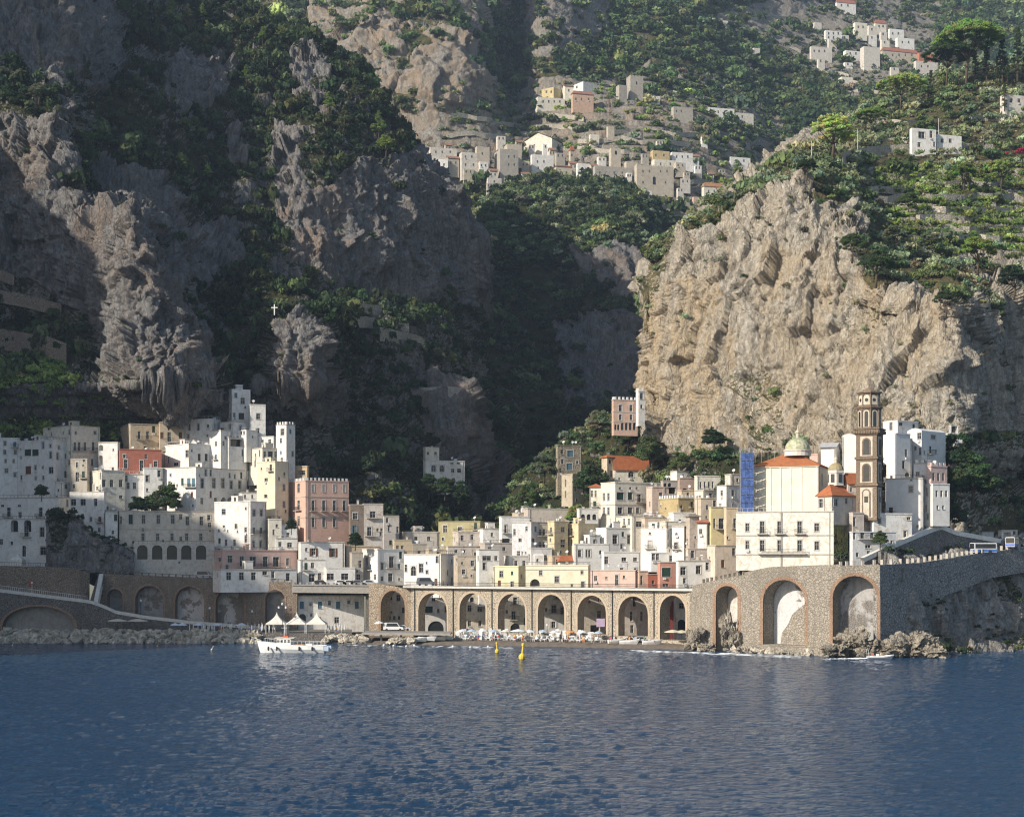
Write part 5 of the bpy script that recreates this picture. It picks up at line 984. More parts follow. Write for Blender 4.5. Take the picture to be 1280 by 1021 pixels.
# houses apart from the town
H('white villa with arched windows and a square tower alone in the dark gorge', 529, 532, 581, 575, 610, WH, [('wat', 585.5, 8, 5.5, [542, 552.5], 'd'), ('w', 588, 5, 4, [566], 'd'), ('w', 588, 5, 5, [574], 'd'), ('w', 579, 2, 4, [565, 573]), ('wa', 600, 6, 4, [567])], Y=528, stuff=2, name='villa', cat='villa', th=70, ext=2)
H('square tower of the white gorge villa', 529, 532, 549, 558.5, 580, CM, [('w', 566.5, 4, 3, [535, 544.5], 'd')], Y=532, stuff=2, name='villa_tower', cat='tower', th=70, ext=3)
pc = H('pink castle like villa with white string courses clinging to the cliff foot', 765, 767, 797, 499, 540, (.60, .42, .33), [('wat', 510, 8, 4, [775.6, 788.8], 'd'), ('wat', 521.5, 7, 3.6, [775.6, 788.8], 'd'), ('oa', 533, 9, 3.6, [778, 783, 788, 793], 'd'), ('oa', 534, 7, 3, [769.5, 773])], Y=464, th=72, stuff=0, merlon='w', name='villa', cat='villa', band=(515, 527.5), ext=1)
H('white turret with an arched niche joined to the pink castle villa', 796, 798, 806, 488, 528, WH, [('wat', 495, 8, 4, [802]), ('wa', 508, 5, 3, [802])], Y=464, th=66, stuff=0, merlon=True, name='turret', cat='tower', ext=1)
H('square stone tower house with two wide shuttered windows on the hillock', 695, 697, 727, 556, 595, (.40, .33, .22), [('wtc', 567, 8, 7.5, [712.8], 'b'), ('wtc', 583, 8, 7.5, [711.8], 'b')], Y=492, th=70, stuff=4, dirt=.9, mat=masonry('tower_stone', (.36, .31, .23), (.46, .41, .32)))
H('pale stone tower below the square stone tower house', 702, 716, 733, 592, 640, (.52, .46, .36), [('w', 604, 9, 1.6, [707, 711.5]), ('w', 618, 9, 1.6, [707, 711.5]), ('w', 603, 6, 4, [724.5])], Y=488, stuff=0, dirt=.7)
# ================= sea walls and the viaduct =================
def iv(tab, x): return float(np.interp(x, [a for a, b in tab], [b for a, b in tab]))
def arch_wall(label, name, cat, path, top, zb, ops, thick, mat, ringm=None, ring=.55, back=None, backmat=None, infill_d=None, step=4, ptd=0.):
    pa, pb = path[0][0], path[-1][0]; root = empty(name, at(pa, iv(top, pa), iv(path, pa)), label, cat)
    def pt(px, z, d=0):
        Y = iv(path, px); e = .6; A = Vector(((px+e-CX)*iv(path, px+e)/F-(px-e-CX)*iv(path, px-e)/F, iv(path, px+e)-iv(path, px-e), 0)).normalized(); n = Vector((A.y, -A.x, 0))
        return Vector(((px-CX)*Y/F, Y, z))-n*d
    def ztop(px): return zat(iv(top, px), iv(path, px))
    def zbt(px): return zb(px) if callable(zb) else zb
    mb = MB(); xs = list(np.arange(pa, pb, step))+[pb]
    for o in ops: xs = [x for x in xs if not o[0] < x < o[1]]+[o[0], o[1]]
    xs = sorted(set(xs)); 
    def instart(x): return next((o for o in ops if abs(o[0]-x) < 1e-6), None)
    for a, b in zip(xs[:-1], xs[1:]):
        o = instart(a)
        if o is None:
            for d, flip in ((0, 0), (thick, 1)): mb.quad(pt(a, zbt(a), d), pt(b, zbt(b), d), pt(b, ztop(b), d), pt(a, ztop(a), d))
        else:
            c, r = (a+b)/2, (b-a)/2; rz = (r*iv(path, c)/F)*(1+ptd); zk = zat(o[2], iv(path, c)); zs = zk-rz; z0 = max(zat(o[3], iv(path, c)), zbt(c)); N = 12
            P = [(c-r*math.cos(math.pi*k/N), zs+rz*math.sin(math.pi*k/N)) for k in range(N+1)]
            for (x0, q0), (x1, q1) in zip(P[:-1], P[1:]):
                for d in (0, thick): mb.quad(pt(x0, q0, d), pt(x1, q1, d), pt(x1, ztop(x1), d), pt(x0, ztop(x0), d))
                mb.quad(pt(x0, q0), pt(x1, q1), pt(x1, q1, thick), pt(x0, q0, thick))
            for x in (a, b): mb.quad(pt(x, z0), pt(x, zs), pt(x, zs, thick), pt(x, z0, thick))
            if z0 > zbt(c)+.1:
                for d in (0, thick): mb.quad(pt(a, zbt(a), d), pt(b, zbt(b), d), pt(b, z0, d), pt(a, z0, d))
                mb.quad(pt(a, z0), pt(b, z0), pt(b, z0, thick), pt(a, z0, thick))
            if ringm is not None:
                rg = MB(); f = 1+ring/(r*iv(path, c)/F)
                Po = [(c-r*f*math.cos(math.pi*k/N), zs+rz*f*math.sin(math.pi*k/N)) for k in range(N+1)]
                P2 = [(P[0][0], z0)]+P+[(P[-1][0], z0)]; Po2 = [(Po[0][0], z0)]+Po+[(Po[-1][0], z0)]
                for k in range(len(P2)-1):
                    i0, i1, o0, o1 = P2[k], P2[k+1], Po2[k], Po2[k+1]
                    rg.quad(pt(i0[0], i0[1], -.07), pt(i1[0], i1[1], -.07), pt(o1[0], o1[1], -.07), pt(o0[0], o0[1], -.07)); rg.quad(pt(o0[0], o0[1], -.07), pt(o1[0], o1[1], -.07), pt(o1[0], o1[1], 0), pt(o0[0], o0[1], 0)); rg.quad(pt(i0[0], i0[1], -.07), pt(i1[0], i1[1], -.07), pt(i1[0], i1[1], .35), pt(i0[0], i0[1], .35))
                rg.build('arch_ring', ringm, root)
            if infill_d:
                bm_ = MB(); bm_.quad(pt(a-1, zbt(a), infill_d), pt(b+1, zbt(b), infill_d), pt(b+1, zk+.3, infill_d), pt(a-1, zk+.3, infill_d)); bm_.build('arch_infill', backmat[ops.index(o) % len(backmat)], root)
    for x in (pa, pb): mb.quad(pt(x, zbt(x)), pt(x, ztop(x)), pt(x, ztop(x), thick), pt(x, zbt(x), thick))
    for a, b in zip(xs[:-1], xs[1:]):
        mb.quad(pt(a, ztop(a)), pt(b, ztop(b)), pt(b, ztop(b), thick), pt(a, ztop(a), thick))
    mb.build('masonry', mat, root); root['_x'] = 1
    return root, pt, ztop
VP = [(514, 419), (600, 411), (700, 401.5), (820, 390), (845, 386), (862, 381)]; VT = [(514, 734.5), (862, 738.5)]
vops = [(523, 558.5, 741, 790), (574.5, 607, 741, 790), (622.5, 656.5, 742, 791), (672.5, 705.5, 743, 792), (722, 757.5, 744, 793), (773, 810, 745, 795), (825, 857, 744, 800)]
vw, vpt, vz = arch_wall('pale stone road viaduct with seven tall round arches behind the beach', 'viaduct', 'viaduct', VP, VT, .4, vops, 4.0, masonry('viaduct_stone', (.46, .39, .30), (.54, .47, .37), .5), plaster((.50, .41, .31), .5), .5, ptd=.25)
mb = MB()
for a, b in zip(range(504, 866, 6), range(510, 872, 6)):
    for (d0, d1, h0, h1) in ((-1.3, 5.0, .02, .55),):
        A, B = vpt(a, vz(a)), vpt(b, vz(b)); p = [vpt(x, vz(x)+h, d) for x, h, d in ((a, h0, d0), (b, h0, d0), (b, h0, d1), (a, h0, d1), (a, h1, d0), (b, h1, d0), (b, h1, d1), (a, h1, d1))]
        mb.add(p, [(0, 1, 5, 4), (4, 5, 6, 7), (3, 2, 1, 0), (2, 3, 7, 6)])
mb.build('deck', SLAB, vw)
mb = MB()
for x in np.arange(508, 866, 1.4): p = vpt(x, vz(x)+.56, -1.15); mb.box(p, (.05, 0, 0), (0, .05, 0), (0, 0, .95))
for a, b in zip(range(506, 864, 6), range(512, 870, 6)): mb.tube([vpt(a, vz(a)+1.5, -1.13), vpt(b, vz(b)+1.5, -1.13)], .045, 4); mb.tube([vpt(a, vz(a)+1.05, -1.13), vpt(b, vz(b)+1.05, -1.13)], .03, 4)
mb.build('railing', M_IRON, vw)
for x in (518.5, 566.5, 615, 665, 714, 765.5, 817.5): mb = MB(); mb.tube([vpt(x, 1, -.14), vpt(x, vz(x)-.2, -.14)], .13, 6); mb.build('drain_pipe', M_IRON, vw)
SP = [(862, 381), (880, 374.5), (910, 369.5), (950, 364), (1000, 357), (1050, 352), (1100, 349)]; ST = [(862, 734), (870, 730.5), (885, 727), (923, 719.5), (962, 711.5), (1043, 708.5), (1100, 706)]
rb = [WALLW, peeled((.60, .60, .60), (.26, .235, .20), .16), peeled((.44, .43, .42), (.24, .22, .20), .12)]
sw, spt, sz = arch_wall('high rubble sea wall with three brick edged arches below the monastery', 'sea_wall', 'sea wall', SP, ST, -1., [(895, 922, 732, 818), (954, 1006, 724.5, 806), (1041, 1096, 719.5, 812)], 6, MAS, BRK, .75, infill_d=4.6, backmat=rb)
mb = MB()   # lower masonry blocks and a half arch inside the openings
P_ = [(964, -1), (1006.5, -1), (1006.5, zat(751, 357)), (999, zat(753, 357)), (990, zat(760, 357)), (981, zat(768, 357)), (975, zat(782, 357)), (968, zat(792, 357))]
mb.ring([[spt(x, z, 4.5) for x, z in P_], [spt(x, z, 3.2) for x, z in P_]])
mb.build('inner_masonry', MAS, sw)
HP = [(1100, 349), (1104, 350), (1130, 357), (1180, 370), (1240, 384), (1300, 395)]; HT = [(1100, 706), (1150, 703.5), (1200, 696), (1240, 690), (1300, 682)]
hw, hpt, hz = arch_wall('dark shaded sea wall running along the headland under the posts', 'headland_wall', 'sea wall', HP, HT, lambda x: zat(float(np.interp(x, [1100, 1150, 1180, 1240, 1300], [822, 800, 745, 722, 712])), iv(HP, x)), [], 2, masonry('headland_masonry', (.27, .26, .245), (.38, .365, .34), .8))
def post(parent, p, mat, w=.7, h=1.15, rz=.3):
    w *= .75; h *= .85
    mb = MB(); mb.cbox(p, w, w*.8, h, rz); mb.cbox(Vector(p)+Vector((0, 0, h+.003)), w*1.1, w*.9, .12, rz); return mb.build('parapet_post', mat, parent)
for x in [877, 882.5, 888, 893.5, 899, 904.5, 910, 916, 922, 928]: post(sw, spt(x, sz(x)+.01, .5), MAS, .8, 1.0)
for x in [1050, 1058, 1067, 1078, 1092.5]: post(sw, spt(x, sz(x)+.01, .5), M_STONE, .75, 1.2)
for x in [1105, 1116.5, 1128, 1137, 1143.5, 1150.5, 1158, 1165, 1172, 1179, 1186, 1193, 1199, 1205, 1211, 1217, 1223, 1229, 1235, 1254, 1261, 1268, 1276]: post(hw, hpt(x, hz(x)+.01, .5), M_STONE, .8, 1.2, -.5)
mb = MB(); 
for a, b in zip(range(930, 1096, 6), range(936, 1102, 6)): A, B = spt(a, sz(a)+.01, .25), spt(b, sz(b)+.01, .25); mb.box(A, B-A, (0, .5, 0), (0, 0, .55 if a < 1045 else .2))
mb.build('coping', MAS, sw)
# road ramp on the right
RP = [(1079, 356), (1130, 368), (1177, 381), (1215, 388), (1256, 396)]; RT = [(1079, 703), (1115, 686), (1150, 671), (1168, 664), (1177, 661.5), (1195, 669), (1256, 680)]
rw, rpt, rz_ = arch_wall('ramp wall with a pale parapet climbing behind the headland road', 'ramp_wall', 'wall', RP, RT, lambda x: zat(706, iv(RP, x))-1, [], .8, masonry('ramp_masonry', (.20, .19, .18), (.30, .285, .265)))
mb = MB()
for a, b in zip(range(1079, 1254, 4), range(1083, 1258, 4)):
    p = [rpt(x, rz_(x)+h, d) for x, h, d in ((a, .01, -.15), (b, .01, -.15), (b, .01, .9), (a, .01, .9), (a, 1.1, -.15), (b, 1.1, -.15), (b, 1.1, .9), (a, 1.1, .9))]; mb.add(p, [(0, 1, 5, 4), (4, 5, 6, 7), (2, 3, 7, 6), (0, 3, 2, 1)])
mb.build('parapet', plaster((.78, .76, .71), .4), rw)
for (x, yy, w_, h_) in ((1164, 688, 2.6, 10), (1174, 691, 6, 8), (1174.5, 682, 2, 4)):
    mb = MB(); Yq = iv(RP, x)-.12; mb.box(at(x-w_/2, yy+h_/2, Yq), at(x+w_/2, yy+h_/2, iv(RP, x+w_/2)-.1)-at(x-w_/2, yy+h_/2, Yq), (0, .1, 0), (0, 0, h_*Yq/F)); mb.build('door', M_DKF, rw)
def ground(name, pts, mat, kind='structure'):
    mb = MB(); mb.add(pts, [tuple(range(len(pts)))]); o = mb.build(name, mat); o['kind'] = kind; return o
ASPH = flat('asphalt', (.075, .073, .07), .95); PAV = flat('pavement_stone', (.24, .22, .19), .95, 0, .35)
def strip(name, rows, mat, kind='structure'):
    """rows: list of (front point, back point)"""
    mb = MB()
    for (a, b), (c, d) in zip(rows[:-1], rows[1:]): mb.quad(a, c, d, b)
    o = mb.build(name, mat); o['kind'] = kind; return o
strip('headland_road', [(spt(x, sz(x)-.35, .3), spt(x, sz(x)-.35, 14)) for x in range(866, 1100, 8)]+[(hpt(x, hz(x)-.3, .3), hpt(x, hz(x)-.3, 26)) for x in range(1100, 1300, 10)], ASPH)
# western walls
W1P = [(-60, 424), (60, 424), (100, 423), (112, 427)]; W1T = [(-60, 706.5), (0, 707), (70, 709), (100, 712), (112, 716)]
w1, w1pt, w1z = arch_wall('long brown retaining wall with a rounded end below the western white houses', 'retaining_wall', 'wall', W1P, W1T, 1.5, [], 6, MASB)
W2P = [(122, 432), (250, 431), (366, 430)]; W2T = [(122, 716.5), (366, 728)]
w2, w2pt, w2z = arch_wall('shaded brown stone road wall with five blind arches behind the bathing platform', 'arched_road_wall', 'sea wall', W2P, W2T, 1.5, [(134, 153, 736, 766), (169, 204, 732, 780), (219, 255, 733, 780), (269.5, 305, 736, 780), (331.5, 356, 737, 788)], 5, MASB, BRK, .45, infill_d=2.6, backmat=[GRP, peeled((.36, .34, .33), (.22, .19, .16)), peeled((.56, .51, .48), (.30, .24, .20)), peeled((.52, .50, .49), (.28, .24, .21), .25), GRP])
W3P = [(-60, 414), (97, 414), (118, 415.5), (150, 417), (330, 417)]; W3T = [(-60, 733), (0, 740), (113, 754), (130, 760), (145, 767), (180, 773), (240, 780), (330, 787)]
w3, w3pt, w3z = arch_wall('quay wall with one wide brick arch carrying the sloping promenade', 'quay_wall', 'sea wall', W3P, W3T, .3, [(3, 93, 757.5, 790)], 3, MASD, BRK, .8, infill_d=2.7, backmat=[GRP], ptd=-.45)
mb = MB()
for a, b in zip(list(range(-60, 326, 6)), list(range(-54, 332, 6))):
    p = [w3pt(x, w3z(x)+h, d) for x, h, d in ((a, .01, -.12), (b, .01, -.12), (b, .01, .4), (a, .01, .4), (a, .85, -.12), (b, .85, -.12), (b, .85, .4), (a, .85, .4))]; mb.add(p, [(0, 1, 5, 4), (4, 5, 6, 7), (2, 3, 7, 6), (0, 3, 2, 1)])
mb.build('parapet', SLAB, w3)
mb = MB(); [mb.box(w3pt(x, w3z(x)+.86, .1), (.05, 0, 0), (0, .05, 0), (0, 0, .9)) for x in np.arange(-55, 112, 2.6)]
for a, b in zip(range(-60, 108, 6), range(-54, 114, 6)): mb.tube([w3pt(a, w3z(a)+1.76, .12), w3pt(b, w3z(b)+1.76, .12)], .04, 4)
mb.build('railing', M_WHT, w3)
strip('promenade', [(w3pt(x, w3z(x)-.02, .45), w3pt(x, w3z(x)-.02, 16)) for x in range(-60, 332, 10)], PAV)
strip('upper_road', [((w1pt(x, w1z(x)-.4, .5)), w1pt(x, w1z(x)-.4, 22)) for x in (-60, 0, 50, 100)]+[(w2pt(x, w2z(x)-.15, .3), w2pt(x, w2z(x)-.15, 20)) for x in range(122, 367, 12)]+[(Vector(((x-CX)*430/F, 430.3, zat(732, 430))), Vector(((x-CX)*452/F, 452, zat(732, 430)))) for x in (368, 400, 440, 470)]+[(vpt(x, vz(x)+.56, -.9), vpt(x, vz(x)+.56, 4.9)) for x in range(506, 866, 12)], ASPH)
for x in np.arange(126, 366, 8.5): post(w2, w2pt(x, w2z(x)+.01, .4), MASB, .5, .8, 0)
mb = MB(); [mb.tube([w2pt(a, w2z(a)+.7, .4), w2pt(a+8, w2z(a+8)+.7, .4)], .05, 4) for a in range(124, 358, 8)]; mb.build('rail', M_IRON, w2)
mb = MB(); [mb.box(w1pt(x, w1z(x)+.01, .3), (.05, 0, 0), (0, .05, 0), (0, 0, 1.)) for x in np.arange(-58, 100, 3)]; [mb.tube([w1pt(a, w1z(a)+1, .32), w1pt(a+8, w1z(a+8)+1, .32)], .04, 4) for a in range(-60, 92, 8)]; mb.build('railing', M_IRON, w1)
strip('lane', [(vpt(x, vz(x)-.2, 13.2), vpt(x, vz(x)-.2, 26)) for x in range(514, 862, 12)], PAV)
# stair flank between the two walls
mb = MB(); mb.add([at(112, 750, 423), at(122, 717, 431), at(126, 717, 431.5), at(118, 757, 424), at(112, 760, 423)], [(0, 1, 2, 3, 4)]); 
st = empty('stairway', at(116, 755, 423), 'dark stairway climbing between the two western walls', 'stairs'); fl = MB()
for i in range(14):
    t0 = i/14; p = at(111+11*t0, 754-36*t0, 423+8*t0); fl.box(p, (1.9, 0, 0), (0, .75, 0), (0, 0, -.9))
fl.build('steps', MASD, st); fl = MB(); A, B = at(124, 717, 430.5), at(117, 752, 422.5); fl.box(B-Vector((0, 0, 3)), A-B, (1.1, 0, 0), (0, 0, 3)); fl.build('flank_wall', SLAB, st)
# concrete bridge section and the building beneath it
cb = empty('road_bridge', at(410, 740, 429), 'flat concrete road beam over the low white beach house', 'bridge'); mb = MB()
A, B = at(365, 740.5, 429), at(462, 741.5, 427); mb.box(A, B-A, (0, 8, 0), (0, 0, 1.9)); mb.build('beam', M_CONC, cb)
mb = MB(); mb.box(A+Vector((0, -.3, 1.91)), B-A, (0, .4, 0), (0, 0, .35)); [mb.box(A+(B-A)*t+Vector((-.3, -.25, 2.27)), (.6, 0, 0), (0, .35, 0), (0, 0, .55)) for t in np.linspace(.02, .98, 12)]; mb.build('parapet', M_CONC, cb)
for x in (365.5, 457): mb = MB(); mb.box(at(x, 790, 429.3), (1.3, 0, 0), (0, 6, 0), (0, 0, zat(740.6, 429)-zat(790, 429.3))); mb.build('pier', MASD if x > 400 else MASB, cb)
H('low white beach house tucked under the concrete road beam', 367, 370, 455, 744, 786, (.82, .80, .76), [('wc', 756, 9, 5, [377.3, 400, 422.6, 446], 'b'), ('oa', 772, 10, 9, [378], 'd'), ('w', 775, 8, 6, [398.5, 421], 'd')], Y=431, th=73, stuff=0, dirt=.7, par=.05, ext=1)
OP = [(461, 425), (490, 423), (516, 420)]
ow, opt_, oz = arch_wall('old tan stone wall with a single ragged arch left of the viaduct', 'old_arch_wall', 'sea wall', OP, [(461, 729), (516, 733)], .6, [(476, 506, 738, 790)], 6, masonry('old_stone', (.34, .27, .20), (.44, .37, .28), .6), masonry('old_brick', (.36, .25, .17), (.42, .31, .22), .3), .6, ptd=.3)
# things seen through the arches
for k, (a, b, ws, lb, cc) in enumerate((
  (478, 512, [('w', 745, 10, 5, [488]), ('w', 747, 8, 5, [498]), ('w', 772, 5, 3, [487, 493, 499])], 'shaded stone house inside the old ragged arch', (.62, .57, .50)),
  (525, 564, [('w', 748, 7, 5, [542]), ('wc', 761.5, 8, 11, [535.5], 'g'), ('w', 763, 5, 3, [548]), ('oa', 783, 14, 20, [545])], 'white house with a round red lit doorway inside the first viaduct arch', WH),
  (574, 616, [('w', 760, 8, 5, [587, 592]), ('wt', 761, 7, 6, [600]), ('w', 779, 7, 4, [587, 600]), ('oa', 749, 6, 5, [590])], 'tan and white house with square windows inside the second viaduct arch', (.72, .66, .56)),
  (624, 664, [('dtb', 751, 9, 5, [644]), ('dtb', 769, 10, 5, [642]), ('oa', 785, 12, 12, [644])], 'cream house with two stacked balconies inside the third viaduct arch', CM),
  (674, 712, [('db', 745, 7, 5, [697]), ('dtb', 761, 10, 6, [692.5]), ('ws', 780.5, 8, 5, [692], 'w'), ('w', 762, 5, 3, [683])], 'white balconied house with grey shutters inside the fourth viaduct arch', WH),
  (724, 764, [('w', 748, 8, 5, [750]), ('w', 768, 10, 5, [749]), ('w', 752, 4, 3, [737]), ('oL', 786, 10, 12, [744])], 'shaded tan house with lilac laundry inside the fifth viaduct arch', (.60, .54, .46)),
  (776, 818, [('w', 752, 12, 4, [793]), ('w', 770, 12, 3, [789, 802]), ('d', 786, 10, 4, [790])], 'narrow grey beige house inside the sixth viaduct arch', (.66, .60, .52)),
  (826, 842, [('w', 750, 8, 5, [836]), ('d', 780, 12, 6, [834])], 'dark red house inside the seventh viaduct arch', (.32, .09, .08)),
  (842, 866, [('w', 757, 7, 6, [852], 'n'), ('oa', 783, 18, 10, [852])], 'white cave like house beside the dark red one inside the seventh arch', WH))):
    H(lb, a, a+3, b, 740.5, 794, cc, ws, Y=iv([(478, 433), (516, 431.5), (866, 394)], a), th=74, stuff=0, ext=1, dirt=.7, cornice=False)
mb = MB(); mb.add([at(745.5, 773, 401.5), at(756, 773, 401.5), at(756, 783, 401.6), at(745.8, 783.6, 401.6)], [(0, 1, 2, 3)]); mb.box(at(743, 773, 401.7), (3.2, 0, 0), (0, .04, 0), (0, 0, .04)); mb.box(at(745.6, 783, 401.5), at(756, 783, 401.5)-at(745.6, 783, 401.5), (0, .03, 0), (0, 0, 1.9)); tag(mb.build('laundry', flat('lilac_cloth', (.48, .38, .55))), 'lilac sheet hanging to dry in the fifth viaduct arch', 'laundry')
# ================= beach, rocks, boats, cars =================
SANDM = flat('dark_sand', (.22, .185, .15), .95, 0, .45)
WL = [(-100, 408), (430, 404), (470, 400), (560, 396), (700, 388), (830, 378), (862, 374)]
def wl(px): return iv(WL, px)
def q3(px, Y, z): return Vector(((px-CX)*Y/F, Y, z))
mb = MB(); rows = []; rr = random.Random(5)
for x in range(430, 872, 6): rows.append([q3(x, wl(x)-5, -.8), q3(x, wl(x), .0+.12*rr.random()), q3(x, wl(x)+4, .7), q3(x, wl(x)+9, .95), q3(x, 452, 1.1)])
for a, b in zip(rows[:-1], rows[1:]):
    for i in range(4): mb.quad(a[i], b[i], b[i+1], a[i+1])
mb.build('beach', SANDM)['kind'] = 'structure'
strip('bathing_platform', [(q3(x, 409.5, 2.3), q3(x, 434, 2.3)) for x in range(-100, 445, 15)], PAV)
strip('platform_front', [(q3(x, 409.5, -1), q3(x, 409.52, 2.3)) for x in range(-100, 445, 15)], MASD)
pier = empty('jetty', q3(505, 402, 0), 'low grey concrete jetty on posts at the western end of the beach', 'jetty'); mb = MB(); A, B = q3(452, 402, 2.3), q3(563, 398, 2.3); mb.box(A, B-A, (0, 12, 0), (0, 0, .5)); mb.build('deck', M_CONC, pier)
mb = MB(); [mb.box(q3(x, 403.5, -.5), (.5, 0, 0), (0, .5, 0), (0, 0, 2.8)) for x in (456, 475, 500, 525, 550)]; mb.build('post', M_CONC, pier)
RKB = rock_mat('boulder_rock', (.56, .51, .42), (.56, .47, .34), (.24, .22, .18))  # tones raised to stand in for sun missing on the breakwater
RKC = rock_mat('crag_rock', (.36, .32, .26), (.40, .32, .23), (.13, .12, .10))
def boulder_mesh(seed, n=3, rough_=.35, stretch=(1, .9, .8), mat=None):
    bm = bmesh.new(); bmesh.ops.create_icosphere(bm, subdivisions=n, radius=1); P = np.array([v.co[:] for v in bm.verts]); d = 1+fbm(P*.9+seed*7, seed, 3)*.7
    w_, c_, t_ = worley(P*1.2+seed*3, seed); d += (t_*.55+(c_-.5)*.3)*rough_/.35; w_, c_, t_ = worley(P*3.1+seed*5, seed+3); d += t_*.28+(c_-.5)*.1; d += fbm(P*7+seed, seed+9, 3)*.09; P2 = P*d[:, None]*np.array(stretch)
    for v, c in zip(bm.verts, P2): v.co = c
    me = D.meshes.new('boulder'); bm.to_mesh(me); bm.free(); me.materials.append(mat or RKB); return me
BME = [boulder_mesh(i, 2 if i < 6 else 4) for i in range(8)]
def boulder(me, loc, s, rz, label, group=None, nm='boulder', tilt=0):
    o = D.objects.new(nm, me); col.objects.link(o); o.location = loc; o.scale = s; o.rotation_euler = (tilt, tilt*.7, rz); tag(o, label, 'rock', group); return o
rr = random.Random(11); nB = 0
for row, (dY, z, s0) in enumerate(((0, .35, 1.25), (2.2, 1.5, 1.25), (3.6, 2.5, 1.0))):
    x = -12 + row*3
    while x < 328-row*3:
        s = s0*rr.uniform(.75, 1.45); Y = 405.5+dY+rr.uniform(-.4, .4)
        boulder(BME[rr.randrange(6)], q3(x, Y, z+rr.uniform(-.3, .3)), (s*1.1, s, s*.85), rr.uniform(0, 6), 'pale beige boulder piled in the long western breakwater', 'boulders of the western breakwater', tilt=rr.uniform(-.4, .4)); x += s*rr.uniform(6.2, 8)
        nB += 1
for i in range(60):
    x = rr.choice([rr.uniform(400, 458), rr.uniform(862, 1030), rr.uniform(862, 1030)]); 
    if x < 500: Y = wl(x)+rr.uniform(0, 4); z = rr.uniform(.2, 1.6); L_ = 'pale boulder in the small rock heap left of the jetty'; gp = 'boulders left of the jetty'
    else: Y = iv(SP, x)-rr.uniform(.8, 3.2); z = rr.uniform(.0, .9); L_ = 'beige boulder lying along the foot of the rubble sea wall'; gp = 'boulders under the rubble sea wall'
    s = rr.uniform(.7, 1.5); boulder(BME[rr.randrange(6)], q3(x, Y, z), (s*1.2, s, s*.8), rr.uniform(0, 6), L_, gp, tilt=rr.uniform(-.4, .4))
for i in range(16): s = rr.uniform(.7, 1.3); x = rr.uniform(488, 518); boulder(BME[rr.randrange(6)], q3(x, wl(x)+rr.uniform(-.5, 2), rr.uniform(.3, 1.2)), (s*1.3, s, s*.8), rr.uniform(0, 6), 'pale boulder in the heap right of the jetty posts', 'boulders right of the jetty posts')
for (x, y, Y, sx, sz, lb) in ((908, 782, 368.5, 1.8, 5.2, 'tall rock pinnacle standing inside the first brick arch'), (917, 792, 367.5, 1.5, 3.2, 'stout rock leaning on the tall pinnacle in the first arch'), (871, 796, 373.5, 2.0, 3.4, 'jagged white rock at the left end of the rubble sea wall'), (884, 806, 370.2, 1.7, 1.6, 'rounded pale rock at the foot of the first arch'),
     (1045, 809, 347.5, 3.31, 2.12, 'big beige rock at the left foot of the third brick arch'), (1068, 796, 348.5, 3.04, 3.45, 'split rock standing in front of the third brick arch'), (1088, 806, 347.6, 3.13, 2.68, 'craggy rock at the right foot of the third brick arch'), (1111, 810, 347.0, 3.13, 2.56, 'dark cleft rock below the corner of the shaded wall'), (1130, 806, 346.5, 3.13, 3.12, 'sunlit crag next to the dark cleft rock'), (1150, 801, 347.0, 3.50, 3.68, 'tallest sunlit crag at the headland waterline'), (1168, 812, 346.0, 2.76, 2.34, 'last low crag of the sunlit row')):
    boulder(boulder_mesh(int(x), 5, .5, mat=RKC), q3(x, Y, zat(y, Y)-.6), (sx, sx*.8, sz*.78), rr.uniform(0, 6), lb, nm='crag')
quay = MB(); A, B = q3(968, iv(SP, 968)-3.4, -.5), q3(1036, iv(SP, 1036)-3.2, -.5); quay.box(A, B-A, (0, 3, 0), (0, 0, 2.2)); tag(quay.build('stone_quay', MAS), 'low straight stone quay at the foot of the second brick arch', 'quay')
# ---- vehicles
def car(x, Y, z, c, label, rz=0, van=False, group='cars parked along the coast road'):
    p = q3(x, Y, z); root = empty('van' if van else 'car', p, label, 'van' if van else 'car', group); L_, W_, h1, h2 = (5.2, 1.9, 1.1, 2.1) if van else (4.1, 1.7, .82, 1.42)
    prof = [(-L_/2, .3), (-L_/2, h1), (-L_/2+.25, h2-.05) if van else (-L_/2+.35, h2-.1), (-L_/2+.5, h2) if van else (-L_/2+.9, h2), (L_/2-1.6, h2), (L_/2-.95, h1+.02), (L_/2-.1, h1-.18), (L_/2, .35)]
    M4 = Matrix.Rotation(rz, 4, 'Z'); mb = MB(); mb.ring([[p+M4@Vector((a, s*W_/2, b)) for a, b in prof] for s in (-1, -.0, 1)]); mb.build('body', flat('car_paint', c, .3, 0, .05), root)
    mb = MB(); g = [(-L_/2+.75, h1+.03), (-L_/2+.95, h2-.12), (L_/2-1.7, h2-.12), (L_/2-1.15, h1+.03)]
    for s in (-1, 1): mb.add([p+M4@Vector((a, s*(W_/2+.012), b)) for a, b in g], [(0, 1, 2, 3)])
    mb.build('side_window', glass_dark(), root); mb = MB(); mb.add([p+M4@Vector((a, b, c_)) for a, b, c_ in ((L_/2-1.56, -.7, h2-.05), (L_/2-1.56, .7, h2-.05), (L_/2-.97, .75, h1+.07), (L_/2-.97, -.75, h1+.07))], [(0, 1, 2, 3)]); mb.build('windscreen', glass_dark(), root)
    for a in (-L_/2+.85, L_/2-.85):
        for s in (-1, 1):
            mb = MB(); mb.ring([[p+M4@Vector((a+.32*math.cos(t*math.pi/5), s*(W_/2-.1+d), .32+.32*math.sin(t*math.pi/5))) for t in range(10)] for d in (0, .13)]); mb.build('wheel', M_IRON, root)
            mb = MB()
    return root
zr2 = lambda x: w2z(x)-.12
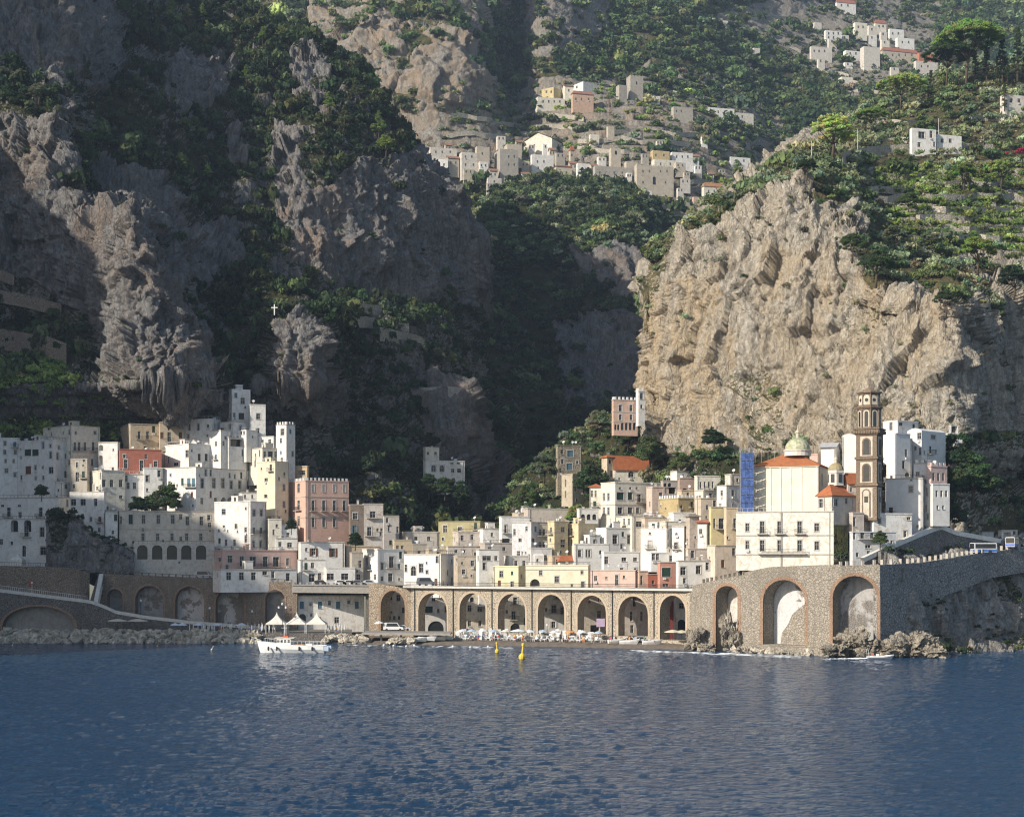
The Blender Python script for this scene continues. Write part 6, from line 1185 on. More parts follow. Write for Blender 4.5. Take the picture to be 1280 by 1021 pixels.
car(121, 440, zat(717, 438), (.45, .46, .47), 'silver car at the left end of the upper coast road'); car(131, 438, zat(717.2, 438), (.40, .42, .44), 'grey car parked right behind the silver one at the upper road end'); car(141, 439, zat(717.2, 438), (.5, .5, .5), 'light grey car third from the left on the upper road')
car(255, 436, zr2(255), (.5, .51, .52), 'silver van on the road left of the long pink house', van=True)
car(334, 434, zr2(334), (.75, .75, .75), 'white pickup like van in front of the white ground floor row', van=True); car(346, 434.5, zr2(346), (.05, .05, .06), 'black car beside the white van below the pink house')
zb_ = zat(731.5, 431)
for x, c, l in ((402, (.04, .04, .05), 'black car before the low shop with the dark door'), (427, (.7, .7, .7), 'white car before the shop with glazed doors'), (438, (.65, .66, .66), 'pale car right beside the shop corner'), (463, (.5, .52, .54), 'silver grey car left of the white cube house'), (448, (.25, .25, .27), 'dark grey car between the shop and the white cube house')): car(x, 433, zb_, c, l)
car(533, 422, vz(533)+.57, (.16, .18, .21), 'long dark grey van on the viaduct in front of the arched ochre door', van=True, group='vans on the viaduct road')
car(794, 392, 1.0, (.05, .05, .05), 'black car parked under the sixth viaduct arch', group='cars parked on the beach'); car(802, 391, 1.0, (.45, .47, .48), 'silver car parked under the sixth viaduct arch', group='cars parked on the beach')
car(492, 412, 2.85, (.7, .7, .7), 'white van standing on the jetty', van=True, group='vans on the jetty'); car(504, 413, 2.85, (.55, .56, .58), 'pale car on the jetty beside the white van', group='cars on the jetty'); car(527, 410, 1.2, (.6, .62, .64), 'silver car parked below the first viaduct arch', group='cars parked on the beach')
def bus(x, Y, z, c, label, rz=0, L_=9.5):
    p = q3(x, Y, z); root = empty('bus', p, label, 'bus', 'buses on the headland road'); M4 = Matrix.Rotation(rz, 4, 'Z'); W_, h = 2.2, 2.55
    def b(mb, a0, a1, s0, s1, z0, z1): mb.box(p+M4@Vector((a0, s0, z0)), M4@Vector((a1-a0, 0, 0)), M4@Vector((0, s1-s0, 0)), Vector((0, 0, z1-z0)))
    mb = MB(); b(mb, -L_/2, L_/2, -W_/2, W_/2, .35, h); b(mb, -L_/2+.1, L_/2-.1, -W_/2+.1, W_/2-.1, h+.003, h+.12); mb.build('body', flat('bus_white', (.72, .74, .76), .35), root)
    mb = MB(); b(mb, -L_/2+.3, L_/2-.3, -W_/2-.02, -W_/2-.004, 1.35, 2.4); b(mb, -L_/2-.02, -L_/2-.004, -W_/2+.1, W_/2-.1, 1.2, 2.5); mb.build('window_band', glass_dark(), root)
    mb = MB(); b(mb, -L_/2+.02, L_/2-.02, -W_/2-.02, -W_/2-.004, .45, 1.1); b(mb, -L_/2-.02, -L_/2-.004, -W_/2+.05, W_/2-.05, .5, 1.05); mb.build('stripe', flat('bus_blue', c, .4), root)
    for a in (-L_/2+1.8, L_/2-1.8): mb = MB(); mb.ring([[p+M4@Vector((a+.48*math.cos(t*math.pi/6), -W_/2+d, .48+.48*math.sin(t*math.pi/6))) for t in range(12)] for d in (-.04, .25)]); mb.build('wheel', M_IRON, root)
bus(1229, 383, hz(1229)-.1, (.10, .22, .55), 'blue and white bus driving along the headland road', .25, 6); bus(1265, 388, hz(1265)+.3, (.12, .2, .6), 'white bus facing the town at the right edge of the headland road', 1.1, 5.5)
# ---- parasols, marquees, loungers
def parasol(x, Y, z, r, c, label, h=2.3, group='parasols on the bathing platform', n=8):
    p = q3(x, Y, z); root = empty('parasol', p, label, 'parasol', group); mb = MB(); mb.tube([p, p+Vector((0, 0, h))], .04, 5); mb.build('pole', M_IRON, root)
    mb = MB(); mb.ring([[p+Vector((math.cos(2*math.pi*k/n)*q, math.sin(2*math.pi*k/n)*q, zz)) for k in range(n)] for q, zz in ((r, h-.35), (r*.98, h-.2), (r*.5, h+.1), (.05, h+.3))]); mb.build('canopy', flat('parasol_cloth', c, .9, 0, .1), root)
for x, l in ((147, 'wide beige terrace canopy parasol left of its twin'), (172, 'wide beige terrace canopy parasol right of its twin')): parasol(x, 413, zat(790, 413), 2.6, (.62, .56, .45), l, h=3.2, group='wide beige parasols')
for i, x in enumerate((219, 228, 248, 272, 302)): parasol(x, 411.5, 2.3, 1.25, (.60, .68, .76), ('pale blue parasol, leftmost behind the breakwater', 'pale blue parasol second from the left behind the breakwater', 'pale blue parasol in the middle of the breakwater row', 'pale blue parasol second from the right of the row', 'pale blue parasol nearest the white marquees')[i], group='pale blue parasols behind the breakwater')
parasol(648, 396, 1.1, 2.0, (.70, .76, .78), 'big white and pale blue parasol on the beach before the third arch', h=2.6, group='beach parasols'); parasol(662, 397, 1.1, 1.6, (.72, .76, .78), 'smaller white parasol just right of the big pale blue one', h=2.4, group='beach parasols')
parasol(841, 381, 1.2, 2.0, (.62, .57, .44), 'beige parasol left of its twin below the last arch', h=3.0, group='beige parasols'); parasol(852, 381, 1.2, 2.0, (.60, .55, .42), 'beige parasol right of its twin below the last arch', h=2.9, group='beige parasols')
rr = random.Random(21)
pp = None
for i in range(58):
    x = rr.uniform(234, 345) if i < 44 else rr.uniform(408, 432); p = q3(x, 411+rr.uniform(-1, 6), 2.3); h = rr.uniform(2.0, 2.6)
    if pp is None:
        mb = MB(); mb.lathe(p, [(.03, 0), (.03, .7), (.14, .75), (.17, 1.4), (.07, 2.2), (.02, 2.45)], 6); pp = mb.build('folded_parasol', flat('folded_cloth', (.72, .72, .70), .9), origin=tuple(p)); o = pp
    else: o = pp.copy(); col.objects.link(o); o.location = p
    o.scale = (1, 1, h/2.4); tag(o, 'folded white parasol standing in the rows behind the breakwater', 'parasol', 'folded parasols behind the breakwater')
def marquee(x, Y, z, w_, label):
    p = q3(x, Y, z); root = empty('marquee', p, label, 'marquee', 'white peaked marquees'); mb = MB()
    n = 4; rings = []
    for k in range(7): t = k/6; f = (1-t)**1.9; rings.append([p+Vector((sx*w_/2*f, sy*w_/2*f, 2.5+3.0*t)) for sx, sy in ((-1, -1), (1, -1), (1, 1), (-1, 1))])
    mb.ring(rings); mb.ring([[p+Vector((sx*w_/2, sy*w_/2, zz)) for sx, sy in ((-1, -1), (1, -1), (1, 1), (-1, 1))] for zz in (2.2, 2.5)], False, False); mb.build('canopy', M_CLOTH, root)
    for sx, sy in ((-1, -1), (1, -1), (1, 1), (-1, 1)): mb = MB(); mb.cbox(p+Vector((sx*w_/2*.97, sy*w_/2*.97, 0)), .12, .12, 2.3); mb.build('post', M_WHT, root)
for x, l in ((346, 'white peaked marquee nearest the lamp post'), (371, 'middle one of the three white peaked marquees'), (396, 'white peaked marquee farthest from the breakwater')): marquee(x, 412, 2.3, 5.0, l)
def lounger(p, rz):
    mb = MB(); M4 = Matrix.Rotation(rz, 3, 'Z')
    def b(a0, a1, z0, dz, t=.08): mb.box(p+M4@Vector((a0, -.32, z0)), M4@Vector((a1-a0, 0, dz)), M4@Vector((0, .64, 0)), Vector((0, 0, t)))
    b(-.9, .25, .35, 0); b(.25, .9, .35, .65)
    for a in (-.8, .1): [mb.box(p+M4@Vector((a, s, 0)), (.06, 0, 0), (0, .06, 0), (0, 0, .35)) for s in (-.3, .24)]
    return mb.build('sun_lounger', M_WHT, origin=tuple(p))
L0 = None
for i in range(120):
    x = rr.uniform(570, 800) if i < 95 else rr.uniform(570, 700); Y = wl(x)+rr.uniform(6, 15); p = q3(x, Y, .85+rr.random()*.2)
    if L0 is None: L0 = lounger(p, .3); o = L0
    else: o = L0.copy(); col.objects.link(o); o.location = p
    o.rotation_euler = (0, 0, rr.uniform(0, 6.28)); o.scale = [rr.uniform(1.0, 1.3)]*3; tag(o, 'white sun lounger set out among many on the beach', 'sun lounger', 'white sun loungers on the beach')
W0 = None
for i in range(46):   # white windbreak cabins and stacked chairs
    x = rr.uniform(570, 634) if i < 26 else rr.uniform(672, 742); Y = wl(x)+rr.uniform(9, 16); p = q3(x, Y, .95)
    if W0 is None:
        mb = MB(); mb.box(p+Vector((-.35, -.3, 0)), (.7, 0, 0), (0, .6, 0), (0, 0, .45)); mb.box(p+Vector((-.35, .22, .454)), (.7, 0, 0), (0, .1, .1), (0, 0, .9)); [mb.box(p+Vector((s, -.3, .454)), (.07, 0, 0), (0, .5, 0), (0, 0, .3)) for s in (-.35, .28)]; W0 = mb.build('beach_chair', M_WHT, origin=tuple(p)); o = W0
    else: o = W0.copy(); col.objects.link(o); o.location = p
    o.scale = (1.2, 1.2, rr.uniform(1.0, 1.9)); o.rotation_euler = (0, 0, rr.uniform(-.5, .5)); tag(o, 'white high backed beach chair among the rows before the arches', 'beach chair', 'white beach chairs before the arches')
# ---- boats
def hull(root, p, L_, W_, H_, M4, mat, name='hull', bow=.9, n=12):
    mb = MB(); rings = []
    for i in range(n+1):
        t = i/n; a = -L_/2+L_*t; f = min(1, (1-t)*2.6+.02)**.6*(.82+.18*min(1, t*4)); sh = H_*(1+bow*t**3*.6); k = bow*t**4*.8
        rings.append([p+M4@Vector((a+(kk*k), y*W_/2*f, z)) for y, z, kk in ((-1, sh, 1), (-.93, sh*.45, .6), (-.5, -.25, 0), (0, -.4, 0), (.5, -.25, 0), (.93, sh*.45, .6), (1, sh, 1), (.85, sh-.12, 1), (-.85, sh-.12, 1))])
    mb.ring(rings); return mb.build(name, mat, root)
def tour_boat():
    Y = 364; p = q3(366, Y, 0); M4 = Matrix.Rotation(math.pi-.12, 3, 'Z'); root = empty('tour_boat', p, 'white wooden tour boat with a small wheelhouse lying off the breakwater', 'boat'); L_, W_, H_ = 15.0, 3.8, 1.75
    wp = flat('boat_white', (.80, .80, .78), .4, 0, .08); hull(root, p, L_, W_, H_, M4, wp)
    def b(nm, a0, a1, y0, y1, z0, z1, m): mb = MB(); mb.box(p+M4@Vector((a0, y0, z0)), M4@Vector((a1-a0, 0, 0)), M4@Vector((0, y1-y0, 0)), Vector((0, 0, z1-z0))); o = mb.build(nm, m, root); o['_o'] = root['_o']; return o
    hs = b('wheelhouse', .2, 3.4, -1.2, 1.2, 1.5, 3.3, wp)
    for a in (.4, 1.2, 2.0, 2.8): mb = MB(); [mb.box(p+M4@Vector((a, s, 2.35)), M4@Vector((.5, 0, 0)), M4@Vector((0, .02, 0)), (0, 0, .6)) for s in (1.2, -1.22)]; mb.build('window', glass_dark(), hs)
    b('roof', -.6, 3.9, -1.45, 1.45, 3.31, 3.45, M_CLOTH); b('life_raft', 1.0, 2.2, -.5, .5, 3.46, 3.8, flat('orange_red', (.6, .12, .04), .6)); b('engine_box', -4.6, -3.2, -.8, .8, 1.5, 2.1, wp); b('bench', -3.0, -.8, -1.3, 1.3, 1.5, 1.95, flat('bench_wood', (.35, .22, .12)))
    mb = MB(); pts = [(x_, s) for s in (-1, 1) for x_ in np.arange(-7, 7.2, .9)]
    for x_, s in pts:
        f = min(1, (1-(x_+L_/2)/L_)*2.6+.02)**.6; zt_ = H_*(1+.54*((x_+L_/2)/L_)**3); mb.tube([p+M4@Vector((x_, s*W_/2*f*.9, zt_-.1)), p+M4@Vector((x_, s*W_/2*f*.9, zt_+.8))], .03, 4)
    for s in (-1, 1):
        P = [p+M4@Vector((x_, s*W_/2*min(1, (1-(x_+L_/2)/L_)*2.6+.02)**.6*.9, H_*(1+.54*((x_+L_/2)/L_)**3)+.8)) for x_ in np.arange(-7, 7.2, .9)]; mb.tube(P, .03, 4)
    mb.build('railing', M_WHT, root)
    mb = MB(); mb.tube([p+M4@Vector((2.0, 0, 3.4)), p+M4@Vector((2.0, 0, 6.8))], .06, 5); mb.tube([p+M4@Vector((1.3, 0, 5.6)), p+M4@Vector((2.7, 0, 5.6))], .04, 4); mb.build('mast', M_WHT, root)
    mb = MB(); mb.box(p+M4@Vector((L_/2-.2, -.2, H_*1.5)), M4@Vector((2.4, 0, .9)), M4@Vector((0, .4, 0)), (0, 0, .08)); mb.build('bowsprit', M_WHT, root)
    for a in (-5, -2, 3.2, 5.2): mb = MB(); mb.lathe(p+M4@Vector((a, 1.98 if a < 5 else 1.75, .5)), [(.05, 0), (.22, .15), (.22, .85), (.05, 1.0)], 8); mb.build('fender', M_IRON, root)
    mb = MB(); mb.box(p+M4@Vector((-8.6, -1.4, .5)), M4@Vector((1.4, 0, 0)), M4@Vector((0, 2.8, 0)), (0, 0, .2)); [mb.box(p+M4@Vector((-8.6, s, .7)), M4@Vector((1.4, 0, 0)), M4@Vector((0, .05, 0)), (0, 0, .9)) for s in (-1.4, 1.35)]; mb.build('boarding_platform', flat('pale_blue', (.45, .55, .68), .5), root)
tour_boat()
SKIN = flat('skin', (.45, .28, .19), .6, 0, .1)
def person(p, label, shirt, pants, face=0, sit=False, arms=.25, hair=(.05, .03, .02), group=None):
    """one continuous skinned body; clothing and hair are its children"""
    root = empty('person', p, label, 'person', group); cz, sz_ = math.cos(face), math.sin(face)
    if sit: J = dict(pel=(0, 0, .5), che=(0, 0, .98), nek=(0, 0, 1.1), hed=(0, 0, 1.28), hip=.11, kn=(.42, .5), an=(.45, .08), to=(.6, .04))
    else: J = dict(pel=(0, 0, .93), che=(0, 0, 1.38), nek=(0, 0, 1.5), hed=(0, 0, 1.66), hip=.1, kn=(.03, .5), an=(0, .08), to=(.15, .03))
    vs, es, rs = [], [], []
    def v(x, y, z, r, par=None):
        vs.append(Vector((x*cz-y*sz_, x*sz_+y*cz, z))); rs.append(r)
        if par is not None: es.append((par, len(vs)-1))
        return len(vs)-1
    pe = v(*J['pel'], .15); wa = v(0, 0, J['pel'][2]+.2, .13, pe); ch_ = v(*J['che'], .16, wa); ne = v(*J['nek'], .06, ch_); hd = v(.02, 0, J['hed'][2], .1, ne); v(.01, 0, J['hed'][2]+.1, .08, hd)
    ft = []
    for s in (-1, 1):
        h = v(0, s*J['hip'], J['pel'][2]-.06, .1, pe); k = v(J['kn'][0], s*J['hip'], J['kn'][1], .065, h); a = v(J['an'][0], s*J['hip'], J['an'][1], .045, k); v(J['to'][0], s*J['hip'], J['to'][1], .035, a)
        sh = v(0, s*.2, J['che'][2], .06, ch_); el = v(.06, s*(.24+arms*.2), J['che'][2]-.29, .045, sh); wr = v(.2, s*(.22+arms*.3), J['che'][2]-.5, .032, el); v(.25, s*(.22+arms*.3), J['che'][2]-.57, .035, wr)
    me = D.meshes.new('body'); me.from_pydata(vs, es, []); o = D.objects.new('body', me); col.objects.link(o); o.parent = root; me.materials.append(SKIN)
    sm = o.modifiers.new('skin', 'SKIN'); lay = me.skin_vertices[0] if me.skin_vertices else None
    if lay is None: me.skin_vertices.new() if hasattr(me.skin_vertices, 'new') else None; lay = me.skin_vertices[0]
    for i, r in enumerate(rs): lay.data[i].radius = (r, r)
    lay.data[0].use_root = True; o.modifiers.new('sub', 'SUBSURF').levels = 1
    P = Vector(p); mb = MB(); zc = J['che'][2]; zp = J['pel'][2]; E = lambda a, b, z: [P+Vector((math.cos(t*math.pi/6)*a*cz-math.sin(t*math.pi/6)*b*sz_, math.cos(t*math.pi/6)*a*sz_+math.sin(t*math.pi/6)*b*cz, z)) for t in range(12)]
    mb.ring([E(.15, .19, zp+.02), E(.15, .18, zp+.2), E(.18, .24, zc-.05), E(.14, .2, zc+.08), E(.07, .08, zc+.14)]); mb.build('shirt', flat('cloth_shirt', shirt, .9), root)
    mb = MB()
    for s in (-1, 1):
        a = Vector((0, s*J['hip'], zp-.05)); b = Vector((J['kn'][0], s*J['hip'], J['kn'][1]+.02)); r3 = Matrix.Rotation(face, 3, 'Z'); mb.tube([P+r3@a, P+r3@((a+b)/2), P+r3@b], [.125, .11, .09], 8)
    mb.ring([E(.155, .185, zp-.1), E(.16, .195, zp+.06)]); mb.build('shorts', flat('cloth_shorts', pants, .9), root)
    mb = MB(); hc = P+Vector((-.02*cz, -.02*sz_, J['hed'][2]+.06)); mb.lathe(hc-Vector((0, 0, .04)), [(.115, 0), (.125, .05), (.11, .1), (.06, .15), (.01, .165)], 10); mb.build('hair', flat('hair', hair, .8), root)
    return root
def rib():
    Y = 340.5; p = q3(1098, Y, 0); M4 = Matrix.Rotation(.05, 3, 'Z'); root = empty('motorboat', p, 'small white inflatable motorboat speeding past the crags with a white wake', 'boat'); wp = flat('rib_white', (.78, .78, .78), .5)
    hull(root, p, 5.2, 1.9, .5, M4, wp); mb = MB()
    for s in (-1, 1): mb.tube([p+M4@Vector((-2.7, s*.9, .45)), p+M4@Vector((1.0, s*.92, .5)), p+M4@Vector((2.3, s*.6, .62)), p+M4@Vector((3.3, 0, .8))], [.2, .24, .22, .16], 8)
    mb.build('tube', wp, root); mb = MB(); mb.cbox(p+M4@Vector((-2.8, 0, .2)), .4, .4, 1.0); mb.build('outboard_motor', M_IRON, root); mb = MB(); mb.tube([p+M4@Vector((-2.2, -.7, .5)), p+M4@Vector((-2.4, -.7, 2.0)), p+M4@Vector((-2.4, .7, 2.0)), p+M4@Vector((-2.2, .7, .5))], .04, 5); mb.build('roll_bar', M_WHT, root)
    mb = MB(); mb.cbox(p+M4@Vector((-.2, 0, .3)), .5, .7, .8); mb.build('console', wp, root)
    person(p+Vector((-1.1, 0, .1)), 'sunburnt person in a red top sitting in the white motorboat', (.5, .08, .06), (.05, .07, .2), 0, True); person(p+Vector((.6, .2, .12)), 'person in a pale top sitting at the front of the motorboat', (.7, .6, .5), (.4, .1, .08), 0, True)
    mb = MB(); rw_ = random.Random(4); fo_ = flat('foam', (.85, .88, .9), .8, 0, .05)
    for i in range(150):
        t = rw_.random()**1.3; x = -2.6-t*9.5; w_ = .4+t*.6; c = p+M4@Vector((x, rw_.uniform(-w_, w_), .04+.12*rw_.random()*(1-t))); s = rw_.uniform(.1, .4)*(1.2-t)
        mb.add([c+Vector((s*2.5*math.cos(k), s*math.sin(k), 0)) for k in (0, 1.05, 2.1, 3.14, 4.2, 5.2)]+[c+Vector((0, 0, s*.5))], [(k, (k+1) % 6, 6) for k in range(6)])
    o = mb.build('wake', fo_); tag(o, kind='stuff')
    mb = MB()
    for i in range(260):
        x = rw_.uniform(790, 1000) if i < 200 else rw_.uniform(430, 640); Y_ = iv([(430, 400), (640, 388), (860, 369), (1000, 352)], x)-rw_.uniform(1.5, 9); c = q3(x, Y_, .07); s = rw_.uniform(.1, .3)
        mb.add([c+Vector((s*3.5*math.cos(k), s*math.sin(k), 0)) for k in (0, 1.05, 2.1, 3.14, 4.2, 5.2)]+[c+Vector((0, 0, s*.25))], [(k, (k+1) % 6, 6) for k in range(6)])
    tag(mb.build('surf_foam', fo_), kind='stuff')
rib()
def small_boat(x, Y, z, L_, label, rz, c=(.78, .78, .76), cover=None):
    p = q3(x, Y, z+.45); root = empty('rowing_boat', p, label, 'boat', 'small boats pulled up on the beach'); M4 = Matrix.Rotation(rz, 3, 'Z'); hull(root, p, L_, L_*.36, .6, M4, flat('boat_paint', c, .5, 0, .1))
    for a in (-.22, .12): mb = MB(); mb.box(p+M4@Vector((L_*a, -L_*.14, .42)), M4@Vector((.3, 0, 0)), M4@Vector((0, L_*.28, 0)), (0, 0, .06)); mb.build('thwart', flat('bench_wood', (.35, .22, .12)), root)
small_boat(521, 399, .6, 4.6, 'white rowing boat on the sand right of the jetty rocks', .2); small_boat(533, 400, .8, 4.2, 'white rowing boat with a low bow beside the first one', -.3, (.70, .72, .74)); small_boat(545, 401, .8, 4.4, 'third white rowing boat nearest the viaduct pier', .15); small_boat(556, 402, .9, 4.0, 'small pale blue rowing boat at the end of the boat row', 2.9, (.5, .6, .66)); small_boat(814, 385, .6, 4.2, 'white boat on the sand left of the wall rocks', .1); small_boat(785, 386, .6, 4.2, 'white boat on the sand before the parked cars', -.1); small_boat(770, 388, .7, 4.0, 'low white boat in front of the sixth arch pier', .25)
def buoy(x, y, h, c, label, tilt=.1):
    Y = CH*F/(y-HZ); p = q3(x, Y, -.1); s = h*Y/F; root = empty('buoy', p, label, 'buoy', 'yellow buoys off the beach'); M4 = Matrix.Rotation(tilt, 3, 'Y')
    mb = MB(); mb.ring([[p+M4@Vector((math.cos(k*math.pi/5)*r, math.sin(k*math.pi/5)*r, z)) for k in range(10)] for r, z in ((s*.10, 0), (s*.18, s*.1), (s*.19, s*.25), (s*.12, s*.36), (s*.05, s*.42))]); mb.build('float', flat('yellow_paint', c, .5, 0, .15), root)
    mb = MB(); mb.ring([[p+M4@Vector((math.cos(k*math.pi/4)*r, math.sin(k*math.pi/4)*r, z)) for k in range(8)] for r, z in ((s*.055, s*.42), (s*.05, s*.8), (s*.09, s*.82), (s*.09, s*.97), (s*.02, s))]); mb.build('top_mark', flat('yellow_paint', c, .5, 0, .15), root)
YB = (.72, .52, .08)
buoy(652, 824.5, 22, YB, 'taller yellow buoy, the nearer of the upright pair'); buoy(621.5, 816, 14.5, YB, 'shorter yellow buoy, the farther of the upright pair', -.05)
for x, y, h, l in ((15, 806.5, 5, 'tiny white buoy below the left end of the breakwater'), (196, 807.5, 5.5, 'little yellow ball buoy below the breakwater'), (264, 812, 6, 'pale leaning buoy left of the tour boat')): buoy(x, y, h, YB if x == 196 else (.75, .68, .5), l, .5)
for i in range(7):
    x = (480, 492, 508, 518, 566, 588, 610)[i]; Y = wl(x)-6-2*(i % 3); p = q3(x, Y, -.12); mb = MB(); mb.lathe(p, [(.06, 0), (.26, .12), (.3, .3), (.18, .48), (.03, .52)], 8); tag(mb.build('mooring_ball', M_WHT, origin=tuple(p)), 'small white mooring ball floating just off the sand', 'buoy', 'white mooring balls')
# ---- people on the shore
for i, (x, Y, z, sh, pa, lb) in enumerate(((598, 399, .8, (.1, .12, .3), (.6, .1, .1), 'bather in a dark blue top on the sand by the second arch'), (704, 390, .7, (.45, .28, .19), (.05, .05, .3), 'bather in dark shorts standing near the water by the fourth arch'), (742, 388, .8, (.6, .15, .1), (.1, .1, .1), 'bather in a red top before the fifth arch'), (818, 383, .8, (.7, .7, .65), (.2, .25, .4), 'person in a white shirt near the last arch'), (283, 412, 2.3, (.05, .05, .06), (.1, .1, .12), 'person dressed in black on the bathing platform left of the lamp post'), (312, 411, 2.3, (.65, .65, .6), (.1, .1, .2), 'person in a white shirt among the folded parasols'), (420, 410, 2.3, (.7, .35, .1), (.1, .15, .3), 'person in an orange shirt right of the marquees'), (542, 402, 1.0, (.5, .1, .1), (.1, .1, .15), 'person in a red shirt beside the rowing boats'))):
    person(q3(x, Y, z), lb, sh, pa, -1.5+i*.5, arms=.2+.1*(i % 3))
# ---- lamps and signs
def lamp(x, Y, z, h, label, heads=1):
    p = q3(x, Y, z); root = empty('street_lamp', p, label, 'street lamp', 'street lamps'); mb = MB(); mb.tube([p, p+Vector((0, 0, h))], [.09, .05], 6)
    if heads == 3: mb.tube([p+Vector((-.9, 0, h-.9)), p+Vector((0, 0, h-1.3)), p+Vector((.9, 0, h-.9))], .05, 5)
    mb.build('post', M_IRON, root)
    for dx, dz in ((0, 0),) if heads == 1 else ((0, 0), (-.9, -.9), (.9, -.9)): mb = MB(); mb.lathe(p+Vector((dx, 0, h+dz)), [(.08, 0), (.24, .1), (.28, .5), (.1, .62), (.02, .7)], 8); mb.build('lantern', M_WHT, root)
lamp(353, 408.5, 2.3, 7.2, 'triple headed lamp post behind the bow of the tour boat', 3); lamp(176, 419, w3z(176)+.0, 4.2, 'dark lamp post on the sloping promenade above the beige parasols'); lamp(262, 418, w3z(262), 4.2, 'lamp post halfway down the sloping promenade'); lamp(315, 419, w3z(315), 4.2, 'lamp post at the low end of the promenade')
lamp(684, 397, 1, 3.6, 'single lamp on the beach under the fourth arch')
sg = empty('road_sign', q3(40, 414.6, w3z(40)), 'round red and white sign on a pole above the quay wall parapet', 'sign'); p = q3(40, 414.2, w3z(40)+.8)
mb = MB(); mb.tube([p, p+Vector((0, 0, 2.6))], .06, 6); mb.build('pole', M_WHT, sg); mb = MB(); mb.ring([[p+Vector((math.cos(k*math.pi/8)*.5, d, 2.7+math.sin(k*math.pi/8)*.5)) for k in range(16)] for d in (-.05, -.09)]); mb.build('red_disc', flat('sign_red', (.6, .05, .03), .5), sg)
mb = MB(); mb.ring([[p+Vector((math.cos(k*math.pi/8)*.26, d, 2.7+math.sin(k*math.pi/8)*.26)) for k in range(16)] for d in (-.092, -.1)]); mb.build('white_disc', M_WHT, sg)
cr_ = at(343, 388, 499); mb = MB(); mb.cbox(cr_+Vector((0, 0, -1.5)), .3, .3, 3.4); mb.cbox(cr_+Vector((0, 0, .7)), 2.0, .28, .3); tag(mb.build('cross', M_WHT, origin=tuple(cr_)), 'white cross standing alone on the dark wooded knoll', 'cross')
mb = MB(); A = at(22, 707, 436); mb.lathe(A, [(2.5, 0), (2.5, 1.6), (.1, 3.2)], 4, R(45)); tag(mb.build('tent', M_CLOTH), 'small white tent in front of the arched loggia house', 'tent')
sheet('rock_slope', [C(58, (716, 433), (690, 433.5), (665, 435), (648, 436), (640, 440)), C(90, (716, 432), (690, 432.5), (668, 434), (655, 435), (648, 440)), C(115, (716, 432), (700, 433), (685, 434), (672, 435), (666, 440)), C(150, (716, 432), (708, 433), (700, 434), (690, 435), (685, 440)), C(168, (716, 432.5), (708, 433.2), (702, 434), (698, 435), (694, 440))], 1.2, .35, [(.9, [(60, 640), (90, 640), (80, 690), (64, 690)])], [], .3, RK, 71, crest=.1)
sc('rock_slope', 'slope_scrub', 90, .9, 'dark', BUSHF, 31, thr=.2, noise=.4, label='dark scrub on the small rocky slope between the western houses', px=(50, 170))

rr = random.Random(77)
for i, (x, c, l) in enumerate(((578, (.7, .72, .74), 'white parasol left of the second arch pier'), (590, (.40, .50, .60), 'blue parasol before the second arch'), (604, (.7, .72, .74), 'white parasol before the second arch'), (617, (.40, .50, .60), 'blue parasol left of the shorter yellow buoy'), (632, (.72, .70, .62), 'cream parasol before the third arch'), (679, (.40, .50, .60), 'blue parasol before the fourth arch'), (693, (.72, .72, .72), 'white parasol right of the blue one before the fourth arch'), (712, (.62, .30, .14), 'orange parasol between the fourth and fifth arches'), (728, (.72, .72, .72), 'white parasol before the fifth arch'), (748, (.40, .50, .60), 'blue parasol before the lilac laundry'), (474, (.7, .7, .68), 'white parasol on the jetty before the old arch'))): parasol(x, wl(x)+10+(i % 3)*1.5, 1.0 if x > 560 else 2.8, 1.25, c, l, group='beach parasols')
cl = ((.6, .1, .1), (.1, .15, .4), (.7, .7, .66), (.05, .05, .06), (.7, .45, .1), (.15, .35, .2)); cn = ('red', 'blue', 'white', 'black', 'orange', 'green')
for i in range(22):
    x = rr.uniform(575, 810) if i < 16 else rr.uniform(225, 330); Y = wl(x)+rr.uniform(2, 8) if i < 16 else 410.6; c = rr.randrange(6); person(q3(x, Y, .9 if i < 16 else 2.3), 'bather in a %s top %s' % (cn[c], 'strolling on the sand among the white loungers' if i < 16 else 'standing on the bathing platform behind the breakwater'), cl[c], cl[(c+2) % 6], rr.uniform(-3, 3), arms=rr.uniform(.1, .5), group='bathers along the shore')
# ================= hill villages =================
def surfY(sname, px, py): p, n = on_sheet(sname, px, py); return p.y
def FH(label, x0, xc, x1, yt, yb, c=WH, wins=(), sheetn='far_mountain', grp='houses of the hill village', **k):
    Y = surfY(sname=sheetn, px=(x0+x1)/2, py=yb+3)-(10 if sheetn[0] == 'f' else 6)
    kw = dict(dirt=.7, stuff=0, cornice=False, ext=5); kw.update(k)
    return H(label, x0, xc, x1, yt, yb, c, wins, Y=Y, group=grp, **kw)
FW = (.66, .62, .56); FT = (.55, .49, .40); FG = (.44, .41, .36)
def ww(y, xs, h=3, w_=2, kind='w'): return (kind, y, h, w_, xs, 'd')
FH('square white house with four windows at the left edge of the hill village', 539, 540, 560, 199, 217, WH, [ww(206, [545, 555]), ww(213, [545, 555])]); FH('tall pale house above the square white one', 536, 538, 571, 184, 205, FW, [ww(190, [545, 553, 563])]); FH('grey stone house beside the garden strip', 574, 577, 601, 190, 216, FW, [ww(196, [582, 590, 597]), ww(206, [582, 592])])
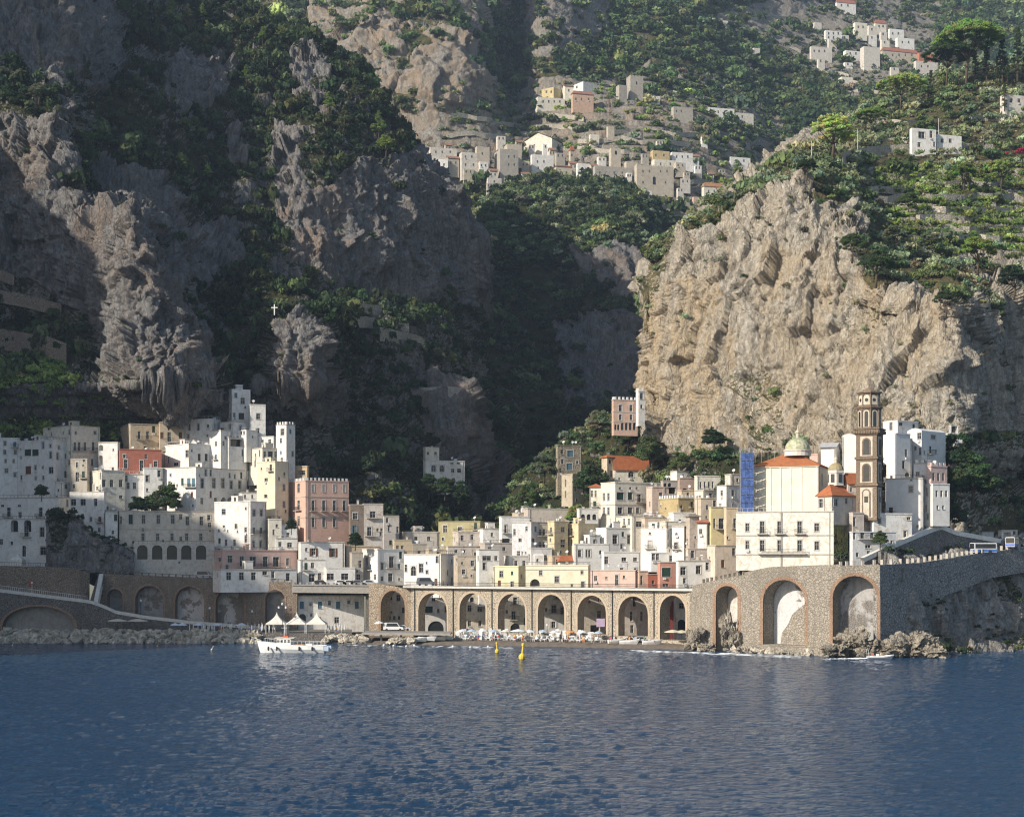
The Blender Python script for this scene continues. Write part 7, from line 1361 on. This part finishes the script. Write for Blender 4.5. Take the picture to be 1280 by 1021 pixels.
FH('narrow pale house next to the grey stone house', 594, 596, 612, 183, 208, FT, [ww(192, [603])]); FH('big shaded block in the middle of the village', 618, 625, 648, 186, 222, FG, [ww(196, [636, 643]), ww(206, [636, 643])]); FH('tan house climbing above the shaded block', 630, 634, 652, 180, 200, FT, [ww(188, [640])]); FH('low pinkish cottage under the village', 608, 610, 627, 222, 234, FW, [ww(227, [618])]); FH('flat white cottage on the wood edge', 650, 652, 673, 229, 238, WH, [ww(233, [660])])
FH('long cream barn like house with a gable above the village', 655, 690, 708, 173, 190, CM, [ww(182, [668, 680, 698])], roof='gableR', colr=(.30, .26, .2), gh=5); FH('white house with a dark balcony right of the shaded block', 663, 665, 692, 193, 220, WH, [ww(202, [672, 680]), ww(210, [673, 684])]); FH('tan house with a red roof in the village centre', 692, 695, 715, 208, 226, FT, [ww(216, [701, 708])], roof='hip', colr=(.4, .16, .1)); FH('small village bell turret with a pointed top', 711, 713, 718, 188, 206, FT, [ww(194, [715])], roof='hip', gh=3, name='bell_turret', cat='tower')
FH('bright white arched house right of the red roof', 720, 722, 741, 204, 218, WH, [ww(211, [728, 735], 4, 3, 'oa')]); FH('square stone tower standing over the village church', 761, 764, 776, 185, 213, FT, [('oa', 191, 5, 3, [770])], name='stone_tower', cat='tower'); FH('long grey building below the stone tower', 741, 744, 792, 207, 224, FG, [ww(216, [750, 758, 768, 778])])
FH('round ended chapel next to the stone tower', 780, 783, 797, 202, 216, FT, []); FH('large ruined stone church wall with dark openings', 793, 796, 842, 206, 234, FT, [('oa', 226, 10, 4, [818]), ww(214, [804, 812, 826, 834]), ww(228, [804, 832])], merlon=True); FH('yellowish house on top of the ruined church', 813, 816, 837, 188, 202, (.6, .48, .28), [ww(194, [820, 830])]); FH('white terrace house beside the yellowish house', 838, 840, 866, 190, 204, WH, [ww(196, [846, 853, 860])]); FH('cream lower wing of the yellowish house', 814, 818, 848, 199, 212, CM, [ww(205, [826, 838])])
FH('white villa with arched windows below the ruined church', 786, 790, 815, 237, 254, WH, [ww(243, [795, 803, 810]), ww(249, [797, 806], 3, 2, 'oa')]); FH('tall cream house with an orange roof at the road bend', 877, 880, 906, 233, 258, CM, [ww(239, [886, 893, 900]), ww(247, [886, 893, 900])], roof='hip', colr=(.5, .25, .12), gh=3); FH('small pink house with stairs left of the orange roofed house', 865, 867, 880, 246, 257, PL, [ww(251, [873])]); FH('white bungalow with a chimney right of the terraces', 911, 913, 938, 196, 207, WH, [ww(201, [920, 930])]); FH('tiny bluish white house beyond the bungalow', 952, 954, 963, 212, 222, WH, [])
FH('long low road wall house above the gorge woods', 824, 828, 866, 250, 260, FG, [])
g2 = 'houses of the upper hamlet'
FH('yellow house leftmost in the upper hamlet', 677, 692, 703, 109, 122, (.62, .52, .30), [ww(115, [683, 689])], grp=g2); FH('cream arcaded house under the yellow house', 669, 672, 706, 121, 134, CM, [ww(127, [679, 686, 693, 700])], grp=g2); FH('white house with a stone side wall topmost in the hamlet', 717, 729, 746, 102, 118, WH, [ww(109, [721, 726])], grp=g2); FH('pale orange house with a red roof in the hamlet', 714, 716, 742, 117, 132, (.6, .42, .32), [ww(124, [720, 727, 736])], roof='hip', colr=(.42, .2, .14), grp=g2, gh=2.5); FH('cream gabled house between the yellow and orange ones', 703, 706, 718, 108, 118, CM, [ww(113, [711])], roof='gableR', grp=g2)
FH('ruined round stone tower on the ridge above the village', 783, 788, 804, 95, 117, FG, [('oa', 104, 4, 2, [796])], grp=g2, merlon=True, name='ruined_tower', cat='tower'); FH('broken wall stub leaning against the ruined tower', 770, 774, 784, 106, 119, FG, [], grp=g2); FH('white low house right of the ruined tower', 803, 806, 825, 119, 125, WH, [ww(122, [812, 819])], grp=g2); FH('stone ruin with empty windows on the right spur', 839, 842, 866, 133, 146, FG, [ww(139, [846, 852])], grp=g2); FH('long white house with a pergola on the right spur', 882, 884, 918, 134, 145, WH, [ww(140, [890, 898, 906])], grp=g2); FH('cluster of pale walls right of the long white spur house', 906, 910, 942, 140, 152, FW, [ww(146, [918, 928])], grp=g2)
FH('small cream hut on the dry terraces', 736, 738, 749, 168, 175, CM, [], grp=g2); FH('stone hut among the olive terraces above the cream hut', 758, 760, 768, 158, 166, FT, [], grp=g2)
g3 = 'houses of the mountain top village'
for a in ((1030, 1032, 1052, 38, 50, WH, [ww(42, [1036, 1042, 1048]), ww(47, [1036, 1042])], 'white house with six windows high on the mountain'), (1012, 1014, 1040, 58, 73, FW, [ww(64, [1018, 1024, 1031])], 'long pale shed like house below the six windowed one'), (1066, 1069, 1084, 28, 44, CM, [ww(34, [1073, 1079])], 'tall cream tower house of the mountain village'), (1084, 1086, 1096, 32, 42, FW, [ww(37, [1090])], 'small house right of the cream tower house'), (1092, 1094, 1108, 29, 38, CM, [ww(33, [1099, 1104])], 'cream house with an orange roof on the mountain'), (1110, 1112, 1130, 36, 50, WH, [ww(42, [1116, 1123])], 'bluish white house in the mountain village'), (1119, 1122, 1143, 47, 60, WH, [ww(53, [1128, 1136])], 'bright white house next to the bluish one'),
          (1075, 1080, 1100, 58, 82, FW, [], 'domed stone church of the mountain village'), (1100, 1103, 1148, 63, 75, FT, [ww(69, [1108, 1116, 1124, 1132, 1140])], 'long convent with a row of small windows and a red roof'), (1146, 1149, 1166, 66, 74, (.5, .2, .13), [], 'brick red house at the end of the convent'), (1142, 1145, 1172, 76, 92, FW, [ww(83, [1152, 1160])], 'pale house under the brick red one'), (1124, 1127, 1148, 92, 100, FG, [], 'grey retaining house below the convent'), (1048, 1052, 1066, 96, 103, CM, [], 'cream roofed hut on the mountain terraces'), (1054, 1057, 1078, 63, 71, WH, [ww(67, [1063, 1070])], 'low white house left of the domed church'),
          (1044, 1046, 1070, 3, 11, WH, [ww(7, [1052, 1060])], 'white house with a reddish roof near the very top'), (940, 942, 950, 60, 66, FW, [], 'pale hut on the left mountain terraces'), (882, 884, 894, 22, 29, WH, [], 'small white gabled house alone in the woods'), (894, 896, 910, 25, 32, FW, [ww(28, [900])], 'pale house beside the small white gabled one'), (1186, 1188, 1200, 37, 42, FW, [], 'lone pale house far right in the woods'), (1016, 1018, 1027, 28, 32, FW, [], 'tiny pale shed above the six windowed house')):
    FH(a[7], a[0], a[1], a[2], a[3], a[4], a[5], a[6], grp=g3, roof='hip' if ('orange' in a[7] or 'red roof' in a[7] or 'reddish' in a[7]) else 'flat', colr=(.42, .18, .12), gh=4)
g4 = 'villas on the sunlit slope'
FH('white villa with a wide black framed window on the sunlit slope', 1137, 1140, 1170, 160, 188, WH, [('wt', 169, 8, 8, [1152], 'd'), ('w', 168, 9, 4, [1164], 'd'), ('d', 181, 6, 4, [1149], 'd'), ('w', 181, 6, 3, [1175], 'd')], sheetn='right_mountain', grp=g4, ext=5)
FH('low white wing right of the white villa', 1168, 1171, 1202, 168, 186, WH, [ww(176, [1178, 1188], 5, 4)], sheetn='right_mountain', grp=g4, ext=5); FH('pale house with an awning at the right edge among cypresses', 1250, 1256, 1284, 118, 136, FW, [ww(126, [1264, 1274], 5, 4)], sheetn='right_mountain', grp=g4, ext=5)
# terrace and field walls
def wall_run(label, pts, h, c=MAS, sheetn='right_mountain', name='terrace_wall', dz=0, th=.8, off=2.0):
    P = [on_sheet(sheetn, x, y)[0]-Vector((0, off, 0)) for x, y in pts]; root = empty(name, P[0], label, 'wall'); mb = MB()
    Q = []
    for a, b in zip(P[:-1], P[1:]):
        n = max(1, int((b-a).length/4)); Q += [a.lerp(b, i/n) for i in range(n)]
    Q.append(P[-1])
    for i, (a, b) in enumerate(zip(Q[:-1], Q[1:])): mb.box(a+Vector((0, 0, dz-h*.45+math.sin(i*1.7)*.12)), b-a, (0, th, 0), (0, 0, h))
    mb.build('masonry', c, root); return root
TW = masonry('field_stone', (.44, .40, .33), (.54, .50, .42), .8)
wall_run('pale road retaining wall below the white villa', [(1052, 200), (1080, 194), (1110, 192), (1137, 190), (1200, 188), (1240, 190)], 4.5, TW); wall_run('garden wall left of the vine terraces', [(1083, 240), (1100, 240), (1140, 241)], 2.5, TW); wall_run('long stone wall under the upper vines', [(1120, 262), (1180, 263), (1260, 262)], 2.2, TW); wall_run('stone wall under the lower vines', [(1150, 285), (1210, 290), (1278, 288)], 2.2, TW)
for i, (x0, x1, y, wd) in enumerate(((1100, 1180, 222, 'highest'), (1160, 1275, 232, 'second'), (1090, 1200, 250, 'third'), (1190, 1280, 248, 'short right hand'), (1130, 1240, 275, 'middle'), (1180, 1280, 300, 'low right hand'), (1120, 1200, 298, 'low left hand'), (1090, 1180, 178, 'roadside'), (1200, 1280, 150, 'upper right hand'), (1080, 1160, 155, 'pine grove'))): wall_run('thin dry stone wall, the %s one among the vine terraces' % wd, [(x0+(x1-x0)*t/6, y+1.5*math.sin(t*2)) for t in range(7)], 2.3, TW)
wall_run('ruined buttressed garden wall above the western town', [(-10, 425), (40, 432), (62, 436), (85, 445)], 6.5, MASB, 'left_mountain'); wall_run('grey terrace wall higher on the western slope', [(0, 372), (40, 380), (80, 388)], 4, MASB, 'left_mountain'); wall_run('short terrace wall beside the grey one', [(0, 345), (20, 352)], 3.5, MASB, 'left_mountain')
wall_run('upper ruined terrace wall in the dark gorge', [(408, 386), (440, 390), (478, 394)], 6, TW, 'left_mountain'); wall_run('second ruined terrace wall in the dark gorge', [(430, 402), (470, 406), (512, 412)], 4, TW, 'left_mountain'); wall_run('broken wall with a dark arch in the gorge', [(475, 418), (500, 424), (530, 432)], 5, TW, 'left_mountain')
gw = empty('terrace_wall', at(548, 499, 577), 'tall pale retaining wall topping the gorge rock', 'wall'); mb = MB()
for a, b, ya, yb in ((517, 536, 483.5, 484.5), (536, 556, 484, 483), (556, 577.5, 482.5, 484)): A_, B_ = at(a, 501, 577+(a-517)*.03), at(b, 501, 577+(b-517)*.03); mb.add([A_, B_, B_+Vector((0, 14, 0)), A_+Vector((0, 14, 0)), A_+Vector((0, 0, (501-ya)*577/F)), B_+Vector((0, 0, (501-yb)*577/F)), B_+Vector((0, 14, (501-yb)*577/F)), A_+Vector((0, 14, (501-ya)*577/F))], [(0, 1, 5, 4), (4, 5, 6, 7), (1, 2, 6, 5), (3, 0, 4, 7)])
mb.build('masonry', plaster((.40, .38, .35), .9), gw); wall_run('low terrace wall above the tall pale one', [(520, 462), (550, 458), (578, 458)], 2.5, TW, 'gorge_slope')
rr = random.Random(9)
for i, (x0, x1, y) in enumerate(((560, 640, 172), (600, 720, 160), (640, 730, 148), (720, 860, 178), (700, 800, 190), (760, 900, 168), (560, 620, 150), (780, 880, 118), (940, 1020, 76), (920, 1000, 84), (1000, 1060, 92), (1020, 1110, 104), (930, 1010, 24), (840, 930, 222), (850, 930, 232), (550, 640, 232), (940, 1000, 60), (1060, 1120, 118))):
    wall_run('dry stone terrace wall on the far slopes, number of courses uneven' if 0 else ('dry stone terrace wall %s on the far mountain' % ('above the hill village', 'behind the cream barn', 'under the upper hamlet', 'right of the stone tower', 'over the bell turret', 'crossing the dry spur', 'in the left scrub', 'below the ridge woods', 'under the lone woods', 'left of the mountain village', 'below the domed church', 'lowest under the mountain village', 'near the mountain summit', 'beside the road bend', 'under the white bungalow', 'along the village garden strip', 'among the left pastures', 'beneath the grey retaining house')[i]), [(x0+(x1-x0)*t/5, y+rr.uniform(-2, 2)-3*math.sin(t)) for t in range(6)], 3.2, TW, 'far_mountain', th=2)
for i, (x, yb, w_, h_) in enumerate(((546, 213, 14, 12), (566, 212, 16, 14), (585, 220, 14, 9), (604, 214, 13, 12), (616, 224, 12, 10), (640, 210, 14, 10), (656, 212, 12, 11), (656, 226, 12, 8), (676, 228, 14, 8), (700, 200, 13, 9), (716, 214, 12, 9), (730, 226, 14, 8), (748, 232, 16, 9), (764, 234, 13, 9), (776, 228, 12, 9), (752, 204, 12, 8), (700, 236, 12, 8), (806, 200, 10, 8), (850, 212, 14, 9), (868, 204, 12, 8), (856, 232, 14, 9), (770, 244, 12, 8), (742, 216, 10, 8), (684, 188, 14, 8), (626, 178, 12, 8), (560, 190, 10, 8), (858, 222, 9, 7), (872, 214, 10, 7), (888, 224, 9, 6), (902, 218, 9, 6), (926, 214, 9, 6), (940, 222, 8, 6), (850, 242, 9, 7), (916, 240, 8, 6), (690, 196, 9, 8), (728, 214, 8, 8), (664, 188, 9, 7), (648, 186, 9, 8), (758, 222, 9, 7), (786, 224, 8, 8), (668, 232, 9, 7), (684, 240, 9, 7), (744, 246, 9, 7), (880, 178, 9, 6), (824, 182, 9, 6), (612, 236, 9, 7))):
    FH('small pale stone house packed among the roofs of the hill village', x-w_/2, x-w_/2+2, x+w_/2, yb-h_, yb, (FW, FG, FT, WH)[i % 4], [ww(yb-h_*.6, [x-w_*.15, x+w_*.25])], roof='gableR' if i % 3 == 1 else 'flat', colr=(.40, .22, .14), gh=2)
for i, (x, yb, w_, h_) in enumerate(((1040, 56, 12, 7), (1056, 52, 10, 8), (1062, 46, 9, 7), (1090, 52, 12, 8), (1104, 47, 10, 7), (1106, 58, 12, 8), (1090, 68, 10, 7), (1060, 84, 12, 6), (1118, 90, 12, 6), (1160, 100, 14, 7), (1026, 80, 10, 6), (1132, 70, 12, 6))):
    FH('small pale house scattered through the mountain top village', x-w_/2, x-w_/2+2, x+w_/2, yb-h_, yb, (FW, CM, FW, WH)[i % 4], [ww(yb-h_*.6, [x])], grp='houses of the mountain top village')
# ================= trees one can tell apart =================
BARK = flat('bark', (.12, .09, .065), .95)
def leafcloud(name, pts_sizes, protos, tones, root, seed):
    o = clump_mesh(name, protos, [Vector(p)-Vector(root['_o']) for p, s in pts_sizes], [s for p, s in pts_sizes], tones, seed); o.parent = root; return o
def tree(kind, px, py, hpx, label, Y=None, sheetn='right_mountain', pal='mid', seed=0, group=None, wf=.62, tg=1.15):
    b = Vector(at(px, py, Y)) if Y else on_sheet(sheetn, px, py)[0]-Vector((0, 5, 0)); h = hpx*b.y/F; r = random.Random(seed+int(px)); root = empty({'pine': 'umbrella_pine', 'cyp': 'cypress', 'con': 'pine_tree', 'round': 'broadleaf_tree'}[kind], b, label, 'tree', group); mb = MB(); pl = PAL[pal]; ps, tn = [], []
    if kind == 'pine':
        top = b+Vector((h*.05, 0, h*.62)); mb.tube([b-Vector((0, 0, 1)), b+Vector((h*.02, 0, h*.35)), top], [h*.028, h*.022, h*.014], 7); W_ = h*wf
        for k in range(9): a = k*.7; e = top+Vector((math.cos(a)*W_*.62, math.sin(a)*W_*.62, h*.2)); mb.tube([b+Vector((h*.03, 0, h*.45)), (top+e)/2-Vector((0, 0, h*.03)), e], [h*.014, h*.01, h*.004], 5)
        for k in range(210):
            a = r.uniform(0, 6.28); q = math.sqrt(r.random()); ps.append((top+Vector((math.cos(a)*W_*q, math.sin(a)*W_*q, h*(.10+.30*(1-q**2.2))*r.uniform(.75, 1.05))), h*.085*r.uniform(.8, 1.3)))
    elif kind == 'cyp':
        mb.tube([b-Vector((0, 0, 1)), b+Vector((0, 0, h*.9))], [h*.025, h*.005], 6)
        for k in range(70): t = r.random(); a = r.uniform(0, 6.28); w_ = h*.10*math.sin(math.pi*min(1, (t*.93+.07)**.55))*1.0; ps.append((b+Vector((math.cos(a)*w_*.7, math.sin(a)*w_*.7, h*(.04+.9*t))), h*.055*r.uniform(.7, 1.2)))
    elif kind == 'con':
        mb.tube([b-Vector((0, 0, 1)), b+Vector((h*.03, 0, h*.5)), b+Vector((0, 0, h*.92))], [h*.03, h*.018, h*.005], 6)
        for k in range(60): t = r.random()**.8; a = r.uniform(0, 6.28); w_ = h*.30*(1-t)**.75*math.sqrt(r.random()); ps.append((b+Vector((math.cos(a)*w_, math.sin(a)*w_, h*(.22+.74*t))), h*.085*r.uniform(.7, 1.3)*(1.15-t*.6)))
    else:
        lo = .04 if Y else .3
        mb.tube([b-Vector((0, 0, 1)), b+Vector((h*.03, 0, h*.3)), b+Vector((-h*.02, 0, h*.6))], [h*.04, h*.03, h*.012], 7)
        for k in range(4): a = k*1.6; mb.tube([b+Vector((h*.02, 0, h*.28)), b+Vector((math.cos(a)*h*.3, math.sin(a)*h*.3, h*.6))], [h*.018, h*.006], 5)
        for k in range(75): a = r.uniform(0, 6.28); q = math.sqrt(r.random()); ps.append((b+Vector((math.cos(a)*h*.46*q, math.sin(a)*h*.46*q, h*(lo+(.85-lo)*math.sqrt(max(0, 1-q*q))*r.uniform(.15 if Y else .5, 1.05)))), h*(.19 if Y else .12)*r.uniform(.7, 1.3)))
    mb.build('trunk', BARK, root, smooth=True); bt = pl[r.randrange(3)]; tn = [tuple(c*r.uniform(.8, 1.25)*tg for c in bt) for _ in ps]; leafcloud('crown', ps, FINE if kind != 'cyp' else BUSH, tn, root, int(px)+seed); return root
tree('pine', 1203, 112, 72, wf=.56, label= 'huge umbrella pine on the skyline left of the cypresses', pal='bright', tg=1.7); tree('pine', 1180, 110, 46, wf=.7, label= 'second umbrella pine leaning left of the huge one', pal='mid', seed=2); tree('pine', 1121, 141, 38, wf=.82, label= 'low wide umbrella pine alone on the sunlit slope', pal='bright', tg=1.6); tree('pine', 1085, 172, 29, wf=.75, label= 'small umbrella pine left of the white villa', pal='bright', tg=1.6)
tree('round', 1036, 202, 56, 'big yellow green domed tree at the cliff edge', pal='bright', seed=3, tg=2.1); tree('round', 1003, 228, 26, 'dark tree at the top of the sunlit cliff', pal='dark', seed=4)
for i, (x, y, h, l) in enumerate(((1160, 132, 40, 'thick cypress right of the lone umbrella pine'), (1229, 104, 50, 'broad cypress behind the huge umbrella pine'), (1242, 104, 30, 'short cypress in the skyline row'), (1249, 106, 58, 'tall dark cypress in the skyline row'), (1255, 106, 30, 'slim low cypress of the skyline row'), (1268, 104, 66, 'tallest cypress nearest the right edge'), (1279, 103, 56, 'cypress cut by the right edge'), (1251, 140, 34, 'cypress in front of the pale awning house'), (1216, 100, 42, 'cypress half hidden by the huge pine'))): tree('cyp', x, y, h, l, pal='dark', seed=i, group='cypresses on the right skyline')
for i, (x, y, h, l) in enumerate(((1215, 345, 42, 'bright green tree standing in the dry terraces'), (1160, 325, 30, 'round grey green tree left of the bright terrace tree'), (1131, 270, 24, 'small lone tree on the vine terrace edge'), (1090, 360, 42, 'dark bushy tree on the cliff brow'), (1262, 375, 36, 'dark tree where the cliff turns into shade'), (1115, 318, 30, 'grey green tree above the cliff brow'), (1060, 330, 30, 'shrubby tree hanging at the upper cliff edge'), (1200, 240, 30, 'leafy tree between the vine rows'), (1246, 236, 32, 'yellow green leafy tree at the right vine rows'), (1176, 395, 28, 'dark tree above the grey cliff face'))): tree('round', x, y, h*1.1, l, pal=('bright', 'olive', 'mid', 'mid', 'dark', 'olive', 'mid', 'bright', 'vine', 'dark')[i], seed=i+20, group='trees on the sunlit slope')
for i, (x, y, h, l) in enumerate(((218, 26, 26, 'sunlit pine at the top of the western forest'), (238, 40, 30, 'tall bare pine beside the two thin ones'), (256, 30, 22, 'bright sunlit pine crown near the top'), (262, 50, 20, 'yellow green pine below the bright crown'), (292, 52, 18, 'sunlit pine left of the ridge slot'), (330, 60, 22, 'sunlit pine at the ridge line'), (352, 54, 20, 'bright pine leaning on the ridge'), (375, 70, 22, 'pine on the ridge above the rock knob'), (412, 148, 30, 'sunlit pine on the lower ridge shoulder'), (474, 178, 36, 'large sunlit pine alone at the ridge end'), (447, 130, 28, 'pine against the grey far cliff'), (484, 200, 26, 'round sunlit bush tree at the ridge end'), (336, 92, 26, 'dark pine just under the ridge'), (300, 84, 26, 'pine in the upper forest gap'), (222, 240, 22, 'single lit pine crown in the dark forest'), (262, 232, 24, 'small yellow lit pine in the dark forest'), (200, 50, 24, 'pine at the left of the sunlit top group'), (310, 110, 24, 'half lit pine below the ridge'), (395, 120, 24, 'pine beside the rock knob'), (432, 165, 30, 'dark pine under the ridge shoulder'))): tree('con' if i != 11 else 'round', x, y, h, l, sheetn='left_mountain', pal=('bright', 'mid', 'vine')[i % 3] if i in (0, 2, 3, 4, 5, 6, 8, 9, 11, 15, 16, 17) else 'mid', seed=i+50, group='pines of the western ridge')  # sunlit pines take brighter palettes, so the sun is in their crown colour
for i, (x, y, h, l) in enumerate(((10, 112, 24, 'lit bush tree at the far left ledge'), (30, 118, 26, 'grey green lit tree on the left ledge'), (54, 134, 26, 'lit tree at the ledge end above the cave'), (80, 148, 12, 'small shrub tree at the tip of the left ledge'))): tree('round', x, y, h, l, sheetn='left_mountain', pal='olive', seed=i+80, group='trees on the western ledge')
for i, (x, y, h, l) in enumerate(((110, 108, 34, 'thin dark cypress before the high grey cliff'), (117, 112, 40, 'second thin dark cypress before the high grey cliff'), (56, 90, 26, 'dark cypress at the foot of the left cliff'))): tree('cyp', x, y, h, l, sheetn='left_mountain', pal='dark', seed=i+90, group='cypresses before the western cliff')
for i, (x, y, h, Y, pal, l) in enumerate(((660, 640, 34, 470, 'mid', 'round tree at the left foot of the hillock'), (680, 600, 34, 495, 'olive', 'grey green tree left of the stone tower house'), (748, 545, 30, 482, 'olive', 'silvery tree at the foot of the pink castle villa'), (785, 560, 34, 476, 'mid', 'spreading pine like tree below the pink castle villa'), (738, 620, 40, 466, 'mid', 'dark leafy tree behind the cream palace wing'), (812, 580, 34, 466, 'mid', 'green tree between the villa and the orange roof'), (892, 560, 26, 449, 'dark', 'round dark tree on the cliff behind the scaffold'), (850, 590, 24, 455, 'mid', 'tree above the green roof edge'), (720, 655, 24, 455, 'bright', 'light green tree beside the tan stone side'), (1196, 590, 44, 402, 'dark', 'dark tree left in the gully beside the white cluster'), (1215, 630, 60, 398, 'mid', 'tall leafy tree in the shaded gully'), (1186, 660, 40, 396, 'dark', 'dark tree hanging over the ramp wall'), (1100, 682, 18, 361, 'mid', 'potted shrub tree on the planted balcony'), (172, 641, 21, 454, 'dark', 'dark garden tree below the red house'), (207, 641, 34, 454, 'mid', 'green shrub tree on the white terrace corner'), (444, 684, 18, 437, 'dark', 'dark shrub tree at the foot of the brown stone house'), (364, 664, 14, 440, 'dark', 'hedge like shrub under the pink palace'), (536, 620, 26, 520, 'dark', 'dark tree before the left end of the white gorge villa'), (556, 622, 26, 519, 'mid', 'leafy tree before the middle of the white gorge villa'), (574, 626, 24, 519, 'dark', 'dark tree before the right end of the white gorge villa'), (52, 622, 16, 436, 'dark', 'shrub tree on the rubble terrace at the left'), (186, 641, 20, 455, 'dark', 'leafy garden tree beside the dark one below the red house'))): tree('round', x, y, h, l, Y=Y, pal=pal, seed=i+120, group='trees among the houses')
p = on_sheet('right_mountain', 1266, 196)[0]; o = clump_mesh('bougainvillea', BUSH, [p+Vector((dx, -1, dz)) for dx, dz in ((0, 0), (2, .5), (4, .2), (-2, -.2), (6, .4), (3, 1.2))], [1.8]*6, [(.45, .03, .10)]*6, 5); tag(o, 'magenta flowering bougainvillea at the right edge of the slope', 'bush')
# utility poles
for i, (x, y, h) in enumerate(((1059, 196, 32), (1070, 196, 33), (1172, 190, 40), (1013, 202, 24), (1224, 190, 12))):
    b = on_sheet('right_mountain', x, y)[0]-Vector((0, 2, 0)); mb = MB(); mb.tube([b-Vector((0, 0, 1)), b+Vector((0, 0, h*b.y/F))], [.22, .15], 6); tag(mb.build('utility_pole', flat('pole_grey', (.45, .44, .42), .9), origin=tuple(b)), ('pale pole left of its pair by the yellow green tree', 'pale pole right of its pair by the yellow green tree', 'tall pole in front of the white villa', 'pole at the cliff edge left of the yellow green tree', 'short pole near the parked car on the slope road')[i], 'pole', 'utility poles')
# ---- air: thin haze
hz_ = MB(); hz_.box((-3000, -60, -12), (6000, 0, 0), (0, 3200, 0), (0, 0, 1100)); m = D.materials.new('haze'); m.use_nodes = True; t = m.node_tree; t.nodes.remove(t.nodes['Principled BSDF']); v = t.nodes.new('ShaderNodeVolumePrincipled'); v.inputs['Color'].default_value = (.62, .78, 1, 1); v.inputs['Density'].default_value = .00008; v.inputs['Anisotropy'].default_value = .2
t.links.new(v.outputs[0], t.nodes['Material Output'].inputs['Volume']); hz_.build('haze', m)['kind'] = 'stuff'
